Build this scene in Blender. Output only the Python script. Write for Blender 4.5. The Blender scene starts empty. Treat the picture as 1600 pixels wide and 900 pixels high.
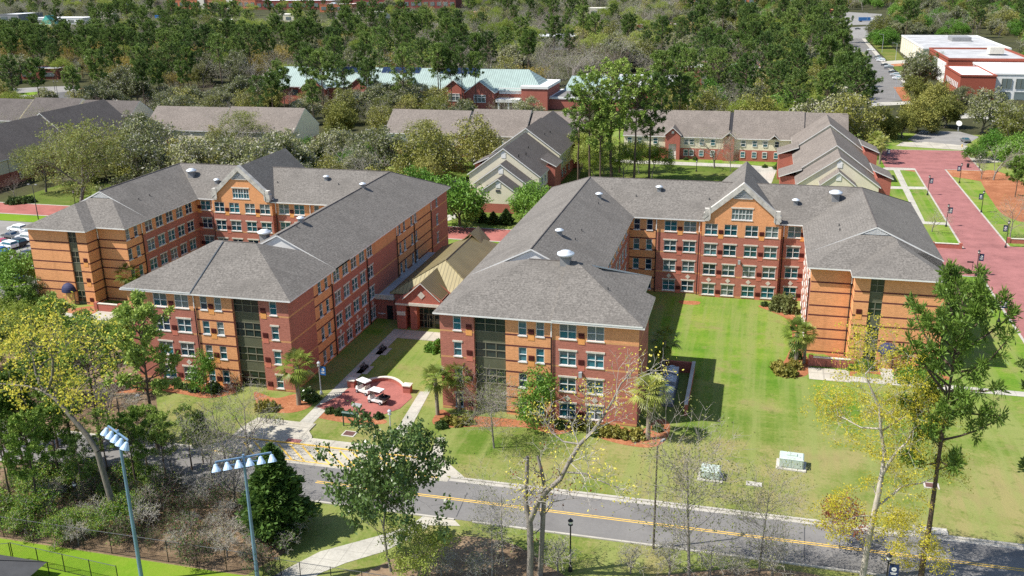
# Campus dormitories seen from the air. World frame: x along the dormitory fronts, y into the depth, metres.
import bpy, math, random
import numpy as np
from mathutils import Vector, Matrix
R = math.radians
SC = bpy.context.scene
COL = SC.collection

# ---------------------------------------------------------------- camera
F_PX, PITCH, ROLL, YAW, CAMH = 1498.0, R(18.76), R(0.85), R(-14.6), 55.0
CAM = np.array([11.62, -107.16, CAMH])
def _w2l(v):
    c, s = math.cos(YAW), math.sin(YAW)
    return np.array([v[0]*c + v[1]*s, -v[0]*s + v[1]*c, v[2]])
_F = _w2l([0, math.cos(PITCH), -math.sin(PITCH)])
_r = _w2l([1, 0, 0]); _d = _w2l([0, -math.sin(PITCH), -math.cos(PITCH)])
_R = math.cos(ROLL)*_r + math.sin(ROLL)*_d
_D = -math.sin(ROLL)*_r + math.cos(ROLL)*_d
cam_d = bpy.data.cameras.new('camera')
cam_d.sensor_width = 36; cam_d.lens = F_PX/1600*36; cam_d.clip_start = 1; cam_d.clip_end = 6000
cam = bpy.data.objects.new('camera', cam_d); COL.objects.link(cam)
_m = Matrix.Identity(4)
for _i in range(3):
    _m[_i][0] = _R[_i]; _m[_i][1] = -_D[_i]; _m[_i][2] = -_F[_i]; _m[_i][3] = CAM[_i]
cam.matrix_world = _m
SC.camera = cam
# where a point of the photograph lies in the place
def ray(u, v): return _F + _R*(u-800)/F_PX + _D*(v-450)/F_PX
def at(u, v, z=0.0):
    d = ray(u, v); t = (z-CAMH)/d[2]; p = CAM + d*t
    return (float(p[0]), float(p[1]), z)
def ony(u, v, y):
    d = ray(u, v); t = (y-CAM[1])/d[1]; p = CAM + d*t
    return (float(p[0]), float(p[1]), float(p[2]))
def proj(p):
    d = np.array(p) - CAM; w = d @ _F
    return 800 + F_PX*(d @ _R)/w, 450 + F_PX*(d @ _D)/w
def hgt(base, vtop):
    lo, hi = 0.0, 60.0
    for _ in range(30):
        m = (lo+hi)/2
        if proj((base[0], base[1], m))[1] > vtop: lo = m
        else: hi = m
    return lo

# ---------------------------------------------------------------- light
SUN_DIR = Vector((-9.35, -4.25, 13.4)).normalized()
EL = math.asin(SUN_DIR.z); AZ = math.atan2(SUN_DIR.x, SUN_DIR.y)
sd = bpy.data.lights.new('sun', 'SUN'); sd.energy = 4.6; sd.angle = R(0.5); sd.color = (1.0, 0.955, 0.88)
so = bpy.data.objects.new('sun', sd); COL.objects.link(so)
so.rotation_euler = SUN_DIR.to_track_quat('Z', 'Y').to_euler(); so.location = (0, 0, 200)
W = bpy.data.worlds.new('World'); SC.world = W; W.use_nodes = True
wn = W.node_tree.nodes; wl = W.node_tree.links
sky = wn.new('ShaderNodeTexSky'); sky.sky_type = 'NISHITA'; sky.sun_disc = False
sky.sun_elevation = EL; sky.sun_rotation = AZ; sky.air_density = 1.0; sky.dust_density = 0.6
wn['Background'].inputs[1].default_value = 0.105
wl.new(sky.outputs[0], wn['Background'].inputs[0])
SC.view_settings.view_transform = 'Standard'; SC.view_settings.look = 'None'
SC.view_settings.exposure = 0.70; SC.view_settings.gamma = 1.0
SC.view_settings.use_curve_mapping = False
SC.render.engine = 'CYCLES'
SC.cycles.max_bounces = 5; SC.cycles.diffuse_bounces = 3; SC.cycles.glossy_bounces = 2
SC.cycles.transmission_bounces = 2; SC.cycles.transparent_max_bounces = 4
SC.cycles.use_denoising = False; SC.cycles.caustics_reflective = False; SC.cycles.caustics_refractive = False

# ---------------------------------------------------------------- objects and tags
def tag(o, label=None, cat=None, group=None, kind=None):
    if label: o['label'] = label
    if cat: o['category'] = cat
    if group: o['group'] = group
    if kind: o['kind'] = kind
    return o
def empty(name, loc=(0, 0, 0), rz=0.0, label=None, cat=None, group=None):
    o = bpy.data.objects.new(name, None); o.empty_display_size = 0.5; COL.objects.link(o)
    o.location = loc; o.rotation_euler = (0, 0, rz)
    return tag(o, label, cat, group)
def link(name, me, parent=None, loc=(0, 0, 0), rz=0.0):
    o = bpy.data.objects.new(name, me); COL.objects.link(o)
    o.location = loc; o.rotation_euler = (0, 0, rz)
    if parent: o.parent = parent
    return o
def copy_tree(o, parent=None):
    c = o.copy(); COL.objects.link(c)
    if parent: c.parent = parent
    for ch in list(o.children): copy_tree(ch, c)
    return c
class MB:
    """Collects faces into one mesh with several material slots."""
    def __init__(s): s.v = []; s.f = []; s.m = []
    def poly(s, pts, m=0):
        n = len(s.v); s.v += [tuple(map(float, p)) for p in pts]; s.f.append(tuple(range(n, n+len(pts)))); s.m.append(m)
    def add(s, vs, fs, m=0):
        n = len(s.v); s.v += [tuple(map(float, p)) for p in vs]
        for f in fs: s.f.append(tuple(n+i for i in f)); s.m.append(m)
    def box(s, x0, x1, y0, y1, z0, z1, m=0):
        s.add([(x0,y0,z0),(x1,y0,z0),(x1,y1,z0),(x0,y1,z0),(x0,y0,z1),(x1,y0,z1),(x1,y1,z1),(x0,y1,z1)],
              [(0,3,2,1),(4,5,6,7),(0,1,5,4),(1,2,6,5),(2,3,7,6),(3,0,4,7)], m)
    def frustum(s, x0, x1, y0, y1, z0, z1, ix, iy, m=0):
        s.add([(x0,y0,z0),(x1,y0,z0),(x1,y1,z0),(x0,y1,z0),(x0+ix,y0+iy,z1),(x1-ix,y0+iy,z1),(x1-ix,y1-iy,z1),(x0+ix,y1-iy,z1)],
              [(0,3,2,1),(4,5,6,7),(0,1,5,4),(1,2,6,5),(2,3,7,6),(3,0,4,7)], m)
    def tube(s, pts, rs, n=8, m=0, cap=True):
        pts = [Vector(p) for p in pts]
        if not isinstance(rs, (list, tuple)): rs = [rs]*len(pts)
        b = len(s.v)
        for i, p in enumerate(pts):
            d = (pts[min(i+1, len(pts)-1)] - pts[max(i-1, 0)])
            if d.length < 1e-6: d = Vector((0, 0, 1))
            d.normalize(); a = d.orthogonal().normalized(); c = d.cross(a)
            if abs(d.z) > .99: a = Vector((1,0,0)); c = Vector((0,1,0))
            for k in range(n):
                t = 2*math.pi*k/n
                s.v.append(tuple(p + (a*math.cos(t) + c*math.sin(t))*rs[i]))
        for i in range(len(pts)-1):
            for k in range(n):
                k2 = (k+1) % n
                s.f.append((b+i*n+k, b+i*n+k2, b+(i+1)*n+k2, b+(i+1)*n+k)); s.m.append(m)
        if cap:
            s.f.append(tuple(b+k for k in range(n))[::-1]); s.m.append(m)
            s.f.append(tuple(b+(len(pts)-1)*n+k for k in range(n))); s.m.append(m)
    def bar(s, p, q, r, m=0, n=5): s.tube([p, q], r, n, m)
    def lathe(s, prof, n=14, c=(0, 0, 0), m=0):
        s.tube([(c[0], c[1], c[2]+z) for r, z in prof], [max(r, 1e-3) for r, z in prof], n, m)
    def slab(s, pts, th=.22, m=0, ms=1):
        """roof plane with thickness: top in m, edges and soffit in ms"""
        n = len(pts); lo = [(p[0], p[1], p[2]-th) for p in pts]
        b = len(s.v); s.v += [tuple(map(float, p)) for p in pts] + [tuple(map(float, p)) for p in lo]
        s.f.append(tuple(range(b, b+n))); s.m.append(m)
        s.f.append(tuple(range(b+2*n-1, b+n-1, -1))); s.m.append(ms)
        for i in range(n):
            j = (i+1) % n
            s.f.append((b+i, b+n+i, b+n+j, b+j)); s.m.append(ms)
    def mesh(s, name, mats, smooth=False):
        me = bpy.data.meshes.new(name); me.from_pydata(s.v, [], s.f)
        for mm in (mats if isinstance(mats, (list, tuple)) else [mats]): me.materials.append(mm)
        me.polygons.foreach_set('material_index', s.m)
        if smooth: me.polygons.foreach_set('use_smooth', [True]*len(s.f))
        me.update(); return me
    def build(s, name, mats, parent=None, loc=(0, 0, 0), rz=0.0, smooth=False):
        return link(name, s.mesh(name, mats, smooth), parent, loc, rz)
def structure(o): o['kind'] = 'structure'; return o
# ---------------------------------------------------------------- materials
class NT:
    def __init__(s, name):
        s.mat = bpy.data.materials.new(name); s.mat.use_nodes = True
        s.n = s.mat.node_tree.nodes; s.l = s.mat.node_tree.links; s.b = s.n['Principled BSDF']
        s.b.inputs['Roughness'].default_value = .85
        s.b.inputs['Specular IOR Level'].default_value = .25
    def node(s, t, **kw):
        n = s.n.new(t)
        for k, v in kw.items(): setattr(n, k, v)
        return n
    def pos(s): return s.node('ShaderNodeNewGeometry').outputs['Position']
    def noise(s, scale, detail=3, rough=.6, vec=None, stretch=None):
        n = s.node('ShaderNodeTexNoise'); n.inputs['Scale'].default_value = scale
        n.inputs['Detail'].default_value = detail; n.inputs['Roughness'].default_value = rough
        v = vec or s.pos()
        if stretch:
            m = s.node('ShaderNodeVectorMath', operation='MULTIPLY'); s.l.new(v, m.inputs[0]); m.inputs[1].default_value = stretch; v = m.outputs[0]
        s.l.new(v, n.inputs['Vector']); return n.outputs['Fac']
    def ramp(s, fac, stops, const=False):
        r = s.node('ShaderNodeValToRGB'); cr = r.color_ramp
        if const: cr.interpolation = 'CONSTANT'
        while len(cr.elements) < len(stops): cr.elements.new(.5)
        for e, (p, c) in zip(cr.elements, stops): e.position = p; e.color = (*c, 1) if len(c) == 3 else c
        s.l.new(fac, r.inputs[0]); return r.outputs[0]
    def mix(s, fac, a, b, mode='MIX'):
        m = s.node('ShaderNodeMix', data_type='RGBA', blend_type=mode)
        for sock, v in ((m.inputs[0], fac), (m.inputs[6], a), (m.inputs[7], b)):
            if isinstance(v, (int, float)): sock.default_value = v
            elif isinstance(v, tuple): sock.default_value = (*v, 1)
            else: s.l.new(v, sock)
        return m.outputs[2]
    def math(s, op, a, b=0.0, c=None):
        m = s.node('ShaderNodeMath', operation=op)
        for i, v in enumerate((a, b) if c is None else (a, b, c)):
            if isinstance(v, (int, float)): m.inputs[i].default_value = v
            else: s.l.new(v, m.inputs[i])
        return m.outputs[0]
    def z(s):
        n = s.node('ShaderNodeSeparateXYZ'); s.l.new(s.pos(), n.inputs[0]); return n.outputs
    def out(s, col, rough=None, spec=None, bump=None, bstr=.3, bdist=.05):
        if isinstance(col, tuple): s.b.inputs['Base Color'].default_value = (*col, 1)
        else: s.l.new(col, s.b.inputs['Base Color'])
        if rough is not None: s.b.inputs['Roughness'].default_value = rough
        if spec is not None: s.b.inputs['Specular IOR Level'].default_value = spec
        if bump is not None:
            bp = s.node('ShaderNodeBump'); bp.inputs['Strength'].default_value = bstr; bp.inputs['Distance'].default_value = bdist
            s.l.new(bump, bp.inputs['Height']); s.l.new(bp.outputs[0], s.b.inputs['Normal'])
        return s.mat
def lin(*c): return tuple(((x/255+.055)/1.055)**2.4 if x/255 > .04045 else x/255/12.92 for x in c)
def sc(c, k): return tuple(x*k for x in c)
def plain(name, c, rough=.6, var=.12, scale=.8, spec=.3, metal=0):
    t = NT(name); f = t.noise(scale, 4)
    m = t.out(t.ramp(f, [(.3, sc(c, 1-var)), (.7, sc(c, 1+var))]), rough, spec)
    t.b.inputs['Metallic'].default_value = metal; return m
def brick(name, base, band, offs, top=None, per=3.55, topz=10.92):
    t = NT(name); z = t.z()[2]
    f1 = t.noise(2.2, 5, .75, stretch=(1, 1, 3.5)); f2 = t.noise(.12, 3, .5)
    c = t.ramp(f1, [(.28, sc(base, .68)), (.5, base), (.72, sc(base, 1.28))])
    c = t.mix(t.math('MULTIPLY', f2, .35), c, sc(base, .75))
    if top:
        ct = t.ramp(f1, [(.28, sc(top, .75)), (.5, top), (.72, sc(top, 1.22))])
        c = t.mix(t.math('GREATER_THAN', z, topz), c, ct)
    zm = t.math('MODULO', z, per); msk = None
    for a, w in offs:
        k = t.math('LESS_THAN', t.math('ABSOLUTE', t.math('SUBTRACT', zm, a)), w)
        msk = k if msk is None else t.math('MAXIMUM', msk, k)
    stn = t.noise(.9, 4, .65, stretch=(1, 1, .06))
    c = t.mix(t.ramp(stn, [(.54, (0,0,0)), (.74, (.4,.4,.4))]), c, sc(base, .6))
    # thin mortar courses, only just readable from the air
    crs = t.math('MULTIPLY', t.math('GREATER_THAN', t.math('FRACT', t.math('MULTIPLY', z, 3.6)), .82), .16)
    c = t.mix(crs, c, sc(base, 1.5))
    c = t.mix(msk, c, band)
    return t.out(c, .9, .15, bump=f1, bstr=.25)
RED = lin(176, 114, 98); ORANGE = lin(224, 160, 112); TANB = lin(204, 152, 104); MAROON = lin(100, 58, 56)
M_RED = brick('red_brick', RED, TANB, [(.24, .11)], top=sc(ORANGE, .95))
M_RED2 = brick('red_brick_all', RED, TANB, [(.24, .11)])
M_ORANGE = brick('orange_brick', ORANGE, MAROON, [(.38, .12), (2.45, .12)])
M_HALLBR = brick('hall_red_brick', lin(150, 82, 66), lin(150, 82, 66), [(.2, .01)])
M_REDPLAIN = brick('plain_red_brick', lin(172, 104, 90), lin(172, 104, 90), [(.2, .01)])
def shingle(name, c, dark=.55, light=1.5):
    t = NT(name); f = t.noise(3.4, 4, .85); g = t.noise(.35, 3); h = t.noise(.05, 2)
    col = t.ramp(f, [(.36, sc(c, dark)), (.5, c), (.62, sc(c, light))])
    col = t.mix(t.math('MULTIPLY', g, .35), col, sc(c, .72))
    zz = t.z()[2]
    crs = t.math('MULTIPLY', t.math('GREATER_THAN', t.math('FRACT', t.math('MULTIPLY', zz, 6.0)), .72), .22)
    col = t.mix(crs, col, sc(c, .5))
    # weather streaks running down the slope
    pt = t.noise(.16, 3, .55)
    col = t.mix(t.ramp(pt, [(.5, (0,0,0)), (.66, (.45,.45,.45))]), col, sc(c, .66))
    st = t.noise(.5, 4, .6, stretch=(1.0, 1.0, .15))
    col = t.mix(t.ramp(st, [(.52, (0, 0, 0)), (.75, (.35, .35, .35))]), col, sc(c, 1.35))
    return t.out(col, .95, .12, bump=f, bstr=.4)
M_ROOF = shingle('grey_shingles', (.170, .156, .140))
M_ROOFD = shingle('dark_shingles', (.128, .113, .104))
M_ROOFB = shingle('brown_shingles', (.20, .172, .15))
M_ROOFP = shingle('purple_brown_shingles', (.118, .104, .096))
def seam(name, c, axis=0, pitch=.45):
    t = NT(name); x = t.z()[axis]
    k = t.math('LESS_THAN', t.math('FRACT', t.math('MULTIPLY', x, 1/pitch)), .22)
    f = t.noise(.4, 3)
    col = t.ramp(f, [(.3, sc(c, .85)), (.7, sc(c, 1.12))])
    return t.out(t.mix(k, col, sc(c, .55)), .5, .4)
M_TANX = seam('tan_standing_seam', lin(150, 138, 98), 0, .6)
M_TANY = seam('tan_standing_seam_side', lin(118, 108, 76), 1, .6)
M_GREENX = seam('pale_green_metal', lin(148, 166, 160), 0, .9)
M_WHITE = plain('white_trim', (.74, .73, .70), .5, .08)
M_STONE = plain('cast_stone', (.60, .56, .48), .8, .14, 1.5)
M_CONC = plain('concrete', (.46, .435, .38), .9, .2, .5)
M_CREAM = plain('cream_stucco', lin(216, 208, 184), .85, .06, .5)
M_OLIVE = plain('olive_spandrel', lin(92, 94, 76), .5, .1)
M_MULL = plain('bronze_mullion', lin(120, 118, 100), .5, .08)
M_BLACK = plain('black_metal', (.018, .018, .02), .45, .1)
M_DGREY = plain('dark_grey', (.07, .07, .072), .7, .15)
M_MGREY = plain('mid_grey', (.25, .25, .25), .6, .15)
M_LGREY = plain('galvanised', (.46, .49, .52), .45, .1, 1, .4, .3)
M_ALU = plain('bright_aluminium', (.72, .76, .80), .35, .08, 1, .5, .2)
M_NAVY = plain('navy_canvas', (.03, .035, .09), .7, .15)
M_LOUV = plain('maroon_louvre', lin(84, 34, 30), .7, .1)
M_PINK = plain('pale_pink_brick', lin(198, 118, 98), .85, .1, 2)
M_PALEG = plain('pale_green_steel', lin(178, 192, 182), .5, .05)
M_GREENP = plain('dark_green_paint', (.012, .06, .045), .45, .1)
M_FLATROOF = plain('flat_roof_membrane', (.40, .40, .40), .9, .22, .15)
M_WROOF = plain('white_roof_membrane', (.78, .79, .80), .8, .08, .1)
M_DKROOF = plain('dark_gravel_roof', (.17, .165, .16), .95, .2, .3)
M_SOLAR = plain('solar_panel', (.012, .025, .06), .15, .1, 1, .6)
M_TEAL = plain('teal_metal_roof', lin(70, 150, 135), .5, .1)
def glass(name, a, b, cc=None, rough=.12):
    t = NT(name); oi = t.node('ShaderNodeObjectInfo').outputs['Random']
    f = t.noise(.35, 2); k = t.math('FRACT', t.math('ADD', oi, t.math('MULTIPLY', f, .25)))
    st = [(0, a), (.42, b), (.75, sc(b, 1.9)), (.9, cc or a)]
    col = t.ramp(k, st)
    if cc:
        zz = t.node('ShaderNodeSeparateXYZ'); t.l.new(t.node('ShaderNodeTexCoord').outputs['Object'], zz.inputs[0])
        lim = t.math('ADD', .55, t.math('MULTIPLY', t.math('FRACT', t.math('MULTIPLY', oi, 7.31)), 1.9))
        col = t.mix(t.math('GREATER_THAN', zz.outputs[2], lim), col, sc(cc, .8))
    return t.out(col, rough, .6)
M_PANE = glass('window_glass', (.006, .022, .055), (.016, .085, .105), (.17, .21, .21))
M_PANEG = glass('stair_glass', (.006, .012, .011), (.014, .028, .022), (.02, .04, .036))
def ground(name, stops, s1=.08, s2=1.6, k=.5, rough=.95, bump=False, s3=.012):
    t = NT(name); f = t.noise(s1, 4, .6); g = t.noise(s2, 5, .75); h = t.noise(s3, 3)
    fac = t.math('ADD', t.math('MULTIPLY', f, 1-k), t.math('MULTIPLY', g, k))
    fac = t.math('ADD', t.math('MULTIPLY', fac, .75), t.math('MULTIPLY', h, .25))
    return t.out(t.ramp(fac, stops), rough, .1, bump=g if bump else None, bstr=.5, bdist=.1)
def lawn(name, a, b, c, stripe=None, sk=.35):
    t = NT(name); f = t.noise(.07, 5, .62); g = t.noise(2.0, 5, .8); h = t.noise(.018, 3)
    fac = t.math('ADD', t.math('MULTIPLY', f, .55), t.math('ADD', t.math('MULTIPLY', g, .25), t.math('MULTIPLY', h, .2)))
    col = t.ramp(fac, [(.36, a), (.5, b), (.62, c)])
    xs = t.z()
    if stripe:
        s = t.math('FRACT', t.math('MULTIPLY', xs[stripe], .55))
        wob = t.noise(.5, 3, .6, stretch=(1, .05, 1) if stripe == 0 else (.05, 1, 1))
        k = t.math('MULTIPLY', t.ramp(wob, [(.42, (0, 0, 0)), (.62, (1, 1, 1))]), sk)
        col = t.mix(k, col, sc(c, 1.0))
        col = t.mix(t.math('MULTIPLY', t.math('GREATER_THAN', s, .5), .12), col, sc(a, .9))
    d = t.noise(.16, 4, .7)
    col = t.mix(t.ramp(d, [(.55, (0, 0, 0)), (.72, (.7, .7, .7))]), col, sc(c, 1.05))
    return t.out(col, .95, .1, bump=g, bstr=.6, bdist=.12)
M_LAWN = lawn('lawn', (.068, .118, .018), (.112, .138, .026), (.200, .172, .062))
M_LAWNC = lawn('courtyard_lawn', (.075, .14, .014), (.115, .168, .022), (.175, .175, .05), stripe=0)
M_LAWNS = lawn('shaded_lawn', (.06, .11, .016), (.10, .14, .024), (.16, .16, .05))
M_FIELD = lawn('bright_field_grass', (.10, .20, .012), (.14, .24, .016), (.19, .25, .03))
M_MULCH = ground('pine_straw', [(.32, lin(112, 72, 50)), (.5, lin(154, 100, 70)), (.62, lin(186, 138, 104))], .3, 2.6, .6, bump=True)
M_FLOOR = ground('leaf_litter', [(.36, (.085, .058, .036)), (.48, (.17, .118, .072)), (.57, (.26, .185, .12)), (.66, (.13, .13, .05))], .15, 1.6, .5, bump=True)
M_FOREST = ground('forest_floor', [(.36, (.026, .034, .014)), (.5, (.055, .055, .026)), (.62, (.075, .082, .03))], .05, .6, .4)
def asphalt(name, c, s=1.0):
    t = NT(name); g = t.noise(3.0, 5, .8); f = t.noise(.18, 4, .6); st = t.noise(.35, 4, .6, stretch=(.12, 1.2, 1))
    col = t.ramp(t.math('ADD', t.math('MULTIPLY', g, .4), t.math('MULTIPLY', f, .6)), [(.35, sc(c, .82)), (.65, sc(c, 1.18))])
    col = t.mix(t.ramp(st, [(.5, (0, 0, 0)), (.75, (.35, .35, .35))]), col, sc(c, 1.35))
    pa = t.noise(.10, 2, .4)
    col = t.mix(t.ramp(pa, [(.58, (0, 0, 0)), (.60, (.3, .3, .3))]), col, sc(c, .72))
    return t.out(col, .9, .25)
M_ASPH = asphalt('asphalt', (.175, .168, .160))
M_ASPHD = asphalt('dark_asphalt', (.11, .108, .106))
M_ASPHL = asphalt('worn_car_park_asphalt', (.24, .23, .215))
def paving(name, c, pitch=None, dark=.7):
    t = NT(name); f = t.noise(.25, 5, .7); g = t.noise(3, 4, .8)
    col = t.ramp(t.math('ADD', t.math('MULTIPLY', f, .6), t.math('MULTIPLY', g, .4)), [(.34, sc(c, dark)), (.52, c), (.66, sc(c, 1.2))])
    if pitch:
        for ax in (0, 1):
            k = t.math('LESS_THAN', t.math('FRACT', t.math('MULTIPLY', t.z()[ax], 1/pitch)), .05)
            col = t.mix(t.math('MULTIPLY', k, .45), col, sc(c, .5))
    return t.out(col, .9, .15)
M_WALK = paving('concrete_walk', (.42, .40, .345), 1.8)
M_WALKL = paving('bus_bay_concrete', (.42, .39, .325), 4.5)
M_KERB = plain('kerb_concrete', (.40, .375, .325), .9, .15, .6)
M_PAVE = paving('pink_brick_paving', lin(150, 101, 98), None, .66)
M_PAVER = paving('red_brick_paving', lin(156, 98, 90), None, .66)
M_YEL = plain('yellow_road_paint', (.66, .43, .09), .8, .2, 2)
M_WPAINT = plain('white_road_paint', (.66, .66, .62), .8, .15, 2)
def bark(name, c):
    t = NT(name); f = t.noise(4, 5, .8, stretch=(1, 1, .25))
    return t.out(t.ramp(f, [(.3, sc(c, .6)), (.5, c), (.7, sc(c, 1.45))]), .95, .1, bump=f, bstr=.6)
M_BPINE = bark('pine_bark', (.12, .088, .066)); M_BOAK = bark('oak_bark', (.17, .15, .125))
M_BGREY = bark('grey_bark', (.235, .21, .185)); M_BPALE = bark('pale_sycamore_bark', (.42, .38, .32))
M_BPALM = bark('palm_bark', (.26, .22, .17)); M_TWIG = bark('grey_twigs', (.33, .295, .265)); M_TWIGP = bark('pale_twigs', (.40, .37, .32))
M_TWIGB = bark('brown_twigs', (.19, .14, .12))
def leaf(name, a, b, c, trans=.2, rough=.55, gsc=.8):
    t = NT(name); oi = t.node('ShaderNodeObjectInfo').outputs['Random']
    f = t.noise(gsc, 3, .6); g = t.noise(6.0, 2)
    k = t.math('ADD', t.math('MULTIPLY', f, .42), t.math('ADD', t.math('MULTIPLY', g, .2), t.math('MULTIPLY', oi, .38)))
    col = t.ramp(k, [(.3, a), (.5, b), (.68, c)])
    t.out(col, rough, .3)
    tr = t.node('ShaderNodeBsdfTranslucent'); t.l.new(t.mix(.5, col, sc(c, 1.3)), tr.inputs[0])
    mx = t.node('ShaderNodeMixShader'); mx.inputs[0].default_value = trans
    t.l.new(t.b.outputs[0], mx.inputs[1]); t.l.new(tr.outputs[0], mx.inputs[2])
    t.l.new(mx.outputs[0], t.n['Material Output'].inputs[0]); return t.mat
L_PINE = leaf('pine_needles', (.060, .110, .020), (.125, .200, .036), (.22, .30, .07))
L_PINEF = leaf('fresh_pine_needles', (.080, .145, .022), (.165, .265, .040), (.29, .38, .08))
L_PINED = leaf('dark_pine_needles', (.044, .092, .022), (.090, .155, .032), (.165, .235, .055))
L_OAK = leaf('live_oak_leaves', (.10, .125, .038), (.19, .21, .07), (.29, .30, .12))
L_OAKO = leaf('olive_oak_leaves', (.13, .145, .028), (.22, .225, .045), (.31, .295, .075))
L_MOSS = leaf('spanish_moss', (.19, .19, .145), (.27, .265, .20), (.36, .345, .27), .1)
L_GREEN = leaf('bright_green_leaves', (.055, .145, .014), (.105, .225, .024), (.18, .31, .045))
L_LIME = leaf('young_lime_leaves', (.15, .21, .02), (.24, .30, .04), (.34, .39, .085), .35)
L_YEL = leaf('yellow_young_leaves', (.40, .36, .03), (.60, .53, .055), (.72, .64, .13), .4)
L_MAGN = leaf('magnolia_leaves', (.028, .064, .015), (.058, .112, .024), (.15, .21, .065), .12, .3)
L_CEDAR = leaf('cedar_sprays', (.045, .095, .020), (.09, .165, .032), (.18, .27, .055))
L_PALM = leaf('palm_fronds', (.10, .16, .022), (.22, .28, .05), (.38, .39, .11), .25, .4)
L_RUST = leaf('rust_red_leaves', (.15, .045, .02), (.24, .075, .03), (.30, .11, .05), .3)
L_SHRUB = leaf('shrub_leaves', (.030, .065, .014), (.060, .105, .022), (.105, .155, .04))
L_YSHRUB = leaf('yellow_green_shrub', (.11, .13, .02), (.20, .19, .035), (.31, .27, .06))
L_GOLD = leaf('golden_crown_leaves', (.20, .15, .03), (.30, .23, .045), (.38, .30, .07))
L_BUD = leaf('small_green_buds', (.16, .20, .04), (.24, .27, .07), (.32, .32, .12), .3)
# ---------------------------------------------------------------- ground, roads, paths
def smooth(pts, n=6):
    out = []; k = len(pts)
    for i in range(k):
        p0, p1, p2, p3 = (np.array(pts[(i+j-1) % k][:2]) for j in range(4))
        for t in np.linspace(0, 1, n, endpoint=False):
            out.append(tuple(.5*((2*p1) + (p2-p0)*t + (2*p0-5*p1+4*p2-p3)*t*t + (3*p1-p0-3*p2+p3)*t**3)))
    return out
def sheet(name, pts, z, m, sm=False, th=0.0):
    pts = smooth(pts) if sm else pts
    mb = MB(); P3 = [(p[0], p[1], z) for p in pts]
    a = sum(P3[i][0]*P3[(i+1) % len(P3)][1]-P3[(i+1) % len(P3)][0]*P3[i][1] for i in range(len(P3)))
    if a < 0: P3 = P3[::-1]
    mb.poly(P3)
    if th:
        for i in range(len(P3)):
            a, b = P3[i], P3[(i+1) % len(P3)]
            mb.poly([(a[0],a[1],z-th),(b[0],b[1],z-th),b,a])
    return structure(mb.build(name, m))
def rect(name, x0, x1, y0, y1, z, m, th=0.0): return sheet(name, [(x0,y0),(x1,y0),(x1,y1),(x0,y1)], z, m, th=th)
def px(*pts): return [at(u, v) for u, v in pts]
# one lawn: greener towards the shaded courtyard, drier by the road
t = NT('lawn_grass'); Z = t.z()
f = t.noise(.07, 5, .62); g = t.noise(2.2, 5, .8); h = t.noise(.02, 3); d = t.noise(.15, 5, .7)
st = t.noise(.42, 3, .6, stretch=(1, .045, 1)); st2 = t.noise(.3, 3, .6, stretch=(.1, 1, 1))
fac = t.math('ADD', t.math('MULTIPLY', f, .5), t.math('ADD', t.math('MULTIPLY', g, .28), t.math('MULTIPLY', h, .22)))
fac = t.math('ADD', fac, t.math('MULTIPLY', t.math('SUBTRACT', st2, .5), .22))
dry = t.ramp(fac, [(.41, (.085, .145, .018)), (.475, (.150, .185, .040)), (.55, (.255, .228, .090))])
grn = t.ramp(fac, [(.42, (.080, .180, .014)), (.50, (.135, .225, .024)), (.58, (.22, .25, .055))])
mr = t.node('ShaderNodeMapRange'); mr.inputs[1].default_value = -2; mr.inputs[2].default_value = 26; t.l.new(Z[1], mr.inputs[0])
c = t.mix(mr.outputs[0], dry, grn)
c = t.mix(t.math('MULTIPLY', t.ramp(st, [(.44, (0,0,0)), (.60, (1,1,1))]), .8), c, (.205, .235, .07))
c = t.mix(t.ramp(d, [(.54, (0,0,0)), (.68, (.8,.8,.8))]), c, (.235, .20, .085))
w_ = t.noise(.75, 5, .75)
c = t.mix(t.ramp(w_, [(.56, (0,0,0)), (.66, (.55,.55,.55))]), c, (.075, .125, .016))
c = t.mix(t.ramp(t.noise(1.3, 5, .8), [(.60, (0,0,0)), (.70, (.6,.6,.6))]), c, (.23, .19, .09))
M_GRASS = t.out(c, .95, .1, bump=g, bstr=.6, bdist=.12)

rect('ground', -2600, 1500, -380, 2600, -.03, M_FOREST)
rect('lawn', -112, 150, -60, 230, 0, M_GRASS)
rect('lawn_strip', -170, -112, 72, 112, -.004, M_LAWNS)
sheet('woodland_floor', [(-140,-38.3),(-33,-38.3),(-31,-34),(-36,-27),(-36,-24.8),(-140,-24.8)], .006, M_FLOOR)
sheet('woodland_floor', [(-140,-16),(-63,-16),(-62,-9),(-70,2),(-82,10),(-140,17)], .006, M_FLOOR)
sheet('leaf_litter', px((650,860),(720,838),(800,850),(850,880),(870,915),(560,915),(600,880)), .008, M_FLOOR, True)
sheet('leaf_litter', px((1000,905),(1180,888),(1300,905),(1300,935),(1000,935)), .008, M_FLOOR, True)
sheet('field_grass', [(-140,-38.4),(-31.5,-38.4),(-31.5,-75),(-140,-75)], .010, M_FIELD)
sheet('walk', [at(u,v) for u,v in ((408,912),(440,893),(500,862),(560,846),(600,835),(640,822),(662,806),(672,812),(668,824),(640,842),(600,862),(540,880),(500,896),(470,918))], .03, M_WALK)
sheet('walk_apron', [(-19.5,-24.6),(-16.5,-24.6),(-15.5,-25.6),(-20.5,-26.5)], .034, M_WALKL)
rect('wood_floor', -70, 20, 92, 168, .004, M_LAWNS)
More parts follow.
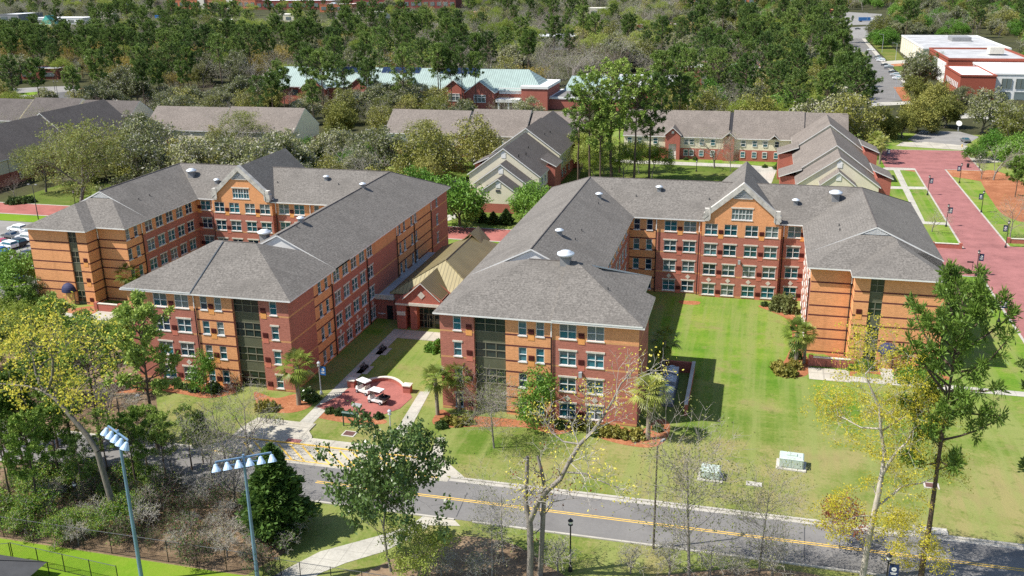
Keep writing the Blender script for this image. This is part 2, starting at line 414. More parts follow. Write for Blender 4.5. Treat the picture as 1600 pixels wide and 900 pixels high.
# the road in front
rect('road', -180, 200, -24.5, -16.6, .02, M_ASPH)
for i, dy in enumerate((-.16, .16)):
    mb = MB(); x = -34.0
    mb.poly([(-34,-20.7+dy-.07,.026),(200,-20.7+dy-.07,.026),(200,-20.7+dy+.07,.026),(-34,-20.7+dy+.07,.026)])
    structure(mb.build('road_marking', M_YEL))
def kerb(name, x0, x1, y0, y1, z=.13, m=None): 
    mb = MB(); mb.box(x0, x1, y0, y1, -.02, z); return structure(mb.build(name, m or M_KERB))
kerb('kerb', -19.5, 200, -16.6, -16.25); rect('gutter', -19.5, 200, -17.15, -16.6, .026, M_KERB)
kerb('kerb', -180, -16.5, -24.75, -24.5); kerb('kerb', -14.5, 200, -24.75, -24.5)
kerb('kerb', -180, -52, -16.6, -16.3)
# road cracks and patches
for u0, v0, u1, v1 in ((713,808,730,770),(1257,824,1257,876),(505,722,512,770)):
    a, b = at(u0, v0), at(u1, v1); mb = MB(); mb.poly([(a[0]-.05,a[1],.025),(a[0]+.05,a[1],.025),(b[0]+.05,b[1],.025),(b[0]-.05,b[1],.025)])
    structure(mb.build('road_seam', M_DGREY))
# bus bay with yellow hatching
sheet('bus_bay', [(-52,-17.4),(-48.5,-13.1),(-23.5,-13.1),(-19.6,-16.6),(-19.6,-17.4)], .026, M_WALKL)
mb = MB()
for k in range(14):
    x = -47.5 + k*1.62
    mb.poly([(x,-13.4,.032),(x+.34,-13.4,.032),(x+3.74,-16.6,.032),(x+3.4,-16.6,.032)])
mb.poly([(-50,-16.85,.036),(-21,-16.85,.036),(-21,-16.65,.036),(-50,-16.65,.036)])
structure(mb.build('bay_marking', M_YEL))
kerb('painted_kerb', -48.5, -23.5, -13.1, -12.9, .14, M_YEL)
sheet('sidewalk', [(-49,-12.9),(-23,-12.9),(-23,-11.3),(-39,-11.3),(-39.2,-10.8),(-40.2,-9.6),(-40.2,-7.6),(-48.3,-7.6),(-49,-10.4)], .12, M_WALKL, th=.12)
rect('tactile_pad', -41.8, -39.9, -12.88, -12.0, .126, M_PAVE)
rect('walk', -42.5, -40.7, -9.6, 26, .03, M_WALK)
sheet('walk', px((656,612),(672,612),(640,672),(612,700),(596,700),(624,664)), .03, M_WALK)
sheet('walk', px((682,684),(696,684),(691,715),(728,748),(660,738),(672,716)), .03, M_WALKL)
rect('walk', -40.7, -33.2, 22.4, 26, .03, M_WALKL)
# plaza
arc = [(-40.2+8.2*k/12, 4.2+2.6*math.sin(math.pi*k/12)) for k in range(13)]
sheet('plaza', [(-42.4,-2.9),(-40.7,-3.6),(-33.6,-4.2),(-31.4,-1.0),(-31.0,2.6),(-32,4.2)] + arc[::-1][1:-1] + [(-40.2,4.2),(-40.7,3.0),(-40.7,1.0)], .036, M_PAVER)
# pine straw beds
for pts in (((690,655),(720,650),(742,650),(800,655),(862,662),(905,660),(960,664),(1000,672),(1028,655),(1046,662),(1042,686),(1018,699),(975,695),(935,684),(905,672),(868,679),(820,668),(742,667),(700,668),(682,664)),
            ((165,602),(190,592),(215,596),(262,600),(300,596),(335,590),(368,606),(362,616),(322,622),(285,616),(240,611),(200,614),(170,612)),
            ((398,612),(430,622),(462,616),(487,622),(484,636),(455,645),(420,643),(403,633)),
            ((486,642),(505,644),(545,652),(598,655),(600,662),(560,663),(512,656),(490,650)),
            ((676,655),(690,640),(705,650),(700,662),(680,664)),
            ((1185,478),(1215,474),(1236,482),(1246,505),(1250,540),(1262,560),(1262,585),(1232,590),(1210,583),(1228,560),(1238,530),(1230,500),(1205,487)),
            ((1288,553),(1345,560),(1470,585),(1478,594),(1420,592),(1345,582),(1328,590),(1326,568)),
            ((70,478),(110,476),(105,486),(72,482)), ((108,484),(150,478),(146,490),(112,490)),
            ((1390,262),(1550,268),(1600,300),(1600,345),(1565,330),(1540,300),(1530,283)),
            ((1062,470),(1092,471),(1090,476),(1066,475)), ((675,533),(693,536),(693,548),(682,546))):
    sheet('pine_straw_bed', px(*pts), .014, M_MULCH, True)
sheet('pine_straw_bed', px((1530,272),(1560,268),(1620,300),(1620,345),(1572,338),(1548,310)), .016, M_MULCH, True)
# walks by the wing ends
rect('walk', 20.6, 26, 20.2, 24.4, .03, M_WALKL); sheet('walk', [(26,20.6),(48,20.4),(56,17.5),(56,19),(48.5,22),(26,22.4)], .03, M_WALK)
rect('walk', 30.3, 32, 22.4, 26.2, .03, M_WALK)
rect('walk', -94.8, -90.3, 19.4, 23.6, .03, M_WALKL); sheet('walk', [(-118,20.5),(-94.8,19.4),(-94.8,21),(-118,22.2)], .03, M_WALK)
rect('walk', -102.5, -100.8, 21, 23.2, .03, M_WALK)
# brick-paved campus ways with concrete bands
rect('brick_way', -235, 45.0, 78.3, 87.3, .03, M_PAVER)
rect('band', -235, 45, 87.3, 87.8, .034, M_KERB); rect('band', -235, 45, 77.8, 78.3, .034, M_KERB)
sheet('brick_way', [(45,73),(52.3,73),(52.3,-60),(61.4,-60),(61.4,80),(63.5,84),(130,70),(130,92),(61.4,95),(61.4,171),(70.5,171),(71,200),(46,198),(46,171),(53.5,171),(52.4,92),(45,92)], .034, M_PAVE)
for a, b in (((52.3,-60),(52.3,73)),((61.4,-60),(61.4,80)),((52.4,92),(53.5,171)),((61.4,95),(61.4,171)),((46,171),(53.5,171)),((61.4,171),(70.5,171)),((46,198.4),(71,200.4)),((70.5,171),(71,200)),((45,73),(52.3,73))):
    mb = MB(); d = Vector((b[0]-a[0], b[1]-a[1], 0)).normalized(); n = Vector((-d.y, d.x, 0))*.2
    mb.poly([(a[0]-n.x,a[1]-n.y,.040),(b[0]-n.x,b[1]-n.y,.040),(b[0]+n.x,b[1]+n.y,.040),(a[0]+n.x,a[1]+n.y,.040)])
    structure(mb.build('concrete_band', M_KERB))
sheet('walk', px((1394,262),(1404,262),(1446,348),(1436,348)), .03, M_WALK)
sheet('walk', px((1379,291),(1448,292),(1449,296),(1379,295)), .032, M_WALK)
sheet('walk', px((1440,346),(1482,348),(1483,352),(1441,350)), .032, M_WALK)
sheet('walk', px((1380,262),(1434,262),(1434,266),(1380,266)), .033, M_WALK)
sheet('walk', px((1400,228),(1510,235),(1512,228),(1450,222),(1410,222)), .03, M_WALKL)
sheet('walk', px((1518,247),(1575,247),(1575,253),(1514,256)), .03, M_WALK)
sheet('walk', px((960,249),(1160,257),(1215,262),(1200,300),(1170,300),(1160,262),(960,254)), .03, M_WALK)
sheet('walk', px((700,281),(735,281),(735,284),(700,284)), .03, M_WALK)
sheet('walk', px((686,350),(715,340),(712,333),(686,340)), .03, M_WALK)
# left car park and the roads beyond the apartments
sheet('car_park', [(-190,20),(-113,20),(-108.6,30),(-110,72),(-190,72)], .02, M_ASPHL)
sheet('car_park', [(-190,-2),(-112,14),(-112.5,19),(-190,19)], .02, M_ASPHL)
sheet('grass_island', px((0,398),(20,420),(50,418),(62,408),(64,430),(20,448),(0,440)), .03, M_FIELD, True)
sheet('grass_island', [(-111.8,20.4),(-107.5,20.6),(-107.5,33),(-109,34),(-111,30)], .03, M_FIELD)
rect('verge', -235, -112, 72.2, 77.6, .026, M_FIELD)
for k in range(9):
    x = -150 + k*4.6
    a = at(12+k*10, 372+k*5)
sheet('upper_car_park', px((62,148),(118,140),(132,146),(215,172),(120,172),(40,160)), .02, M_ASPHD)
sheet('upper_road', px((0,140),(60,136),(118,134),(118,142),(62,147),(0,153)), .024, M_ASPHL)
sheet('upper_walk', px((118,139),(124,139),(170,152),(216,166),(210,168),(160,156)), .03, M_KERB)
sheet('upper_walk', px((0,155),(40,148),(60,152),(40,160),(0,166)), .03, M_ASPHL)
sheet('upper_verge', px((0,148),(62,143),(62,147),(0,155)), .028, M_FIELD)
sheet('upper_straw', px((124,138),(140,139),(216,160),(216,166),(170,150)), .016, M_MULCH)
# right-hand car park running away to the crossing
sheet('far_car_park', px((1316,62),(1346,60),(1372,92),(1412,128),(1420,156),(1362,162),(1342,118),(1326,84)), .02, M_ASPH)
sheet('far_road', px((1280,46),(1372,40),(1376,52),(1346,60),(1316,63),(1290,56)), .02, M_ASPHL)
sheet('far_forecourt', px((1292,26),(1312,18),(1378,22),(1376,38),(1292,40)), .02, M_ASPHL)
sheet('far_kerb', px((1346,60),(1352,60),(1380,92),(1417,130),(1412,131),(1374,94)), .05, M_KERB)
sheet('far_verge', px((1354,60),(1378,56),(1432,112),(1440,122),(1418,130),(1384,92)), .014, M_LAWN)
sheet('far_walk', px((1376,96),(1440,92),(1442,97),(1380,101)), .03, M_WALK)
sheet('far_walk', px((1404,112),(1470,110),(1476,116),(1410,118)), .03, M_WALK)
sheet('far_walk', px((1362,160),(1440,158),(1442,162),(1362,166)), .03, M_WALK)
sheet('far_straw', px((1384,98),(1430,97),(1432,102),(1388,104)), .02, M_MULCH)
sheet('far_straw', px((1396,136),(1416,136),(1424,158),(1410,158)), .024, M_MULCH)
sheet('far_walk', px((1400,182),(1540,176),(1600,196),(1600,204),(1530,184),(1400,190)), .03, M_WALK)
sheet('drive', px((1418,218),(1440,204),(1500,206),(1530,214),(1500,232),(1440,226)), .028, M_ASPHL)
sheet('centre_lawn', px((1030,138),(1072,140),(1085,150),(1060,172),(1034,172)), .02, M_LAWN)
sheet('centre_walk', px((1070,136),(1080,136),(1085,150),(1050,170),(1044,170),(1078,150)), .03, M_WALK)
# ---------------------------------------------------------------- the two dormitories
def wall(mb, A, B, z0, z1, ops=(), m=0, depth=.2):
    """A to B runs left to right seen from outside; ops are (t0, t1, za, zb) openings with real reveals"""
    A = Vector((*A, 0)); B = Vector((*B, 0)); d = (B-A); L = d.length; d.normalize(); n = Vector((d.y, -d.x, 0))
    def P(t, z, q=0.0): p = A + d*t - n*q; return (p.x, p.y, z)
    ts = sorted({0, L, *[o[0] for o in ops], *[o[1] for o in ops]}); zs = sorted({z0, z1, *[o[2] for o in ops], *[o[3] for o in ops]})
    for i in range(len(ts)-1):
        for j in range(len(zs)-1):
            tc, zc = (ts[i]+ts[i+1])/2, (zs[j]+zs[j+1])/2
            if any(o[0] < tc < o[1] and o[2] < zc < o[3] for o in ops): continue
            mb.poly([P(ts[i],zs[j]),P(ts[i+1],zs[j]),P(ts[i+1],zs[j+1]),P(ts[i],zs[j+1])], m)
    for a, b, c, e in ops:
        mb.poly([P(a,c),P(b,c),P(b,c,depth),P(a,c,depth)], m); mb.poly([P(a,e,depth),P(b,e,depth),P(b,e),P(a,e)], m)
        mb.poly([P(a,c),P(a,c,depth),P(a,e,depth),P(a,e)], m); mb.poly([P(b,c,depth),P(b,c),P(b,e),P(b,e,depth)], m)
FL = [.42, 3.97, 7.52, 11.05]; WH = 1.9
def win_meshes(kind):
    w = {'d': 2.1, 's': 1.05, 't': 3.4}[kind]; mb = MB(); b = .065
    x0, x1 = -w/2, w/2; y0, y1 = .04, .14
    for bx in ((x0,x0+b),(x1-b,x1)): mb.box(bx[0], bx[1], y0, y1, 0, WH, 0)
    mb.box(x0+b, x1-b, y0, y1, 0, b, 0); mb.box(x0+b, x1-b, y0, y1, WH-b, WH, 0); mb.box(x0+b, x1-b, y0+.01, y1-.01, WH*.5-.035, WH*.5+.035, 0)
    mull = {'d': [0], 's': [], 't': [-.57, .57]}[kind]
    for q in mull: mb.box(q-.05, q+.05, y0-.01, y1, b, WH-b, 0)
    if kind == 't':
        for q in (-1.14, 0, 1.14): mb.box(q-.03, q+.03, y0+.02, y1, b, WH-b, 0)
    mb.box(x0-.08, x1+.08, -.08, .1, -.14, -.002, 0)
    fr = mb.mesh('window_'+kind, [M_WHITE, M_STONE])
    l = MB(); l.box(x0-.14, x1+.14, -.07, .05, WH+.002, WH+.24, 0); lt = l.mesh('lintel_'+kind, [M_STONE])
    p = MB(); p.poly([(x0+.02,.15,.02),(x1-.02,.15,.02),(x1-.02,.15,WH-.02),(x0+.02,.15,WH-.02)]); pn = p.mesh('pane_'+kind, [M_PANE])
    ac = MB(); ac.box(x0+.25, x0+.85, -.28, .12, .1, .45, 0); return fr, lt, pn, w
WM = {k: win_meshes(k) for k in 'dst'}
def louvre_mesh():
    mb = MB(); mb.box(-.38, .38, -.05, .06, .45, 1.15, 0); mb.box(-.42, .42, -.035, .06, -.35, .43, 1)
    for k in range(4): mb.box(-.32, .32, -.09, -.05, .52+k*.15, .59+k*.15, 0)
    return mb.mesh('louvre', [M_LOUV, M_PINK])
LOUV = louvre_mesh()
def louvre_tan():
    mb = MB(); mb.box(-.38, .38, -.05, .06, .45, 1.15, 0); mb.box(-.42, .42, -.035, .06, -.35, .43, 1)
    for k in range(4): mb.box(-.32, .32, -.09, -.05, .52+k*.15, .59+k*.15, 0)
    return mb.mesh('louvre_tan', [M_LOUV, plain('tan_brick', lin(226, 158, 92), .85, .1, 2)])
LOUT = louvre_tan()
_mb = MB(); _mb.add([(0,-.05,-.42),(.42,-.05,0),(0,-.05,.42),(-.42,-.05,0),(0,.02,-.42),(.42,.02,0),(0,.02,.42),(-.42,.02,0)], [(0,1,2,3),(0,4,5,1),(1,5,6,2),(2,6,7,3),(3,7,4,0)])
DIAM = _mb.mesh('diamond_tile', [M_STONE])
def fan(root, p, s, name='roof_vent'):
    mb = MB(); mb.box(-.55*s, .55*s, -.55*s, .55*s, -.75, .85*s); c = mb.build('roof_vent', M_MGREY, root, p)
    cp = MB(); cp.lathe([(r_, z_+.23*s) for r_, z_ in ((.45*s,.62*s),(.92*s,.70*s),(1.0*s,.86*s),(.96*s,1.0*s),(.6*s,1.12*s),(.58*s,1.2*s),(.15*s,1.26*s),(.001,1.26*s))], 18); cp.build('cap', M_ALU, c, smooth=True)
def pipe(root, p, h=.7):
    mb = MB(); mb.tube([(0,0,-.5),(0,0,h)], .09, 6); mb.build('vent_pipe', M_DGREY, root, p)

def dorm(label, TX, TY, flip, detail):
    """detail: 'r' right-hand building, 'l' its mirror twin on the left"""
    root = empty('dormitory', (TX(-17), TY(35), 0), 0, label, 'dormitory', 'four storey brick dormitories')
    ox, oy = root.location.x, root.location.y
    def P2(x, y): return (TX(x)-ox, TY(y)-oy)
    wm = MB(); MATS = [M_RED, M_ORANGE, M_RED2, M_CREAM, M_WHITE]
    HT = 13.22
    def seg(a, b, m, wins=(), floors=(0,1,2,3), z1=HT, lint=True, mid=True, z0=-.1):
        """wall from a to b in plan, wins = [(kind, position along the long axis)]"""
        A, B = P2(*a), P2(*b)
        if flip: A, B = B, A
        d = Vector((B[0]-A[0], B[1]-A[1])); L = d.length; d.normalize(); rz = math.atan2(d.y, d.x)
        ops = []; ax = 0 if abs(a[0]-b[0]) > abs(a[1]-b[1]) else 1
        places = []
        for kind, q in wins:
            c = P2(q, a[1]) if ax == 0 else P2(a[0], q)
            tt = (Vector(c)-Vector(A)).dot(d); places.append((kind, tt))
            w = WM[kind][3]
            for k in floors: ops.append((tt-w/2, tt+w/2, FL[k], FL[k]+WH))
        wall(wm, A, B, z0, z1, ops, m)
        for kind, tt in places:
            for k in floors:
                p = (A[0]+d.x*tt, A[1]+d.y*tt, FL[k])
                o = link('window' if kind == 'd' else 'narrow_window', WM[kind][0], root, p, rz)
                link('pane', WM[kind][2], o)
                if lint and not (m == 0 and k == 3) and m != 1: link('lintel', WM[kind][1], o)
        return A, d, rz, L
    def deco(a, b, xs, m, floors=(0,1,2,3), dia=()):
        A, B = P2(*a), P2(*b)
        if flip: A, B = B, A
        d = Vector((B[0]-A[0], B[1]-A[1])); d.normalize(); rz = math.atan2(d.y, d.x)
        ax = 0 if abs(a[0]-b[0]) > abs(a[1]-b[1]) else 1
        for q in xs:
            c = P2(q, a[1]) if ax == 0 else P2(a[0], q)
            for k in floors: link('louvre', LOUT if (m == 1 or k == 3) else LOUV, root, (c[0], c[1], FL[k]-.25), rz)
        for q in dia:
            c = P2(q, a[1]) if ax == 0 else P2(a[0], q)
            link('diamond_tile', DIAM, root, (c[0], c[1], 3.05), rz)
    def spout(x, y, nx, ny):
        c = P2(x + nx*.14, y + ny*.14); mb = MB()
        mb.tube([(c[0],c[1],11.2),(c[0],c[1],13.1)], .085, 6, 0); mb.tube([(c[0],c[1],0),(c[0],c[1],11.2)], .085, 6, 1)
        mb.build('downspout', [M_WHITE, M_BLACK], root)
    # ---- front block, facing the road
    seg((-26,.6), (-21.5,.6), 2, [('s',-23.7)]); deco((-26,.6), (-21.5,.6), [-22.15], 0)
    glaz = MB()
    gx0, gx1 = P2(-21.5,.6)[0], P2(-17.4,.6)[0]; gx0, gx1 = min(gx0,gx1), max(gx0,gx1); gy = P2(0,1.1)[1]
    wm.poly([(gx0,P2(0,.6)[1],-.1),(gx0,gy,-.1),(gx0,gy,HT),(gx0,P2(0,.6)[1],HT)], 2); wm.poly([(gx1,P2(0,.6)[1],-.1),(gx1,gy,-.1),(gx1,gy,HT),(gx1,P2(0,.6)[1],HT)], 1)
    def stair_glazing(x0, x1, y, cols, name='stair_glazing'):
        g = MB(); p = MB()
        w = x1-x0
        for k in range(4):
            zb = FL[k]-.05; zt = zb+2.05
            for c in range(cols+1): q = x0 + w*c/cols; g.box(max(x0,q-.05), min(x1,q+.05), y-.03, y+.04, zb, zt, 0)
            for r_ in (0, .5, 1): z = zb+(zt-zb)*r_; g.box(x0, x1, y-.05, y+.04, z-.05, z+.05, 0)
        zs = [-.1] + sum(([FL[k]-.1, FL[k]+2.05] for k in range(4)), []) + [HT]
        for i in range(0, len(zs), 2): g.box(x0, x1, y-.01, y+.049, zs[i], zs[i+1], 1)
        p.poly([(x0,y+.05,.1),(x1,y+.05,.1),(x1,y+.05,13.1),(x0,y+.05,13.1)])
        o = g.build(name, [M_MULL, M_OLIVE], root); p.build('pane', M_PANEG, o)
    stair_glazing(gx0, gx1, gy, 3)
    seg((-17.4,.6), (-11.6,.6), 1, [('s',-15.2),('s',-12.95)]); deco((-17.4,.6), (-11.6,.6), [-14.08], 1)
    seg((-11.6,.6), (-.7,.6), 0, [('d',-9.45),('d',-6.0)]); deco((-11.6,.6), (-.7,.6), [-7.75], 0, dia=[-9.45,-6.0])
    spout(-11.5, .6, 0, -1)
    # ---- sides of the front block towards the lawn
    seg((-.7,.6), (-.7,10.9), 2); seg((-.7,10.9), (-2.2,10.9), 2); seg((-2.2,10.9), (-2.2,19.6), 2, [('d',13.5),('d',17)] ); seg((-2.2,19.6), (-8.9,19.6), 2)
    seg((-8.9,19.6), (-8.9,53), 0, [('d',27+3.6*i) for i in range(7)], floors=(1,2,3))
    # ---- outer long side
    if detail == 'l':
        O = -26
        seg((O,8.6), (O,.6), 2)
        seg((O,14.6), (O,8.6), 1, [('s',10.6),('s',12.9)])
        seg((O,42), (O,14.6), 0, [('d',16.6+3.3*i) for i in range(5)]); 
        seg((O,60.7), (O,42), 1, [('s',q) for q in (43.8,46.1,50.0,52.2)], floors=(1,2,3))
        for q in (33.1,36.4,39.7): pass
        seg((O,71), (O,60.7), 2, [('s',64.5)], floors=(1,2,3))
        deco((O,42), (O,14.6), [], 0, dia=[16.6+3.3*i for i in range(5)])
        for y in (14.6, 28.3, 42, 51, 60.7): spout(O, y, -1, 0)
    else:
        seg((-26,71), (-26,.6), 2)
    # ---- the range at the back of the court
    seg((-8.9,53.1), (-4.3,53.1), 1, [('s',-7.7),('s',-5.5)], floors=(0,1,2,3) if detail == 'r' else (2,3))
    fl = (0,1,2,3) if detail == 'r' else (1,2,3)
    seg((-4.3,53), (3.4,53), 0, [('d',-1.9),('d',1.35)], floors=fl); deco((-4.3,53), (3.4,53), [-.28], 0, fl, dia=[-1.9,1.35])
    seg((3.4,53), (3.4,52.1), 0); seg((16.3,52.1), (16.3,53), 0)
    seg((3.4,52.1), (16.3,52.1), 0, [('d',4.95),('d',8.15),('d',11.55),('d',14.8)], floors=fl); deco((3.4,52.1), (16.3,52.1), [6.55,13.2], 0, fl, dia=[4.95,8.15,11.55,14.8])
    seg((16.3,53), (20.3,53), 0, [('d',18.45)], floors=fl); deco((16.3,53), (20.3,53), [19.85], 0, fl, dia=[18.45])
    for x in (-4.3, 2.95, 16.75): spout(x, 52.9, 0, -1)
    # security lights on the back wall
    # ---- far wing
    if detail == 'l':
        seg((20.3,34.5), (20.3,29.8), 1, [('s',30.5),('s',32.9)], floors=(1,2,3)); seg((20.3,53), (20.3,34.5), 0, [('d',36.8+3.3*i) for i in range(5)], floors=(1,2,3)); spout(20.3, 34.5, -1, 0)
    else:
        seg((20.3,53), (20.3,29.8), 0, [('d',33+3.5*i) for i in range(6)]); spout(20.3, 31, -1, 0)
    seg((20.3,29.8), (26,29.8), 1); seg((26,29.8), (26,26.7), 1)
    seg((26,26.7), (28,26.7), 1); seg((29.8,26.7), (37.9,26.7), 1)
    deco((26,26.7), (28,26.7), [26.85], 1, floors=(0,1,2))
    x0, x1 = sorted((P2(28,0)[0], P2(29.8,0)[0])); yy = P2(0,26.95)[1]
    for xx in (x0, x1): wm.poly([(xx,P2(0,26.7)[1],-.1),(xx,yy,-.1),(xx,yy,HT),(xx,P2(0,26.7)[1],HT)], 1)
    stair_glazing(x0, x1, yy, 2, 'tower_glazing')
    spout(25.8, 29.7, 0, -1)
    seg((37.9,26.7), (37.9,71), 0, [('d',36+5*i) for i in range(7)] if detail == 'r' else (), floors=(1,2,3)); seg((37.9,71), (-26,71), 2)
    # gable ends of the two wings and the attic gable
    zr = 17.9
    # domed awning over the end door, with the door itself
    ax_, ay_ = P2(31.2, 26.7)
    dr = MB(); dr.box(ax_-.85, ax_+.85, ay_-.06, ay_+.05, 0, 2.3, 1); dr.box(ax_-.72, ax_-.03, ay_-.1, ay_-.061, .05, 2.2, 0); dr.box(ax_+.03, ax_+.72, ay_-.1, ay_-.061, .05, 2.2, 0)
    dr.build('door', [plain('buff_door', lin(214,176,110), .6, .05), M_MULL], root)
    aw = MB(); n = 14; prof = []
    vs = []; fs = []
    for i in range(n+1):
        a = math.pi*i/n
        for j in range(7):
            b = (math.pi/2)*j/6
            vs.append((ax_ - 1.3*math.cos(a)*math.cos(b), ay_ - 1.25*math.sin(a)*math.cos(b) - .02, 2.55 + 1.25*math.sin(b)))
    for i in range(n):
        for j in range(6): fs.append((i*7+j, (i+1)*7+j, (i+1)*7+j+1, i*7+j+1))
    aw.add(vs, fs); 
    for i in range(n):
        a, a2 = math.pi*i/n, math.pi*(i+1)/n
        q = [(ax_-1.3*math.cos(t), ay_-1.25*math.sin(t)-.02) for t in (a, a2)]
        aw.poly([(*q[0],2.3),(*q[1],2.3),(*q[1],2.55),(*q[0],2.55)])
    aw.build('awning', M_NAVY, root)
    # ---- roof
    ze = 13.42; rf = MB()
    def Q(x, y, z): p = P2(x, y); return (p[0], p[1], z)
    xo, xi, xe, xeo, yf, yb = -26.7, -8.2, 19.6, 38.7, 52.4, 71.7
    yr = (yf+yb)/2; xr = (xo+xi)/2; xq = (xe+xeo)/2; zr = ze+4.55
    rf.slab([Q(xo,15,ze),Q(xr,15,zr),Q(xr,yr,zr),Q(xo,yb,ze)]); rf.slab([Q(xi,15,ze),Q(xi,yf,ze),Q(xr,yr,zr),Q(xr,15,zr)])
    rf.slab([Q(xi,yf,ze),Q(xe,yf,ze),Q(xq,yr,zr),Q(xr,yr,zr)]); rf.slab([Q(xo,yb,ze),Q(xr,yr,zr),Q(xq,yr,zr),Q(xeo,yb,ze)])
    rf.slab([Q(xe,36,ze),Q(xq,36,zr),Q(xq,yr,zr),Q(xe,yf,ze)]); rf.slab([Q(xeo,36,ze),Q(xeo,yb,ze),Q(xq,yr,zr),Q(xq,36,zr)])
    s = .455
    # hipped front block with stepped eaves
    zh = ze + 10.15*s
    rf.slab([Q(xo,0,ze),Q(0,0,ze),Q(-10.15,10.15,zh),Q(-16.55,10.15,zh)]); rf.slab([Q(xo,0,ze),Q(-16.55,10.15,zh),Q(xo,20.3,ze)])
    rf.slab([Q(0,0,ze),Q(0,11.6,ze),Q(-8.7,11.6,ze+8.7*s),Q(-10.15,10.15,zh)]); rf.slab([Q(-1.5,11.6,ze),Q(-1.5,20.3,ze),Q(-10.2,11.6,ze+8.7*s)])
    rf.slab([Q(-1.5,20.3,ze),Q(xo,20.3,ze),Q(-16.55,10.15,zh),Q(-10.15,10.15,zh)])
    rf.slab([Q(-11.4,-.04,ze+.2),Q(-.25,-.04,ze+.2),Q(-10.2,9.9,zh+.14),Q(-11.4,9.9,zh+.14)], .19)
    # far wing: broad hip and a lower one in front of it
    h = (xeo-xe)/2; 
    za = ze + 7.2*s
    rf.slab([Q(xe,28.9,ze),Q(xeo-.3,28.9,ze),Q(xeo-.3-7.2,36.1,za),Q(xe+7.2,36.1,za)]); rf.slab([Q(xe,28.9,ze),Q(xe+7.2,36.1,za),Q(xe,36.1,ze)]); rf.slab([Q(xeo-.3,28.9,ze),Q(xeo-.3,36.1,ze),Q(xeo-.3-7.2,36.1,za)])
    xb0, xb1, yb0 = 25.4, 38.4, 25.9; hb = (xb1-xb0)/2; xm = (xb0+xb1)/2; zb = ze+hb*s
    rf.slab([Q(xb0,yb0,ze),Q(xb1,yb0,ze),Q(xm,yb0+hb,zb)]); rf.slab([Q(xb0,yb0,ze),Q(xm,yb0+hb,zb),Q(xm,35.4,zb),Q(xb0,28.9,ze),]); rf.slab([Q(xb1,yb0,ze),Q(xb1,36,ze),Q(xm,36,zb),Q(xm,yb0+hb,zb)])
    roof = rf.build('roof', [M_ROOF, M_WHITE], root)
    # ridge caps
    rc = MB()
    for a, b in (((xr,15,zr),(xr,yr,zr)),((xr,yr,zr),(xq,yr,zr)),((xq,36,zr),(xq,yr,zr)),((xr,yr,zr),(xo,yb,ze)),((xq,yr,zr),(xeo,yb,ze)),((-16.55,10.15,zh),(-10.15,10.15,zh))):
        rc.tube([Q(*a), Q(*b)], .10, 5)
    rc.build('ridge_cap', M_ROOFD, roof)
    # wing gable ends under the rakes
    ge = MB(); 
    A, B = P2(xo+.5,15.25), P2(xi-.5,15.25)
    ge.poly([(*A,ze-.3),(*B,ze-.3),(*P2(xr,15.25),zr-.28)], 0)
    ge.build('gable_end', [M_WHITE], roof); ge = MB(); A, B = P2(xe+.5,36.3), P2(xeo-.5,36.3); ge.poly([(*A,ze-.3),(*B,ze-.3),(*P2(xq,36.3),zr-.28)], 0)
    lx, ly = P2(xq, 36.1)
    for k in range(6):
        z = za+.12+k*.17; w = max(.15, (zr-.35-z)*2.0); ge.box(lx-w, lx+w, ly-.06, ly+.1, z, z+.09, 0)
    ge.build('gable_louvre', [M_WHITE], roof)
    # ---- attic gable over the court
    gx0, gx1, gm, yg = 3.4, 16.3, 9.85, 52.1
    gz = 20.0; gl = MB()
    c0, c1, cm = P2(gx0,yg), P2(gx1,yg), P2(gm,yg)
    if flip: c0, c1 = c1, c0
    zk = 15.3
    L = c1[0]-c0[0]
    # brick face with the attic window opening
    w3 = 1.7
    rows = [(HT,13.85),(13.85,13.85+WH),(13.85+WH,17.6)]
    def xat(z, side):   # sloping edge of the gable
        if z <= 14.0: f_ = 0
        else: f_ = min(1, (z-14.0)/(gz-.3-14.0))
        return c0[0]+.45 + (cm[0]-c0[0]-.45)*f_ if side < 0 else c1[0]-.45 - (c1[0]-.45-cm[0])*f_
    y = c0[1]
    for za_, zb_ in ((HT,13.85),(13.85,14.0),(14.0,15.65),(15.65,17.55)):
        if za_ < 15.64 and za_ > 13.8:
            gl.poly([(xat(za_,-1),y,za_),(cm[0]-w3,y,za_),(cm[0]-w3,y,zb_),(xat(zb_,-1),y,zb_)], 0); gl.poly([(cm[0]+w3,y,za_),(xat(za_,1),y,za_),(xat(zb_,1),y,zb_),(cm[0]+w3,y,zb_)], 0)
        else: gl.poly([(xat(za_,-1),y,za_),(xat(za_,1),y,za_),(xat(zb_,1),y,zb_),(xat(zb_,-1),y,zb_)], 0)
    for sx in (-w3, w3): gl.poly([(cm[0]+sx,y,13.85),(cm[0]+sx,y+.2,13.85),(cm[0]+sx,y+.2,15.65),(cm[0]+sx,y,15.65)], 0)
    gl.poly([(cm[0]-w3,y,13.85),(cm[0]+w3,y,13.85),(cm[0]+w3,y+.2,13.85),(cm[0]-w3,y+.2,13.85)], 0)
    gl.poly([(xat(17.55,-1),y,17.55),(xat(17.55,1),y,17.55),(cm[0],y,gz-.3)], 1)
    gb = gl.build('attic_gable', [M_ORANGE_P, M_WHITE], root)
    aw_ = link('attic_window', WM['t'][0], root, (cm[0], y, 13.85)); link('pane', WM['t'][2], aw_); link('lintel', WM['t'][1], aw_)
    cp = MB(); lv = MB()
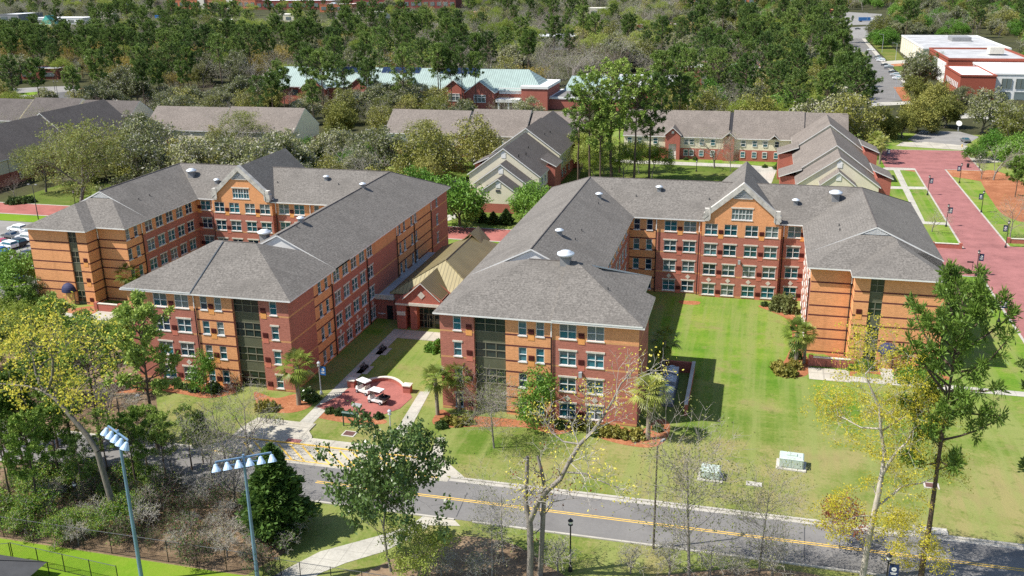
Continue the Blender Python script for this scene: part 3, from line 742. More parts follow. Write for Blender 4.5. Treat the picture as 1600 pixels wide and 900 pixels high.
    for sgn, e in ((-1, c0), (1, c1)):
        ex = e[0]; 
        cp.box(ex-sgn*.75-.42, ex-sgn*.75+.42, y-.26, y+.6, 13.45, 15.55, 0); cp.box(ex-sgn*1.2-.12, ex-sgn*1.2+.12, y-.33, y-.262, 13.7, 15.9, 0)
        p0 = Vector((ex-sgn*.15, y-.3, 14.75)); p1 = Vector((cm[0], y-.3, gz+.15)); up = Vector((0,0,1.05)); bk = Vector((0,1.0,0))
        cp.add([p0-up, p1-up, p1, p0, p0-up+bk, p1-up+bk, p1+bk, p0+bk], [(0,1,2,3),(3,2,6,7),(4,7,6,5),(0,4,5,1),(0,3,7,4),(1,5,6,2)], 0)
        # inner coping rib
        q0 = Vector((ex-sgn*1.5, y-.12, 14.9)); q1 = Vector((cm[0]-sgn*0, y-.12, gz-.9))
    for k in range(5):
        z = 17.62+k*.3; w = max(.12, (gz-.95-z)*.9); lv.box(cm[0]-w, cm[0]+w, y-.1, y+.02, z, z+.16, 0)
    cp.box(cm[0]-1.55, cm[0]+1.55, y-.14, y+.02, 17.42, 17.58, 0)
    cp.build('stone_coping', [M_STONEW], gb); lv.build('louvre', [M_MGREY], gb)
    cr = MB(); gzr = gz-.1
    yb1 = P2(0,71.9)[1]; yy0 = y+.5
    ovh = .2
    ye0, ye1 = c0[0], c1[0]; zl = 13.9
    cr.slab([(ye0,yy0,zl),(cm[0],yy0,gzr),(cm[0],yb1,gzr),(ye0,yb1,zl)]); cr.slab([(ye1,yy0,zl),(ye1,yb1,zl),(cm[0],yb1,gzr),(cm[0],yy0,gzr)])
    cr.build('gable_roof', [M_ROOF, M_WHITE], roof)
    bg = MB(); bg.poly([(ye0,yb1-.3,13),(ye1,yb1-.3,13),(ye1,yb1-.3,zl-.3),(cm[0],yb1-.3,gzr-.3),(ye0,yb1-.3,zl-.3)]); bg.build('rear_gable', M_ORANGE_P, root)
    wm.build('wall', MATS, root)
    if detail == 'r':
        for x, y in ((-7.75, .6), (9.85, 52.1)):
            c = P2(x, y); m_ = MB(); m_.box(c[0]-.14, c[0]+.14, c[1]-.45, c[1], 6.6, 6.85); m_.box(c[0]-.2, c[0]+.2, c[1]-.75, c[1]-.451, 6.3, 7.0); m_.build('wall_lamp', M_LGREY, root)
    return root, P2
M_ORANGE_P = brick('plain_orange_brick', ORANGE, MAROON, [(3.2, .001)])
M_STONEW = plain('weathered_stone', (.50, .47, .42), .9, .3, 1.2)
DR, PR = dorm('brick dormitory on the right around the open striped lawn', lambda x: x, lambda y: y, False, 'r')
DL, PL = dorm('brick dormitory on the left beside the car park', lambda x: -72.0-.96*x, lambda y: .96*y, True, 'l')
from mathutils.bvhtree import BVHTree
def roof_hit(root):
    V = []; F = []
    for ch in root.children:
        if ch.name.startswith('roof') and not ch.name.startswith('roof_vent'):
            for o in [ch] + [c for c in ch.children if c.name.startswith('gable_roof')]:
                n = len(V); V += [v.co.copy() for v in o.data.vertices]; F += [[i+n for i in p.vertices] for p in o.data.polygons]
    bt = BVHTree.FromPolygons(V, F)
    def hit(u, v):
        o = Vector(CAM) - root.location; h = bt.ray_cast(o, Vector(ray(u, v)).normalized())[0]; return tuple(h) if h else (print('miss', u, v), (0, 0, -50))[1]
    return hit
HR, HL = roof_hit(DR), roof_hit(DL)
for u, v, s_ in ((936,309,.65),(1030,298,.65),(874,367,.65),(884,411,1.15),(1243,319,.65),(1305,312,1.1)): fan(DR, HR(u, v), s_)
for u, v, s_ in ((300,275,1.0),(339,286,.6),(510,281,.6),(567,293,.6),(470,347,.6),(414,374,1.1)): fan(DL, HL(u, v), s_)
for u, v in ((935,319),(994,307),(909,361),(899,375),(1108,312),(1311,353),(1312,360),(950,453)): pipe(DR, HR(u, v), .35)
for u, v in ((217,312),(234,306),(434,286),(529,289),(464,355)): pipe(DL, HL(u, v), .35)

# ---------------------------------------------------------------- lobby pavilion between the dormitories
pv = empty('entrance_pavilion', (-36.8, 42, 0), 0, 'low entrance hall with tan standing seam roof between the two dormitories', 'hall')
def pvl(pts): return [(x+36.8, y-42, z) for x, y, z in pts]
w_ = MB()
wall(w_, (-7,-12), (7,-12), 0, 4.5, [(3.1,10.9,.0,4.0)], 0); wall(w_, (7,-12), (7,14), 0, 4.5, (), 0); wall(w_, (7,14), (-7,14), 0, 4.5, (), 0); wall(w_, (-7,14), (-7,-12), 0, 4.5, (), 0)
w_.build('wall', [M_REDPLAIN], pv)
r_ = MB(); e = 4.6; z1 = 8.9; y0 = 30; ya = 37.2; yb = 51; yz = 57
r_.slab(pvl([(-44.6,y0,e),(-29,y0,e),(-36.8,ya-1.5,z1)]), .18, 0, 2); r_.slab(pvl([(-44.6,y0,e),(-36.8,ya-1.5,z1),(-36.8,yb,z1),(-44.6,yz,e)]), .18, 1, 2); r_.slab(pvl([(-29,y0,e),(-29,yz,e),(-36.8,yb,z1),(-36.8,ya-1.5,z1)]), .18, 1, 2); r_.slab(pvl([(-44.6,yz,e),(-36.8,yb,z1),(-29,yz,e)]), .18, 0, 2)
rp = r_.build('roof', [M_TANX, M_TANY, plain('tan_fascia', lin(150,138,98), .5, .05)], pv)
rd = MB(); 
for a, b in (((-36.8,ya-1.5,z1),(-36.8,yb,z1)),((-44.6,y0,e),(-36.8,ya-1.5,z1)),((-29,y0,e),(-36.8,ya-1.5,z1))): rd.tube([Vector(p)+Vector((0,0,.04)) for p in pvl([a, b])], .09, 5)
rd.build('ridge_cap', M_TANY, rp)
# small back gable on the ridge
sg = MB(); sg.slab(pvl([(-36.8-2.2,50,7.6),(-36.8,50,9.6),(-36.8,55,9.6),(-36.8-2.2,55,7.2)]), .15, 0, 0); sg.slab(pvl([(-36.8+2.2,50,7.6),(-36.8+2.2,55,7.2),(-36.8,55,9.6),(-36.8,50,9.6)]), .15, 0, 0); sg.build('ridge_vent', [M_TANY], rp)
# entrance gable with brick piers, stone band and diamond
pg = MB(); yb_ = 26.4
gx0, gx1, gm = -42.1, -33.6, -37.85
pg.box(gx0+36.8, gx0+36.8+1.5, yb_-42, yb_-42+1.5, 0, 3.9, 0); pg.box(gx1+36.8-1.3, gx1+36.8, yb_-42, yb_-42+1.5, 0, 3.9, 0)
pg.box(-39.3+36.8-.55, -39.3+36.8+.55, yb_-42, yb_-42+1.3, 0, 3.9, 0)
pg.box(gx0+36.8-.02, gx1+36.8+.02, yb_-42-.05, 30.2-42, 3.9, 4.6, 0)
pg.add([(gx0+36.8,yb_-42,4.6),(gx1+36.8,yb_-42,4.6),(gm+36.8,yb_-42,7.7),(gx0+36.8,-11.5,4.6),(gx1+36.8,-11.5,4.6),(gm+36.8,-11.5,7.7)], [(0,1,2),(3,5,4)], 0)
po = pg.build('portico', [M_REDPLAIN], pv)
en = MB(); en.box(gx0+36.8-.15, gx1+36.8+.1, yb_-42-.16, yb_-42-.052, 4.02, 4.32, 0); en.box(-39.9+36.8, gx1+36.8-.6, yb_-42-.28, yb_-42-.165, 4.1, 4.55, 0)
en.box(gx0+36.8+.05, gx0+36.8+1.45, yb_-42-.10, yb_-42-.002, 2.3, 2.95, 0)
en.add([(gm+36.8,yb_-42-.06,5.2),(gm+36.8+.62,yb_-42-.06,5.85),(gm+36.8,yb_-42-.06,6.5),(gm+36.8-.62,yb_-42-.06,5.85)], [(0,1,2,3)], 0)
en.build('stone_band', M_STONE, po)
pr = MB(); pr.slab(pvl([(gm-3.1,yb_-.3,5.15),(gm,yb_-.3,7.95),(gm,34.4,7.95),(gm-3.1,30.73,5.15)]), .15, 0, 1); pr.slab(pvl([(gm+3.1,yb_-.3,5.15),(gm+3.1,30.73,5.15),(gm,34.4,7.95),(gm,yb_-.3,7.95)]), .15, 0, 1); pr.build('gable_roof', [M_TANY, M_WHITE], po)
gd = MB(); gp = MB(); X0, X1, Y = -39.0+36.8, -34.4+36.8, 27.7-42
gp.poly([(X0,Y+.06,.05),(X1,Y+.06,.05),(X1,Y+.06,3.9),(X0,Y+.06,3.9)])
for c in range(6): q = X0+(X1-X0)*c/5; gd.box(q-.04, q+.04, Y-.04, Y+.05, 0, 3.9)
for z in (.06, 1.2, 2.35, 3.2, 3.85): gd.box(X0, X1, Y-.035, Y+.05, z-.04, z+.04)
g_ = gd.build('entrance_glazing', M_MULL, pv); gp.build('pane', M_PANEG, g_)
dd = MB()
for x in (-37.0, -35.85): 
    x += 36.8; dd.box(x-.52, x-.42, Y-.10, Y-.042, .02, 2.3); dd.box(x+.42, x+.52, Y-.10, Y-.042, .02, 2.3); dd.box(x-.42, x+.42, Y-.10, Y-.042, 2.2, 2.3); dd.box(x-.42, x+.42, Y-.10, Y-.042, .02, .15); dd.box(x-.12, x+.12, Y-.07, Y-.045, 1.35, 1.6)
dd.build('door', M_MULL, pv)
# flat-roofed link to the left dormitory
lk = MB(); lk.box(-47.1+36.8, -43.9+36.8, 30-42, 56-42, 0, 3.6, 0); lk.box(-47.1+36.8, -43.7+36.8, 29.8-42, 56.1-42, 3.6, 3.72, 1)
lk.box(-47.1+36.8, -43.8+36.8, 29.6-42, 29.95-42, 3.5, 4.25, 2); lk.box(-44.1+36.8, -43.8+36.8, 29.95-42, 56-42, 3.5, 4.2, 2)
lo_ = lk.build('link_block', [M_REDPLAIN, M_FLATROOF, M_STONE], pv)
o = link('narrow_window', WM['s'][0], pv, (-46.2+36.8, 29.98-42, 1.0)); link('pane', WM['s'][2], o)
ld = MB(); ld.box(-45.2+36.8, -44.2+36.8, 29.9-42, 29.99-42, 0, 2.4); ld.build('side_door', M_BLACK, pv)
# ---------------------------------------------------------------- cream apartments with stepped gables
def awin_mesh():
    mb = MB(); w, h, b = 1.1, 1.5, .12
    mb.box(-w/2-b, -w/2, -.08, .02, -b, h+b); mb.box(w/2, w/2+b, -.08, .02, -b, h+b); mb.box(-w/2, w/2, -.08, .02, h, h+b*1.6); mb.box(-w/2, w/2, -.1, .02, -b*1.3, 0); mb.box(-w/2, w/2, -.06, .02, h/2-.05, h/2+.05)
    f = mb.mesh('flat_window', [M_WHITE]); p = MB(); p.poly([(-w/2,-.025,0),(w/2,-.025,0),(w/2,-.025,h),(-w/2,-.025,h)]); return f, p.mesh('flat_pane', [M_PANE])
AW = awin_mesh()
def awins(root, pts, rz):
    for x, y, z in pts:
        o = link('window', AW[0], root, (x, y, z), rz); link('pane', AW[1], o)
def gable_seg(mb, rf, along, c0, c1, half, mid, ze, zr, wm=(0, 1), brickh=3.2, ov=.45, face=True):
    """one stretch of a gabled range; along = axis of its ridge, c0..c1 its length, mid the ridge line"""
    def q(a, b, z): return (b, a, z) if along == 1 else (a, b, z)
    k = (zr-ze)/half
    for s in (-1, 1):
        w = mid + s*(half-ov)
        for z0, z1, m in ((-.1, brickh, wm[1]), (brickh, ze+.05, wm[0])):
            mb.poly([q(c0+.3,w,z0),q(c1,w,z0),q(c1,w,z1),q(c0+.3,w,z1)], m)
        rf.slab([q(c0,mid+s*half,ze),q(c1,mid+s*half,ze),q(c1,mid,zr),q(c0,mid,zr)], .24, 0, 1)
    for c in ((c0+.3, c1-.02) if face else (c0+.3,)):
        mb.poly([q(c,mid-half+ov,-.1),q(c,mid+half-ov,-.1),q(c,mid+half-ov,brickh),q(c,mid-half+ov,brickh)], wm[1])
        mb.poly([q(c,mid-half+ov,brickh),q(c,mid+half-ov,brickh),q(c,mid+half-ov,ze+k*ov-.2),q(c,mid,zr-.22),q(c,mid-half+ov,ze+k*ov-.2)], wm[0])
def attic_vent(mb, x, y, z):
    mb.box(x-.55, x+.55, y-.08, y+.02, z-.5, z+.5, 2); mb.add([(x-.75,y-.06,z+.5),(x+.75,y-.06,z+.5),(x,y-.06,z+1.25)], [(0,1,2)], 2)
def bump(mb, rf, x0, x1, y0, y1, ze, side):
    """brick bay with a lean-to roof; side = -1 / +1 says which way it slopes down"""
    mb.box(x0, x1, y0, y1, -.1, ze, 1)
    a, b = (x0-.4, x1+.9) if side < 0 else (x1+.4, x0-.9)
    rf.slab([(a,y0-.4,ze),(b,y0-.4,ze+1.9),(b,y1+.4,ze+1.9),(a,y1+.4,ze)], .22, 0, 1)
def apartments(name_label, loc, build, cat='apartments', roofm=None):
    root = empty('apartment_house', (loc[0], loc[1], 0), 0, name_label, cat, 'cream apartment houses with stepped gables')
    mb, rf = MB(), MB(); build(root, mb, rf)
    sh = lambda M: setattr(M, 'v', [(p[0]-loc[0], p[1]-loc[1], p[2]) for p in M.v])
    sh(mb); sh(rf)
    mb.build('wall', [M_CREAM, M_REDPLAIN, M_WHITE], root); rf.build('roof', [roofm or M_ROOFB, M_WHITE], root)
    return root
def gap_shade(root, x0, x1, mid, half, ze, zr, lx, ly):  # near-black filler between roof stretches; the slot's shadow is painted into its colour
    g = MB(); g.add([(x0-lx,mid-half-ly,-.1),(x0-lx,mid-half-ly,ze),(x0-lx,mid-ly,zr),(x0-lx,mid+half-ly,ze),(x1-lx,mid-half-ly,-.1),(x1-lx,mid-half-ly,ze),(x1-lx,mid-ly,zr),(x1-lx,mid+half-ly,ze)], [(0,1,5,4),(1,2,6,5),(2,3,7,6)], 0); g.build('roof_step', plain('painted_gap_shade', (.03,.03,.035), .9, .1), root)
def b_mid_wing(root, mb, rf):
    gable_seg(mb, rf, 1, 101, 107, 4.6, -45.6, 4.9, 8.1, brickh=2.2); gable_seg(mb, rf, 1, 106, 112, 6.9, -46.3, 5.6, 10.5, brickh=2.2)
    gable_seg(mb, rf, 1, 111, 134, 9.1, -46.9, 6.7, 13.3); gable_seg(mb, rf, 1, 134, 152, 9.3, -46.9, 7.7, 14.4); gable_seg(mb, rf, 1, 152, 168, 9.1, -46.9, 7.2, 14.0)
    attic_vent(mb, -45.6, 101.3, 6.4); attic_vent(mb, -46.3, 106.3, 8.7); attic_vent(mb, -46.9, 111.3, 11.4)
    bump(mb, rf, -39, -36.4, 121, 128, 7.4, 1); bump(mb, rf, -58.4, -55.5, 126, 134, 6.2, -1); bump(mb, rf, -39, -36.2, 155, 163, 7.8, 1)
    awins(root, [(-38.17+47,y-125,z) for y in (114.5,118,131) for z in (4.3,1.1)], R(90)); awins(root, [(-38.0+47,y-125,z) for y in (138,142,147) for z in (4.6,1.3)], R(90))
    v = MB(); v.box(-46.2+47, -45.2+47, 101.15-125, 101.32-125, 5.0, 5.5); v.build('wall_lamp', M_DGREY, root)
    for x, y, z in ((-43.6,113,10.9),(-43,118,10.4),(-43.8,124,10.8),(-43.2,140,11.4),(-42.8,145,11.2)):
        p = MB(); p.tube([(x+47,y-125,z-.4),(x+47,y-125,z+.7)], .12, 6); p.build('vent_pipe', M_BLACK, root)
apartments('cream apartment wing of three nested gables facing the dormitories at the centre', (-47, 125), b_mid_wing, roofm=M_ROOFD)
def b_mid_back(root, mb, rf):
    gable_seg(mb, rf, 0, -99, -73.6, 9.3, 174.5, 6.5, 12.4); gable_seg(mb, rf, 0, -72.6, -54.8, 9.3, 174.3, 6.5, 13.0); gable_seg(mb, rf, 0, -54.3, -38, 9.3, 175, 6.5, 12.7)
    for gx0, gx1 in ((-73.62,-72.3),(-54.85,-54.0)): gap_shade(root, gx0, gx1, 174.4, 9.0, 6.2, 12.2, -68, 174)
    mb.box(-74.6, -72.2, 164.6, 167, -.1, 6.8, 1); rf.slab([(-74.9,164.2,6.7),(-73.4,164.2,8.1),(-73.4,168,8.1),(-74.9,168,6.7)], .2, 0, 1); rf.slab([(-71.9,164.2,6.7),(-71.9,168,6.7),(-73.4,168,8.1),(-73.4,164.2,8.1)], .2, 0, 1)
    attic_vent(mb, -73.4, 164.58, 6.9)
    awins(root, [(x+68,165.40-174,z) for x in (-70.4,-67.6,-64.9,-62) for z in (4.2,1.0)], 0); awins(root, [(x+68,165.60-174,z) for x in (-96,-92.5,-89,-85.5,-82,-78.5) for z in (4.2,1.0)], 0)
apartments('long brown roofed cream range with brick stair bay, directly behind the nested gables', (-68, 174), b_mid_back)
def b_right_wing(root, mb, rf):
    gable_seg(mb, rf, 1, 110, 115, 3.9, 29.2, 7.6, 10.7, brickh=2.2)
    gable_seg(mb, rf, 1, 114, 124.5, 9.1, 29.5, 6.7, 13.2); gable_seg(mb, rf, 1, 124.5, 139, 9.0, 29.3, 7.4, 14.0); gable_seg(mb, rf, 1, 139, 154, 9.1, 29.5, 6.8, 13.3); gable_seg(mb, rf, 1, 154, 172, 9.0, 29.4, 7.5, 14.1)
    attic_vent(mb, 29.2, 110.28, 9.2); attic_vent(mb, 29.5, 114.28, 11.3)
    bump(mb, rf, 38, 41.2, 119, 127, 7.8, 1); bump(mb, rf, 38, 41.2, 150, 158, 8.0, 1); bump(mb, rf, 17.2, 21, 123, 131, 6.6, -1); bump(mb, rf, 17.0, 21, 150, 158, 6.8, -1)
    awins(root, [(20.85-29.5,y-140,z) for y in (117,120,135,143,147) for z in (4.3,1.1)], R(-90))
apartments('cream apartment wing with stepped brown gables behind the right dormitory beside the brick way', (29.5, 140), b_right_wing)
def b_right_back(root, mb, rf):
    gable_seg(mb, rf, 0, -27, 3.2, 9.4, 182.4, 6.5, 12.8); gable_seg(mb, rf, 0, 4.2, 24, 9.4, 182.2, 6.5, 13.2); gable_seg(mb, rf, 0, 24, 36, 9.3, 182.6, 6.4, 12.9)
    gap_shade(root, 3.18, 4.5, 182.2, 9.0, 6.2, 12.5, 4, 182)
    # brick entrance tower with an arch
    wall(mb, (-14.5,171.8), (-10.3,171.8), -.1, 7.4, [(1.0,3.2,-.1,4.6)], 1, .7); mb.box(-14.5, -10.3, 172.6, 176, -.1, 7.4, 1)
    mb.poly([(-14.5,171.8,7.4),(-10.3,171.8,7.4),(-12.4,171.8,9.2)], 1); mb.box(-12.75, -12.05, 171.7, 171.79, 7.6, 8.3, 2)
    rf.slab([(-14.9,171.3,7.2),(-12.4,171.3,9.4),(-12.4,178,9.4),(-14.9,178,7.2)], .22, 0, 1); rf.slab([(-9.9,171.3,7.2),(-9.9,178,7.2),(-12.4,178,9.4),(-12.4,171.3,9.4)], .22, 0, 1)
    mb.box(-13.5, -11.3, 172.52, 172.58, -.1, 4.6, 2)
    mb.box(2.0, 5.0, 172.5, 175, -.1, 7.0, 1); rf.slab([(1.6,172.0,6.7),(3.5,172.0,8.3),(3.5,177,8.3),(1.6,177,6.7)], .2, 0, 1); rf.slab([(5.4,172.0,6.7),(5.4,177,6.7),(3.5,177,8.3),(3.5,172.0,8.3)], .2, 0, 1)
    rf.slab([(14.5,171.5,6.6),(16,171.5,7.9),(16,176,7.9),(14.5,176,6.6)], .2, 0, 1); rf.slab([(17.5,171.5,6.6),(17.5,176,6.6),(16,176,7.9),(16,171.5,7.9)], .2, 0, 1)
    awins(root, [(x-4,173.40-182,z) for x in (-25,-22,-17.5,-8.6,-7,-4.2,-1) for z in (4.3,1.1)], 0); awins(root, [(x-4,173.2-182,z) for x in (7.5,10.7,13.6,16.8) for z in (4.3,1.1)], 0)
apartments('long brown roofed cream range with arched brick entrance tower behind the right dormitory', (4, 182), b_right_back)
def b_left_wing(root, mb, rf):
    gable_seg(mb, rf, 1, 70, 88, 10, -193, 6.6, 13.4); gable_seg(mb, rf, 1, 88, 106, 10, -193, 7.0, 14.0); gable_seg(mb, rf, 1, 106, 132, 10, -193, 6.8, 14.6); gable_seg(mb, rf, 1, 132, 162, 10, -193, 7.0, 15.2)
    awins(root, [(-183.3+193,y-110,z) for y in (91,95,99,110,114) for z in (4.2,1.1)], R(90))
    bump(mb, rf, -184, -181, 118, 124, 6.0, 1)
apartments('dark roofed cream apartment wing at the left edge beside the car park', (-193, 110), b_left_wing, roofm=M_ROOFP)
def b_left_back(root, mb, rf):
    gable_seg(mb, rf, 0, -262, -232, 9.5, 176, 6.5, 12.6); gable_seg(mb, rf, 0, -231, -212, 9.5, 176, 6.8, 13.2); gable_seg(mb, rf, 0, -211, -190, 9.5, 176, 6.5, 12.8)
apartments('purple brown roofed range below the upper car park at the left edge', (-225, 176), b_left_back, roofm=M_ROOFP)
def b_left_oak(root, mb, rf):
    gable_seg(mb, rf, 0, -178, -152, 9.3, 168, 6.5, 12.6); gable_seg(mb, rf, 0, -151.5, -126, 9.3, 168.4, 6.5, 12.9)
    awins(root, [(x+152,159.1-168,z) for x in (-175,-171,-167) for z in (4.2,1.0)], 0)
apartments('brown roofed range half hidden by grey live oaks left of centre', (-152, 168), b_left_oak)

# ---------------------------------------------------------------- the green-roofed hall beyond
gr = empty('student_centre', (-130, 272, 0), 0, 'long brick hall with pale green metal roof and rooftop solar panels', 'hall')
def gl_(pts): return [(x+130, y-272, z) for x, y, z in pts]
mb = MB()
wall(mb, (-64,-8.5), (58,-8.5), 0, 7.4, [(8+k*7, 11+k*7, 3.4, 6) for k in range(12)], 0, .3); wall(mb, (58,-8.5), (58,12), 0, 7.4, (), 0); wall(mb, (-64,12), (-64,-8.5), 0, 7.4, (), 0); wall(mb, (58,12), (-64,12), 0, 7.4, (), 0)
mb.build('wall', [M_REDPLAIN], gr)
gp = MB(); gp.poly([(-60,-8.15,3.3),(30,-8.15,3.3),(30,-8.15,6.1),(-60,-8.15,6.1)]); gp.build('window_band', M_PANE, gr)
rf = MB(); e, z1 = 7.4, 14.4
rf.slab(gl_([(-196,262.4,e),(-71,262.4,e),(-79,273,z1),(-186,273,z1)]), .3, 0, 1); rf.slab(gl_([(-196,284.5,e),(-186,273,z1),(-79,273,z1),(-71,284.5,e)]), .3, 0, 1); rf.slab(gl_([(-196,262.4,e),(-186,273,z1),(-196,284.5,e)]), .3, 0, 1); rf.slab(gl_([(-71,262.4,e),(-71,284.5,e),(-79,273,z1)]), .3, 0, 1)
grf = rf.build('roof', [M_GREENX, M_WHITE], gr)
for x0, x1 in ((-163,-144),(-141,-123),(-116,-97)):
    n = int((x1-x0)/2.4)
    for k in range(n):
        sp = MB(); a = x0+k*2.4; q = [(a,270,12.6),(a+2.1,270,12.6),(a+2.1,272.9,14.7),(a,272.9,14.7)]
        sp.slab(gl_(q), .1, 0, 1); sp.build('solar_panel', [M_SOLAR, M_WHITE], grf)
for gm, hw, gy in ((-168,6,260.5),(-148,6,260.5),(-126,6,260.5),(-107,6,260.5),(-95.5,6.2,258.0)):
    g = MB(); zz = 11.4
    gw = MB(); gw.poly([(gm-hw+.5+130,gy-272+.5,0),(gm+hw-.5+130,gy-272+.5,0),(gm+hw-.5+130,gy-272+.5,7),(gm+130,gy-272+.5,zz-.4),(gm-hw+.5+130,gy-272+.5,7)]); gw.poly([(gm-hw+.5+130,gy-272+.5,0),(gm-hw+.5+130,gy-272+6,0),(gm-hw+.5+130,gy-272+6,7),(gm-hw+.5+130,gy-272+.5,7)]); gw.poly([(gm+hw-.5+130,gy-272+.5,0),(gm+hw-.5+130,gy-272+6,0),(gm+hw-.5+130,gy-272+6,7),(gm+hw-.5+130,gy-272+.5,7)])
    gb_ = gw.build('gable_bay', M_REDPLAIN, gr)
    g.slab(gl_([(gm-hw,gy,6.9),(gm,gy,zz),(gm,269,zz),(gm-hw,262.6,6.9)]), .35, 0, 1); g.slab(gl_([(gm+hw,gy,6.9),(gm+hw,262.6,6.9),(gm,269,zz),(gm,gy,zz)]), .35, 0, 1); g.build('gable_roof', [M_GREENX, M_WHITE], gb_)
    wf = MB(); 
    for k in range(4): wf.box(gm+130-2.4+k*1.53-.1, gm+130-2.4+k*1.53+.1, gy-272+.34, gy-272+.48, 3.0, 5.8)
    for z in (3.0,4.9,5.8): wf.box(gm+130-2.5, gm+130+2.5, gy-272+.32, gy-272+.47, z-.12, z+.12)
    w0 = wf.build('window', M_WHITE, gb_); p = MB(); p.poly([(gm+130-2.4,gy-272+.46,3),(gm+130+2.4,gy-272+.46,3),(gm+130+2.4,gy-272+.46,5.8),(gm+130-2.4,gy-272+.46,5.8)]); p.build('pane', M_PANE, w0)
# white canopy and brick corner block
cn = MB(); cn.box(-89+130, -79.5+130, -14, -8.4, 3.2, 4.4, 0); 
for x in (-88,-84,-80.5): cn.box(x+130-.3, x+130+.3, -13.5, -12.9, 0, 3.2, 0)
cn.box(-89+130, -79.5+130, -8.95, -8.55, 5.9, 8.2, 0); cn.build('canopy', M_WHITE, gr)
cb = MB(); cb.box(-79.5+130, -69+130, -10.5, 13, 0, 8.2, 0); cb.box(-79.8+130, -68.7+130, -10.8, 13.3, 8.2, 9.2, 1); cb.build('corner_block', [M_REDPLAIN, M_WHITE], gr)
lw = MB(); lw.box(-69+130, -36+130, -7, 18, 0, 4.0, 0); lw.box(-69.3+130, -35.7+130, -7.3, 18.3, 4.0, 4.8, 1); lw.box(-68+130, -37+130, -6.3, 17, 4.8, 4.9, 2); lw.build('low_wing', [M_REDPLAIN, M_WHITE, M_DKROOF], gr)
lr = MB(); lr.slab(gl_([(-67,283,5),(-40,283,5),(-42,296,9.6),(-66,296,9.6)]), .3, 0, 1); lr.build('low_wing_roof', [M_GREENX, M_WHITE], gr)
fh = MB(); fh.box(-66+130, -22+130, 24, 62, 0, 5.2, 0); fh.box(-66.4+130, -21.6+130, 23.6, 62.4, 5.2, 6.3, 1); fh.box(-65.4+130, -22.6+130, 25, 61, 6.3, 6.4, 2); fh.build('flat_roofed_wing', [M_REDPLAIN, M_WHITE, M_FLATROOF], gr)

# ---------------------------------------------------------------- brick and white academic buildings at the right edge
def flat_block(mb, x0, x1, y0, y1, h, mw=0, mp=1, mr=2, par=.9):
    mb.box(x0, x1, y0, y1, 0, h, mw); mb.box(x0-.25, x1+.25, y0-.25, y0+.3, h, h+par, mp); mb.box(x0-.25, x1+.25, y1-.3, y1+.25, h, h+par, mp)
    mb.box(x0-.25, x0+.3, y0+.3, y1-.3, h, h+par, mp); mb.box(x1-.3, x1+.25, y0+.3, y1-.3, h, h+par, mp); mb.box(x0+.3, x1-.3, y0+.3, y1-.3, h+.02, h+.12, mr)
hb = empty('lecture_hall', (105, 350, 0), 0, 'red brick lecture hall with white roof and white columned end at the right edge', 'building')
mb = MB(); 
def sub(x0, x1, y0, y1): return x0-105, x1-105, y0-350, y1-350
flat_block(mb, *sub(88,101,313,350), 9.6, 0, 0, 3, .6); mb.build('front_block', [M_HALLBR, M_WHITE, M_FLATROOF, M_WROOF], hb)
mb = MB(); flat_block(mb, *sub(101.2,150,318,362), 9.9, 1, 1, 3, .6)
mb.build('white_block', [M_HALLBR, M_WHITE, M_FLATROOF, M_WROOF], hb)
for k in range(5):
    wd = MB(); x = 104.2+k*5.2; wd.box(x-105, x-105+3.6, 317.7-350, 317.98-350, 4.6, 8.4, 0); o = wd.build('window', [M_PANE], hb)
    wf = MB(); 
    for q in (0,1.75,3.5): wf.box(x-105+q, x-105+q+.12, 317.6-350, 317.69-350, 4.6, 8.4, 0)
    wf.build('frame', [M_MULL], o)
    wd = MB(); wd.box(x-105, x-105+3.6, 317.7-350, 317.98-350, .3, 3.2, 0); wd.build('window', [M_PANE], hb)
mb = MB(); flat_block(mb, *sub(91,125,362.5,418), 11.2, 0, 0, 2, .9); mb.build('rear_block', [M_HALLBR, M_WHITE, M_FLATROOF], hb)
mb = MB(); mb.box(90.6-105, 90.98-105, 366-350, 400-350, 1.0, 9.6, 0)
for k in range(6): mb.box(90.3-105, 90.58-105, 367.5-350+k*5.6, 369-350+k*5.6, .6, 9.4, 0)
mb.build('white_screen_wall', M_WHITE, hb)
mb = MB(); mb.box(112-105, 118-105, 385-350, 392-350, 12, 15, 0); mb.build('plant_room', M_STONE, hb)
for k in range(8):
    mb = MB(); y = 317+k*3.6; mb.box(87.7-105, 87.96-105, y-350, y-350+1.1, 4.4, 6.6); mb.build('narrow_window', M_WHITE, hb)
wb = empty('white_hall', (112, 490, 0), 0, 'pale flat roofed hall with white walls beyond the brick lecture hall', 'building')
mb = MB(); flat_block(mb, -20, 22, -45, 45, 9.0, 0, 1, 2, .8); mb.build('wall', [M_CREAM, M_WHITE, M_FLATROOF], wb)
for k in range(9):
    mb = MB(); mb.box(-20.4, -20.02, -40+k*9.2, -38.6+k*9.2, 0, 8.8); mb.build('column', M_WHITE, wb)
mb = MB(); mb.box(2, 12, 5, 20, 9.1, 11.4); mb.build('plant_room', M_MGREY, wb)

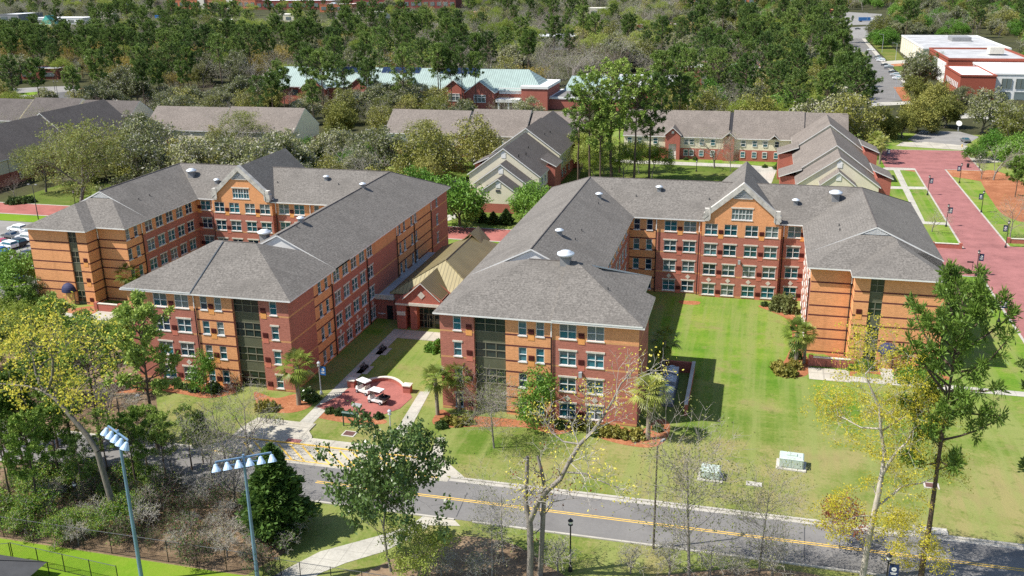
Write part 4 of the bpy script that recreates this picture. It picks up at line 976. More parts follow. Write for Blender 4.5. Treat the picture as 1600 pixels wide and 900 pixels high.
# ---------------------------------------------------------------- far buildings
def far_block(name, label, u0, u1, v, depth, h, wm, rm, cat='building', group=None, par=.6, extra=None):
    a = at(u0, v); b = at(u1, v); cx, cy = (a[0]+b[0])/2, (a[1]+b[1])/2
    L = math.hypot(b[0]-a[0], b[1]-a[1]); rz = math.atan2(b[1]-a[1], b[0]-a[0])
    r = empty(name, (cx, cy, 0), rz, label, cat, group)
    mb = MB(); flat_block(mb, -L/2, L/2, 0, depth, h, 0, 0, 1, par); mb.build('wall', [wm, rm], r)
    n = max(2, int(L/9))
    for k in range(n):
        w = MB(); x = -L/2 + (k+.5)*L/n; w.box(x-L/n*.3, x+L/n*.3, -.3, -.05, h*.3, h*.72); w.build('window', M_PANE, r)
    if extra: extra(r, L, depth, h)
    return r
def gable_tower(r, L, d, h):
    for x in (-.1, .22):
        mb = MB(); mb.box(L*x-5, L*x+5, -2, 8, 0, h+4, 0); mb.frustum(L*x-6, L*x+6, -3, 9, h+4, h+9, 5.9, 2, 1); mb.build('entrance_tower', [M_STONE, M_TEAL], r)
def units(r, L, d, h):
    for k in range(int(L/22)):
        mb = MB(); x = -L/2+10+k*22; mb.box(x, x+5, d*.4, d*.4+4, h, h+2.2); mb.build('roof_unit', M_LGREY, r)
BR = plain('shop_brick', lin(176,108,78), .9, .12, .3); BRD = plain('dark_shop_brick', lin(120,66,60), .9, .12, .3)
far_block('shopping_centre', 'orange brick shopping centre with teal roofed entrance towers on the skyline', 262, 400, 14, 60, 12, BR, M_WROOF, 'shops', extra=gable_tower)
far_block('department_store', 'dark brick store with long white roof, at the top edge', 401, 520, 15, 70, 11, BRD, M_WROOF, 'shops', extra=units)
far_block('department_store', 'orange fronted store between two dark red stores at the top edge', 500, 550, 19, 30, 9, BR, M_WROOF, 'shops', extra=units)
far_block('department_store', 'wide dark red store at the right end of the skyline shops', 552, 712, 13, 60, 11, BRD, M_WROOF, 'shops', extra=units)
far_block('small_shop', 'small orange brick shop alone among trees near the top centre', 733, 770, 27, 14, 5, BR, M_FLATROOF, 'shop')
far_block('warehouse', 'long white roofed warehouse among trees near the top left corner', 0, 30, 33, 40, 7, M_MGREY, M_WROOF, 'warehouse')
far_block('warehouse', 'white shed left of the pale hall among trees at upper left', 48, 130, 38, 24, 6, M_WHITE, M_WROOF, 'warehouse')
far_block('warehouse', 'low white shed at the left edge, nearest of the pale roofs', 0, 70, 58, 24, 6, M_WHITE, M_WROOF, 'warehouse')
far_block('warehouse', 'cream hall with teal roofed turret at upper left', 68, 82, 56, 14, 9, M_CREAM, M_WROOF, 'warehouse', extra=lambda r, L, d, h: (lambda m: (m.frustum(-6,6,0,12,h+.6,h+8,5.8,1,0), m.build('turret_roof', M_TEAL, r)))(MB()))
for i, (u0, u1, v, lb) in enumerate(((150,178,30,'long white roof among trees left of the pole tower'),(338,372,44,'white roof among trees below the orange shopping centre'),(432,470,34,'pale roof among trees below the dark brick store'),(560,600,30,'white roof among trees below the wide red store'),(640,668,40,'small pale roof among trees left of the orange shop'),(905,950,24,'pale roof among trees near the top, right of centre'),(1205,1240,22,'pale roof behind pines left of the far garage'))): far_block('town_building', lb, u0, u1, v, 18, 7, M_CREAM, M_WROOF, 'building', 'town roofs among the trees')
far_block('brick_school', 'long low brick building with flat roof among trees right of centre', 990, 1075, 52, 24, 6, BR, M_FLATROOF, 'building')
far_block('brick_school', 'small brick block with white parapet in front of the low brick building', 1070, 1092, 52, 12, 7, BR, M_WROOF, 'building')
far_block('brick_hall', 'orange brick building at the top edge right of centre behind pines', 1060, 1180, 10, 40, 12, BR, M_FLATROOF, 'building')
far_block('brick_hall', 'brick building glimpsed between trees beyond the right apartments', 1055, 1190, 140, 26, 9, plain('campus_brick', lin(170,84,62), .9, .12, .3), M_WROOF, 'building')
far_block('pale_hall', 'pale roofed hall glimpsed through bare trees at upper centre', 775, 900, 78, 26, 8, M_MGREY, M_WROOF, 'building')
far_block('garage', 'low brown garage with yellow roof edge beyond the car park', 1280, 1316, 24, 16, 5, BRD, plain('yellow_fascia', lin(230,190,110), .6, .1), 'garage')
far_block('small_house', 'brick house with grey roof under dark pines at the left', 30, 92, 124, 14, 5, plain('house_brick', lin(150,92,76), .9, .1), M_FLATROOF, 'house')
far_block('white_house', 'white building among trees at the top right', 1405, 1440, 16, 16, 7, M_WHITE, M_WROOF, 'house')
# ---------------------------------------------------------------- trees and shrubs
def np_mesh(name, V, F, mats, mi=None, smooth=False):
    me = bpy.data.meshes.new(name); V = np.asarray(V, np.float32); F = np.asarray(F, np.int32)
    nv, nf, k = len(V), len(F), F.shape[1]
    me.vertices.add(nv); me.vertices.foreach_set('co', V.ravel()); me.loops.add(nf*k); me.loops.foreach_set('vertex_index', F.ravel())
    me.polygons.add(nf); me.polygons.foreach_set('loop_start', np.arange(0, nf*k, k, dtype=np.int32)); me.polygons.foreach_set('loop_total', np.full(nf, k, np.int32))
    for m in mats: me.materials.append(m)
    if mi is not None: me.polygons.foreach_set('material_index', np.asarray(mi, np.int32))
    if smooth: me.polygons.foreach_set('use_smooth', np.ones(nf, bool))
    me.update(calc_edges=True); return me
def unit(v): return v/np.maximum(np.linalg.norm(v, axis=-1, keepdims=True), 1e-9)
def tubes(segs, n=5):
    """segs: list of (p0, p1, r0, r1) -> vertices, quads"""
    if not segs: return np.zeros((0,3)), np.zeros((0,4), int)
    A = np.array([s[0] for s in segs], float); B = np.array([s[1] for s in segs], float); ra = np.array([s[2] for s in segs]); rb = np.array([s[3] for s in segs])
    d = unit(B-A); ref = np.where(np.abs(d[:, 2:3]) < .9, np.array([[0,0,1.]]), np.array([[1.,0,0]])); a = unit(np.cross(d, ref)); c = np.cross(d, a)
    t = 2*np.pi*np.arange(n)/n; ring = a[:,None,:]*np.cos(t)[None,:,None] + c[:,None,:]*np.sin(t)[None,:,None]
    V = np.concatenate([A[:,None,:]+ring*ra[:,None,None], B[:,None,:]+ring*rb[:,None,None]], 1); m = len(segs)
    k = np.arange(n); k2 = (k+1) % n; f = np.stack([k, k2, n+k2, n+k], 1)
    F = (f[None]+ (np.arange(m)*2*n)[:,None,None]).reshape(-1, 4); return V.reshape(-1,3), F
def cards(rng, C, size, aspect=1.6, bias=None, bk=.0):
    """leaf-sized quads at centres C with random directions, optionally biased along `bias`"""
    N = len(C); d = rng.normal(size=(N,3)); d = unit(d)
    if bias is not None: d = unit(d*(1-bk) + bias*bk)
    e = unit(np.cross(d, rng.normal(size=(N,3)))); s = size*rng.uniform(.6, 1.35, (N,1))
    a = d*s*aspect*.5; b = e*s*.5
    V = np.stack([C-a*1.0-b*.35, C-b*1.0+a*.1, C+a-b*.1, C+b*.9+a*.05], 1).reshape(-1,3)
    return V, np.arange(4*N).reshape(-1,4)
def joinp(parts):
    V = []; F = []; M = []; o = 0
    for v, f, m in parts:
        if len(f) == 0: continue
        V.append(v); F.append(f+o); M.append(np.full(len(f), m)); o += len(v)
    return np.concatenate(V), np.concatenate(F), np.concatenate(M)
def grow(rng, p, d, L, r, lev, maxlev, P, segs, tips):
    """recursive limb; P: dict of habits"""
    n = P.get('sub', 3); q = np.array(p, float); d = unit(np.array(d, float)); pts = [q]; r1 = r*P.get('taper', .62)
    for i in range(n):
        d = unit(d + rng.normal(size=3)*P['wob'] + np.array([0,0,P['up'][min(lev, len(P['up'])-1)]]))
        q2 = q + d*L/n; ra = r+(r1-r)*i/n; rb = r+(r1-r)*(i+1)/n; segs.append((q, q2, ra, rb, lev)); q = q2; pts.append(q)
    if lev >= maxlev:
        tips.append((q, d)); tips.append(((pts[-2]+q)/2, d)); return
    if lev >= maxlev-1: tips.append((q, d))
    k = P['kids'][min(lev, len(P['kids'])-1)]; az = rng.uniform(0, 6.28)
    for j in range(k):
        f = 1.0 if j < 2 else rng.uniform(P.get('from', .35), .95)
        i = min(n-1, int(f*n)); base = pts[i]+(pts[i+1]-pts[i])*(f*n-i) if f < 1 else pts[-1]
        a = R(P['ang'][min(lev, len(P['ang'])-1)])*rng.uniform(.65, 1.3); az += 2.4 + rng.normal()*.4
        o = unit(np.cross(d, [0.31,.17,.93])); o2 = np.cross(d, o); nd = d*math.cos(a) + (o*math.cos(az)+o2*math.sin(az))*math.sin(a)
        grow(rng, base, nd, L*P['ratio'][min(lev, len(P['ratio'])-1)]*rng.uniform(.75, 1.2), max(r1*.72, P.get('rmin', .014)), lev+1, maxlev, P, segs, tips)
PROTO = {}
def proto(name, seed, H, P, maxlev, leafs, barkm, trunk_r, trunk_h, twigm=None, twiglev=3, start=None, kids0=None, segs=None, tips=None):
    """leafs: list of (material, count per tip, spread, size, aspect)"""
    rng = np.random.default_rng(seed)
    if segs is None:
        segs = []; tips = []
        grow(rng, (0,0,-.3), (rng.normal()*.05, rng.normal()*.05, 1), trunk_h, trunk_r, 0, maxlev, P, segs, tips)
    lo = [s[:4] for s in segs if s[4] < twiglev]; hi = [s[:4] for s in segs if s[4] >= twiglev]
    zmax = max(max(s[1][2] for s in segs), 1)
    k = H/zmax
    V, F = tubes(lo, 6); tm = np_mesh(name+'_trunk', V*k, F, [barkm], smooth=True)
    parts = []; mats = []
    if hi:
        v, f = tubes(hi, 3); parts.append((v*k, f, 0)); mats.append(twigm or barkm)
    T = np.array([t[0] for t in tips])*k; D = np.array([t[1] for t in tips])
    for m, cnt, spread, size, asp in leafs:
        n = int(len(T)*cnt)
        if n < 1: continue
        i = rng.integers(0, len(T), n) if cnt < 1 else np.repeat(np.arange(len(T)), int(cnt))
        C = T[i] + rng.normal(size=(len(i),3))*spread*np.array([1,1,.8]) + D[i]*spread*.3
        v, f = cards(rng, C, size, asp); parts.append((v, f, len(mats))); mats.append(m)
    V, F, M = joinp(parts); cm = np_mesh(name+'_crown', V, F, mats, M)
    PROTO[name] = (tm, cm, H); return PROTO[name]
def proto_pine(name, seed, H, bare=.5, spread=4.2, tuft=26, leafm=None, nbr=40, nsize=.55, lean=.0, fine=False):
    rng = np.random.default_rng(seed); segs = []; pts = [np.array([0,0,-.3])]
    n = 9; d = np.array([lean,0,1.0])
    for i in range(n):
        q = pts[-1] + unit(d+rng.normal(size=3)*.025)*(H+.3)/n; pts.append(q)
    r0 = .012*H+.05
    for i in range(n): segs.append((pts[i], pts[i+1], r0*(1-.86*i/n), r0*(1-.86*(i+1)/n), 0))
    def tr(z):
        t = np.clip((z+.3)/(H+.3)*n, 0, n-1e-3); i = int(t); return pts[i]+(pts[i+1]-pts[i])*(t-i)
    C = []; B = []; az = rng.uniform(0, 6.28)
    for b in range(nbr):
        f = (b+rng.uniform(0,.9))/nbr; z = H*(bare+(1-bare)*f); az += 2.4+rng.normal()*.5
        prof = math.sqrt(max(.04, 1-((f-.36)/.66)**2)) if f > .36 else .6+.4*f/.36; L = spread*prof*rng.uniform(.55, 1.25)+.35
        if f < .12 and rng.random() < .45: continue
        p = tr(z); up = .1+.55*f+rng.normal()*.12; d = unit(np.array([math.cos(az), math.sin(az), up])); q = p; m = 3
        for i in range(m):
            d = unit(d+np.array([0,0,.10])+rng.normal(size=3)*.13); q2 = q+d*L/m; rr = .018*L+.014; segs.append((q, q2, rr*(1-i/m*.6), rr*(1-(i+1)/m*.6), 1))
            if i >= 1 or L < 1.2:
                for _ in range(2 if L < 1.5 else 3):
                    sd = unit(d*.55+rng.normal(size=3)*.6+np.array([0,0,.22])); ll = rng.uniform(.35,.9)*min(1, .35+L*.25); e = q2 - d*L/m*rng.uniform(0,.8) + sd*ll
                    segs.append((e-sd*ll, e, .02, .012, 2)); C.append(e); B.append(sd)
            q = q2
        C.append(q); B.append(d)
    C.append(tr(H-.1)); B.append(np.array([0,0,1.])); C = np.array(C); B = np.array(B)
    V, F = tubes([s[:4] for s in segs], 5); tm = np_mesh(name+'_trunk', V, F, [M_BPINE], smooth=True)
    i = np.repeat(np.arange(len(C)), tuft); sdir = unit(rng.normal(size=(len(i),3)) + B[i]*.75 + np.array([0,0,.25])); cen = C[i]+sdir*nsize*rng.uniform(.3,1.05,(len(i),1))
    v, f = cards(rng, cen, nsize*(.20 if fine else .36), 4.6 if fine else 2.6, sdir, .8); 
    ii = np.repeat(np.arange(len(C)), max(2, tuft//3)); cen2 = C[ii]+rng.normal(size=(len(ii),3))*nsize*.42; v2, f2 = cards(rng, cen2, nsize*(.32 if fine else .55), 1.3)
    V, F, M = joinp([(v, f, 0), (v2, f2, 0)]); cm = np_mesh(name+'_crown', V, F, [leafm or L_PINE]); PROTO[name] = (tm, cm, H)
OAK = dict(sub=3, wob=.16, up=(.0,.12,.06,.02,.0), kids=(5,4,4,3), ang=(52,48,45,45), ratio=(1.25,.68,.66,.6), taper=.68)
BARE = dict(sub=3, wob=.10, up=(.04,.10,.06,.04,.02), kids=(5,4,4,3,3), ang=(38,40,42,45,45), ratio=(.78,.66,.64,.62,.6), taper=.6, rmin=.02)
SPIRE = dict(sub=5, wob=.05, up=(.05,.06,.04,.02), kids=(16,4,3,3), ang=(58,45,45,45), ratio=(.30,.55,.6,.6), taper=.25, **{'from': .22})
OPEN = dict(sub=4, wob=.14, up=(.06,.10,.05,.02,.0), kids=(6,5,4,3), ang=(48,46,45,45), ratio=(.62,.62,.6,.6), taper=.55, **{'from': .3})
MAG = dict(sub=5, wob=.05, up=(.05,.04,.02), kids=(26,4,3), ang=(66,48,48), ratio=(.28,.5,.55), taper=.25, **{'from': .12})
for k in range(3): proto_pine('pine%d' % k, 11+k, 22, bare=(.52,.45,.6)[k], spread=(4.8,5.6,4.2)[k], leafm=(L_PINE, L_PINED, L_PINE)[k])
proto_pine('young_pine', 31, 13, bare=.30, spread=3.6, nbr=34, tuft=24, leafm=L_PINEF); proto_pine('sparse_pine', 37, 19, bare=.50, spread=3.4, nbr=26, tuft=13)
proto_pine('big_pine', 41, 26, bare=.36, spread=6.6, nbr=52, tuft=24, nsize=.55)
proto_pine('clump_pine', 47, 26, bare=.42, spread=6.6, nbr=50, tuft=17, nsize=.58, leafm=L_PINEF); proto_pine('clump_pine2', 48, 26, bare=.50, spread=5.6, nbr=42, tuft=17, nsize=.56, leafm=L_PINEF)
proto_pine('light_pine', 49, 15, bare=.38, spread=3.4, nbr=34, tuft=26, nsize=.46, leafm=L_PINEF)
proto_pine('full_pine', 43, 26, bare=.42, spread=5.9, nbr=46, tuft=38, nsize=.70, fine=True, leafm=L_PINEF)
for k in range(3):
    proto('oak%d' % k, 51+k, 13, OAK, 4, [((L_OAK, L_OAKO, L_OAK)[k], (20, 14, 18)[k], (.55, .7, .6)[k], .32, 1.5), (L_MOSS, 6 if k != 1 else 1, .6, .30, 2.6)], M_BOAK, .42, 3.6, M_BOAK, 3)
proto('olive0', 61, 11, OAK, 4, [(L_OAKO, 22, .6, .33, 1.5)], M_BOAK, .34, 3.0, M_BOAK, 3)
for k in range(3): proto('bare%d' % k, 71+k, 16, BARE, 5 if k < 2 else 4, [(L_BUD, (.25,.6,1.2)[k], .4, .16, 1.4)], M_BGREY, .26, 6.0, (M_TWIG, M_TWIG, M_TWIGP)[k], 3)
proto('reddish0', 77, 15, BARE, 5, [(L_BUD, .1, .3, .12, 1.3)], M_BGREY, .24, 5.6, M_TWIGB, 3)
proto('bud0', 79, 14, OPEN, 4, [(L_BUD, 7, .5, .22, 1.4), (L_YSHRUB, 2, .5, .2, 1.4)], M_BOAK, .26, 5.5, M_TWIG, 3)
proto('lime0', 81, 12, OPEN, 4, [(L_LIME, 10, .5, .24, 1.4)], M_BGREY, .2, 6.0, M_TWIGP, 3)
proto('lime1', 82, 14, BARE, 4, [(L_LIME, 14, .5, .26, 1.4)], M_BGREY, .24, 5.5, M_TWIG, 3)
proto('gold0', 84, 13, OAK, 4, [(L_GOLD, 9, .8, .32, 1.4)], M_BOAK, .32, 4.2, M_BOAK, 3)
proto('green0', 85, 10, dict(OAK, ang=(40,45,45,45)), 4, [(L_GREEN, 15, .62, .32, 1.5)], M_BOAK, .28, 2.4, M_BOAK, 3)
proto('magnolia', 87, 15, MAG, 3, [(L_MAGN, 16, .44, .22, 1.7)], M_BGREY, .22, 15, M_BGREY, 2)
proto('broad_magnolia', 88, 15, dict(OPEN, kids=(13,5,3), ang=(58,48,45), ratio=(.46,.6,.6), taper=.35, **{'from': .22}), 3, [(L_MAGN, 24, .36, .23, 1.7)], M_BGREY, .2, 10, M_BGREY, 2)
proto('small_green', 89, 7, dict(MAG, kids=(20,4,3)), 3, [(L_GREEN, 8, .26, .16, 1.6)], M_BOAK, .09, 7, M_BOAK, 2)
proto('spire0', 91, 15, dict(SPIRE, kids=(40,7,4,3), rmin=.022), 3, [(L_BUD, 1.0, .25, .12, 1.4)], M_BGREY, .20, 15, M_TWIG, 2)
proto('spire1', 92, 14, dict(SPIRE, kids=(30,6,3,3), rmin=.018), 3, [(L_BUD, .5, .25, .12, 1.4)], M_TWIG, .16, 14, M_TWIGP, 2)
proto('rust0', 93, 7, dict(BARE, kids=(6,5,4,3), ang=(40,45,45,45)), 4, [(L_RUST, 2.0, .25, .17, 1.5)], M_BGREY, .08, 2.6, M_TWIGB, 2)
proto('brush0', 94, 6, dict(BARE, kids=(7,5,4,3), ang=(45,50,50,50), rmin=.018), 4, [(L_BUD, .25, .3, .14, 1.3)], M_BGREY, .11, 1.8, M_TWIGP, 2)
proto('brush1', 95, 6, dict(BARE, kids=(7,5,4,3), ang=(50,50,50,50)), 4, [(L_SHRUB, .8, .35, .2, 1.4), (L_RUST, .1, .3, .16, 1.3)], M_TWIGB, .07, 1.5, M_TWIGB, 2)
proto('brush2', 96, 6, dict(BARE, kids=(7,5,4,3), ang=(50,50,50,50)), 4, [(L_LIME, 2, .35, .18, 1.4), (L_GREEN, 2, .4, .2, 1.4)], M_TWIG, .07, 1.5, M_TWIG, 2)
def proto_cedar(name, seed, H, rad, m, n=16000, size=.24):
    rng = np.random.default_rng(seed); segs = [(np.array([0,0,-.2]), np.array([0,0,H*.97]), .02*H, .02)]
    f = rng.random(n)**1.25; a = rng.uniform(0, 6.283, n); lob = 1+.22*np.sin(a*3+f*17)+.16*np.sin(a*5-f*31+1.3)+.12*np.sin(a*8+f*53)
    rr = rad*(1-f)**.72*(1-np.exp(-f*14-.35))*lob*np.sqrt(rng.uniform(.35, 1.08, n)); C = np.stack([rr*np.cos(a), rr*np.sin(a), H*(.03+.97*f)+rng.normal(size=n)*.15], 1)
    out = unit(np.stack([np.cos(a), np.sin(a), np.full(n, .5)], 1)); v, fc = cards(rng, C, size, 2.2, out, .6)
    for _ in range(40):
        t = rng.uniform(.1,.85); b = rng.uniform(0,6.28); p = np.array([0,0,H*t]); segs.append((p, p+np.array([math.cos(b), math.sin(b), .35])*rad*(1-t)*.8, .04, .015))
    V, F = tubes(segs, 5); PROTO[name] = (np_mesh(name+'_trunk', V, F, [M_BOAK]), np_mesh(name+'_crown', v, fc, [m]), H)
proto_cedar('cedar', 101, 9, 3.1, L_CEDAR); proto_cedar('cone_shrub', 103, 3, 1.35, L_SHRUB, 3000, .2)
def proto_palm(name, seed, H, n=34, skirt=6):
    rng = np.random.default_rng(seed); V, F = tubes([(np.array([0,0,-.2]), np.array([.05,0,H*.5]), .22, .19), (np.array([.05,0,H*.5]), np.array([.12,.05,H]), .19, .21)], 8)
    vs = []; fs = []; o = 0; top = np.array([.12,.05,H])
    for k in range(n+skirt):
        az = k*2.4+rng.normal()*.2; el = math.radians(78-110*(k/n)**.9) if k < n else math.radians(rng.uniform(-70,-50))
        pl = rng.uniform(.75,1.15); d = np.array([math.cos(az)*math.cos(el), math.sin(az)*math.cos(el), math.sin(el)]); s = unit(np.cross(d, [0,0,1.001])); b = top+d*pl
        vs += [top-s*.03, top+s*.03, b+s*.02, b-s*.02]; fs.append((o,o+1,o+2,o+3)); o += 4
        for j in range(11):
            t = math.radians(-78+156*j/10); dd = unit(d*math.cos(t)+s*math.sin(t)); L = rng.uniform(.85,1.15)*(1.0-.25*abs(t)); w = unit(np.cross(dd, np.cross(dd, [0,0,1.])+1e-3)+rng.normal(size=3)*.2)*.0 + unit(np.cross(dd, np.cross(d, s)))*.055
            m = b+dd*L*.55; e = b+dd*L+np.array([0,0,-.28*L]); vs += [b, m+w, e, m-w]; fs.append((o,o+1,o+2,o+3)); o += 4
    PROTO[name] = (np_mesh(name+'_trunk', V, F, [M_BPALM], smooth=True), np_mesh(name+'_crown', np.array(vs), np.array(fs), [L_PALM]), H+1.4)
proto_palm('palm0', 111, 4.2); proto_palm('palm1', 112, 3.6, 30, 9)
def shrub_mesh(name, seed, rx, rz, m, n=1500, size=.16, flat=1.0, dense=.55):
    rng = np.random.default_rng(seed); d = unit(rng.normal(size=(n,3))); d[:,2] = np.abs(d[:,2])
    lob = 1+.18*np.sin(d[:,0]*7+seed)+.15*np.sin(d[:,1]*8+2*seed); r = (rng.uniform(dense, 1.05, n)*lob)[:,None]
    C = d*r*np.array([rx,rx,rz]); v, f = cards(rng, C, size, 1.6, d, .35); return np_mesh(name, v, f, [m])
SHR = {'ball': shrub_mesh('shrub_ball', 1, .75, .9, L_SHRUB, 1200, .16), 'wide': shrub_mesh('shrub_wide', 2, 1.3, 1.1, L_SHRUB, 2200, .18), 'yel': shrub_mesh('shrub_yellow', 3, .95, 1.0, L_YSHRUB, 1300, .22, dense=.3),
       'clip': shrub_mesh('shrub_clipped', 4, 1.5, 1.35, L_GREEN, 3000, .15, dense=.8), 'dk': shrub_mesh('shrub_dark', 5, 1.2, 1.6, L_MAGN, 2200, .2), 'tall': shrub_mesh('shrub_tall', 6, 1.0, 2.2, L_OAK, 2400, .2, dense=.3)}
RT = random.Random(7)
def tree(pname, name, base, h, label, group=None, cat='tree', rz=None, wx=1.0):
    tm, cm, H = PROTO[pname]; k = h/H
    r = empty(name, (base[0], base[1], 0), RT.uniform(0, 6.28) if rz is None else rz, label, cat, group)
    for nm, me in (('trunk', tm), ('crown', cm)):
        o = link(nm, me, r); o.scale = (k*wx, k*wx, k)
    return r
def shrub(kind, u, v, s, label, group=None, name='shrub', sz=1.0):
    o = link(name, SHR[kind], None, at(u, v), RT.uniform(0, 6.28)); o.scale = (s, s, s*sz); return tag(o, label, 'shrub', group)
# ---------------------------------------------------------------- trees one can point at
def fg(p, name, u, v, vt, label, group=None, rz=None, wx=1.0):
    b = at(u, v); return tree(p, name, b, hgt(b, vt), label, group, rz=rz, wx=wx)
def tp(p, name, u, vt, h, label, group=None, wx=1.0):
    return tree(p, name, at(u, vt, h), h, label, group, wx=wx)
def limb(segs, tips, rng, pts, r0, r1, P, lev=0, kids=0, klen=1.6, maxlev=4, k0=2, frm=.3):
    pts = [np.array(p, float) for p in pts]; n = len(pts)-1
    for i in range(n):
        segs.append((pts[i], pts[i+1], r0+(r1-r0)*i/n, r0+(r1-r0)*(i+1)/n, lev))
    for j in range(kids):
        f = rng.uniform(frm, 1)*n; i = min(n-1, int(f)); b = pts[i]+(pts[i+1]-pts[i])*(f-i); d = unit(pts[i+1]-pts[i]); nd = unit(d*.5+rng.normal(size=3)*.7+np.array([0,0,.25]))
        grow(rng, b, nd, klen*rng.uniform(.6,1.2), max(.02, (r0+(r1-r0)*f/n)*.35), k0, maxlev, P, segs, tips)
def custom(pname, name, base, limbs, P, leafs, barkm, twigm, label, seed, twiglev=2):
    rng = np.random.default_rng(seed); segs = []; tips = []; b = np.array(base)
    for pts, r0, r1, kids, klen in limbs:
        q = [np.array(ony(u, v, b[1]+dy)) - b for u, v, dy in pts]; limb(segs, tips, rng, q, r0, r1, P, 0, kids, klen)
    H = max(s[1][2] for s in segs); proto(pname, seed, H, P, 4, leafs, barkm, 0, 0, twigm, twiglev, segs=segs, tips=tips)
    return tree(pname, name, base, H, label, rz=0.0)
b = at(830, 905)
custom('broken_tree', 'bare_tree', b, [
    ([(828,906,0),(829,862,0),(828,822,.1),(827,810,.1)], .34, .29, 0, 1), ([(827,812,.1),(821,785,.2),(823,745,.3),(824,713,.3)], .27, .17, 3, 1.2),
    ([(829,812,.1),(842,782,-.2),(857,765,-.3),(876,748,-.4),(889,722,-.3),(906,694,0),(926,674,.4),(941,653,.8),(958,625,1.0),(970,600,1.2),(992,577,1.2)], .30, .05, 17, 2.0),
    ([(886,738,-.4),(915,740,-1),(944,754,-1.4),(966,762,-1.6)], .09, .03, 10, 1.5), ([(906,694,0),(880,690,.8),(862,676,1.4),(850,655,1.8)], .09, .03, 8, 1.6),
    ([(858,765,-.3),(838,772,-1.2),(815,790,-2),(800,800,-2.4)], .06, .02, 7, 1.2), ([(941,653,.8),(925,640,.2),(905,632,-.4)], .06, .02, 5, 1.4)],
    BARE, [(L_YEL, 1.0, .3, .15, 1.4)], M_BGREY, M_TWIGP, 'large bare forked tree with a broken left stub and one long limb reaching right', 201)
custom('stub_tree', 'bare_tree', at(845, 898), [([(844,898,0),(846,860,0),(849,800,.1),(851,760,.1),(846,735,.2),(840,712,.3)], .30, .12, 9, 1.7), ([(849,800,.1),(862,785,-.6),(885,780,-1),(905,778,-1.2)], .05, .02, 7, 1.3)],
    BARE, [(L_RUST, .4, .3, .16, 1.4)], M_BGREY, M_TWIG, 'snapped grey trunk close behind the large forked bare tree', 202)
custom('lean_oak', 'leaning_tree', at(190, 828), [
    ([(190,830,0),(172,775,.3),(152,705,.5),(136,680,.6),(110,650,.6),(88,625,.7),(68,611,.8)], .36, .17, 3, 2.0),
    ([(72,614,.8),(82,590,.6),(83,565,.4),(76,545,.2),(84,520,0),(98,508,0)], .17, .04, 8, 2.6), ([(68,611,.8),(45,604,1.4),(20,601,2),(-8,599,2.4)], .15, .05, 7, 2.4),
    ([(110,650,.6),(114,625,0),(124,608,-.4),(140,592,-.8)], .12, .04, 6, 2.2), ([(68,611,.8),(56,585,1.6),(52,560,2.2),(40,535,2.6),(28,515,2.6)], .13, .04, 7, 2.6), ([(60,600,.8),(64,570,2.6),(100,545,3.6),(120,520,4.2)], .11, .03, 7, 2.4)],
    OPEN, [(L_YEL, 3.2, .45, .2, 1.4), (L_LIME, 1.5, .5, .2, 1.4)], M_BOAK, M_BOAK, 'big leaning tree with pale limbs and young yellow leaves above the fence at left', 203)
custom('sycamore', 'sycamore', at(1347, 905), [
    ([(1347,906,0),(1354,860,0),(1364,810,.1),(1373,770,.2),(1377,745,.2)], .32, .24, 2, 2.0), ([(1377,745,.2),(1382,710,.4),(1376,670,.4),(1374,635,.3),(1360,605,.2),(1352,585,.2),(1372,562,.3)], .20, .04, 15, 2.6),
    ([(1377,745,.2),(1390,722,-.3),(1402,705,-.6),(1418,690,-.8),(1428,670,-1),(1452,650,-1.2)], .16, .04, 12, 2.4), ([(1372,790,.1),(1392,775,1),(1410,760,1.6),(1440,755,2),(1462,745,2.2)], .13, .03, 11, 2.4),
    ([(1366,808,.1),(1350,806,-.8),(1335,808,-1.4),(1320,815,-1.8)], .09, .03, 10, 1.8), ([(1375,670,.4),(1345,668,1.2),(1322,655,2),(1305,648,2.4)], .09, .03, 10, 2.2), ([(1376,675,.4),(1398,660,1.4),(1425,640,2.4),(1448,618,3)], .10, .03, 11, 2.2),
    ([(1360,830,0),(1395,838,-.8),(1425,845,-1.2),(1450,868,-1.5)], .08, .03, 7, 1.6), ([(1358,845,0),(1380,850,1.2),(1405,852,1.8),(1430,853,2.2)], .06, .02, 7, 1.6)],
    OPEN, [(L_YEL, 11.0, .26, .115, 1.4)], M_BPALE, M_TWIGP, 'pale barked tree with sparse yellow young leaves in front of the lawn at right', 204)
fg('rust0', 'rust_leaved_tree', 1312, 858, 776, 'small tree with rust red leaves beside the yellow leaved tree trunk')
fg('full_pine', 'pine_tree', 1438, 912, 462, 'tall open crowned pine in front of the brick wing end at right', rz=1.1, wx=.74)
fg('pine1', 'pine_tree', 1650, 905, 560, 'pine cut off by the right edge, only its branch ends showing', rz=2.2)
fg('spire0', 'slender_tree', 1077, 905, 636, 'slender bare tree with short spreading twigs right of the street light', rz=.4)
fg('spire0', 'slender_tree', 1186, 892, 712, 'shorter slender tree with pale budding twigs below the square green cabinet', rz=2.0)
fg('spire1', 'slender_tree', 787, 878, 690, 'slender bare tree just left of the large forked one')
fg('spire0', 'bare_tree', 772, 700, 577, 'pale white twigged bare tree before the stair glazing of the right dormitory', rz=1.0, wx=1.3)
fg('broad_magnolia', 'magnolia_tree', 612, 893, 634, 'glossy dark green broad crowned tree hiding the road in the foreground', rz=.5, wx=.78)
fg('spire1', 'slender_tree', 768, 905, 770, 'thin bare sapling right of the glossy dark tree')
fg('lime1', 'young_tree', 650, 915, 820, 'small pale young tree at the foot of the glossy dark tree')
fg('cedar', 'cedar_tree', 436, 835, 698, 'dense dark conical cedar behind the right floodlight mast', wx=1.1)
fg('light_pine', 'pine_tree', 247, 708, 486, 'tall pine nearest the brick front of the left dormitory', rz=.3)
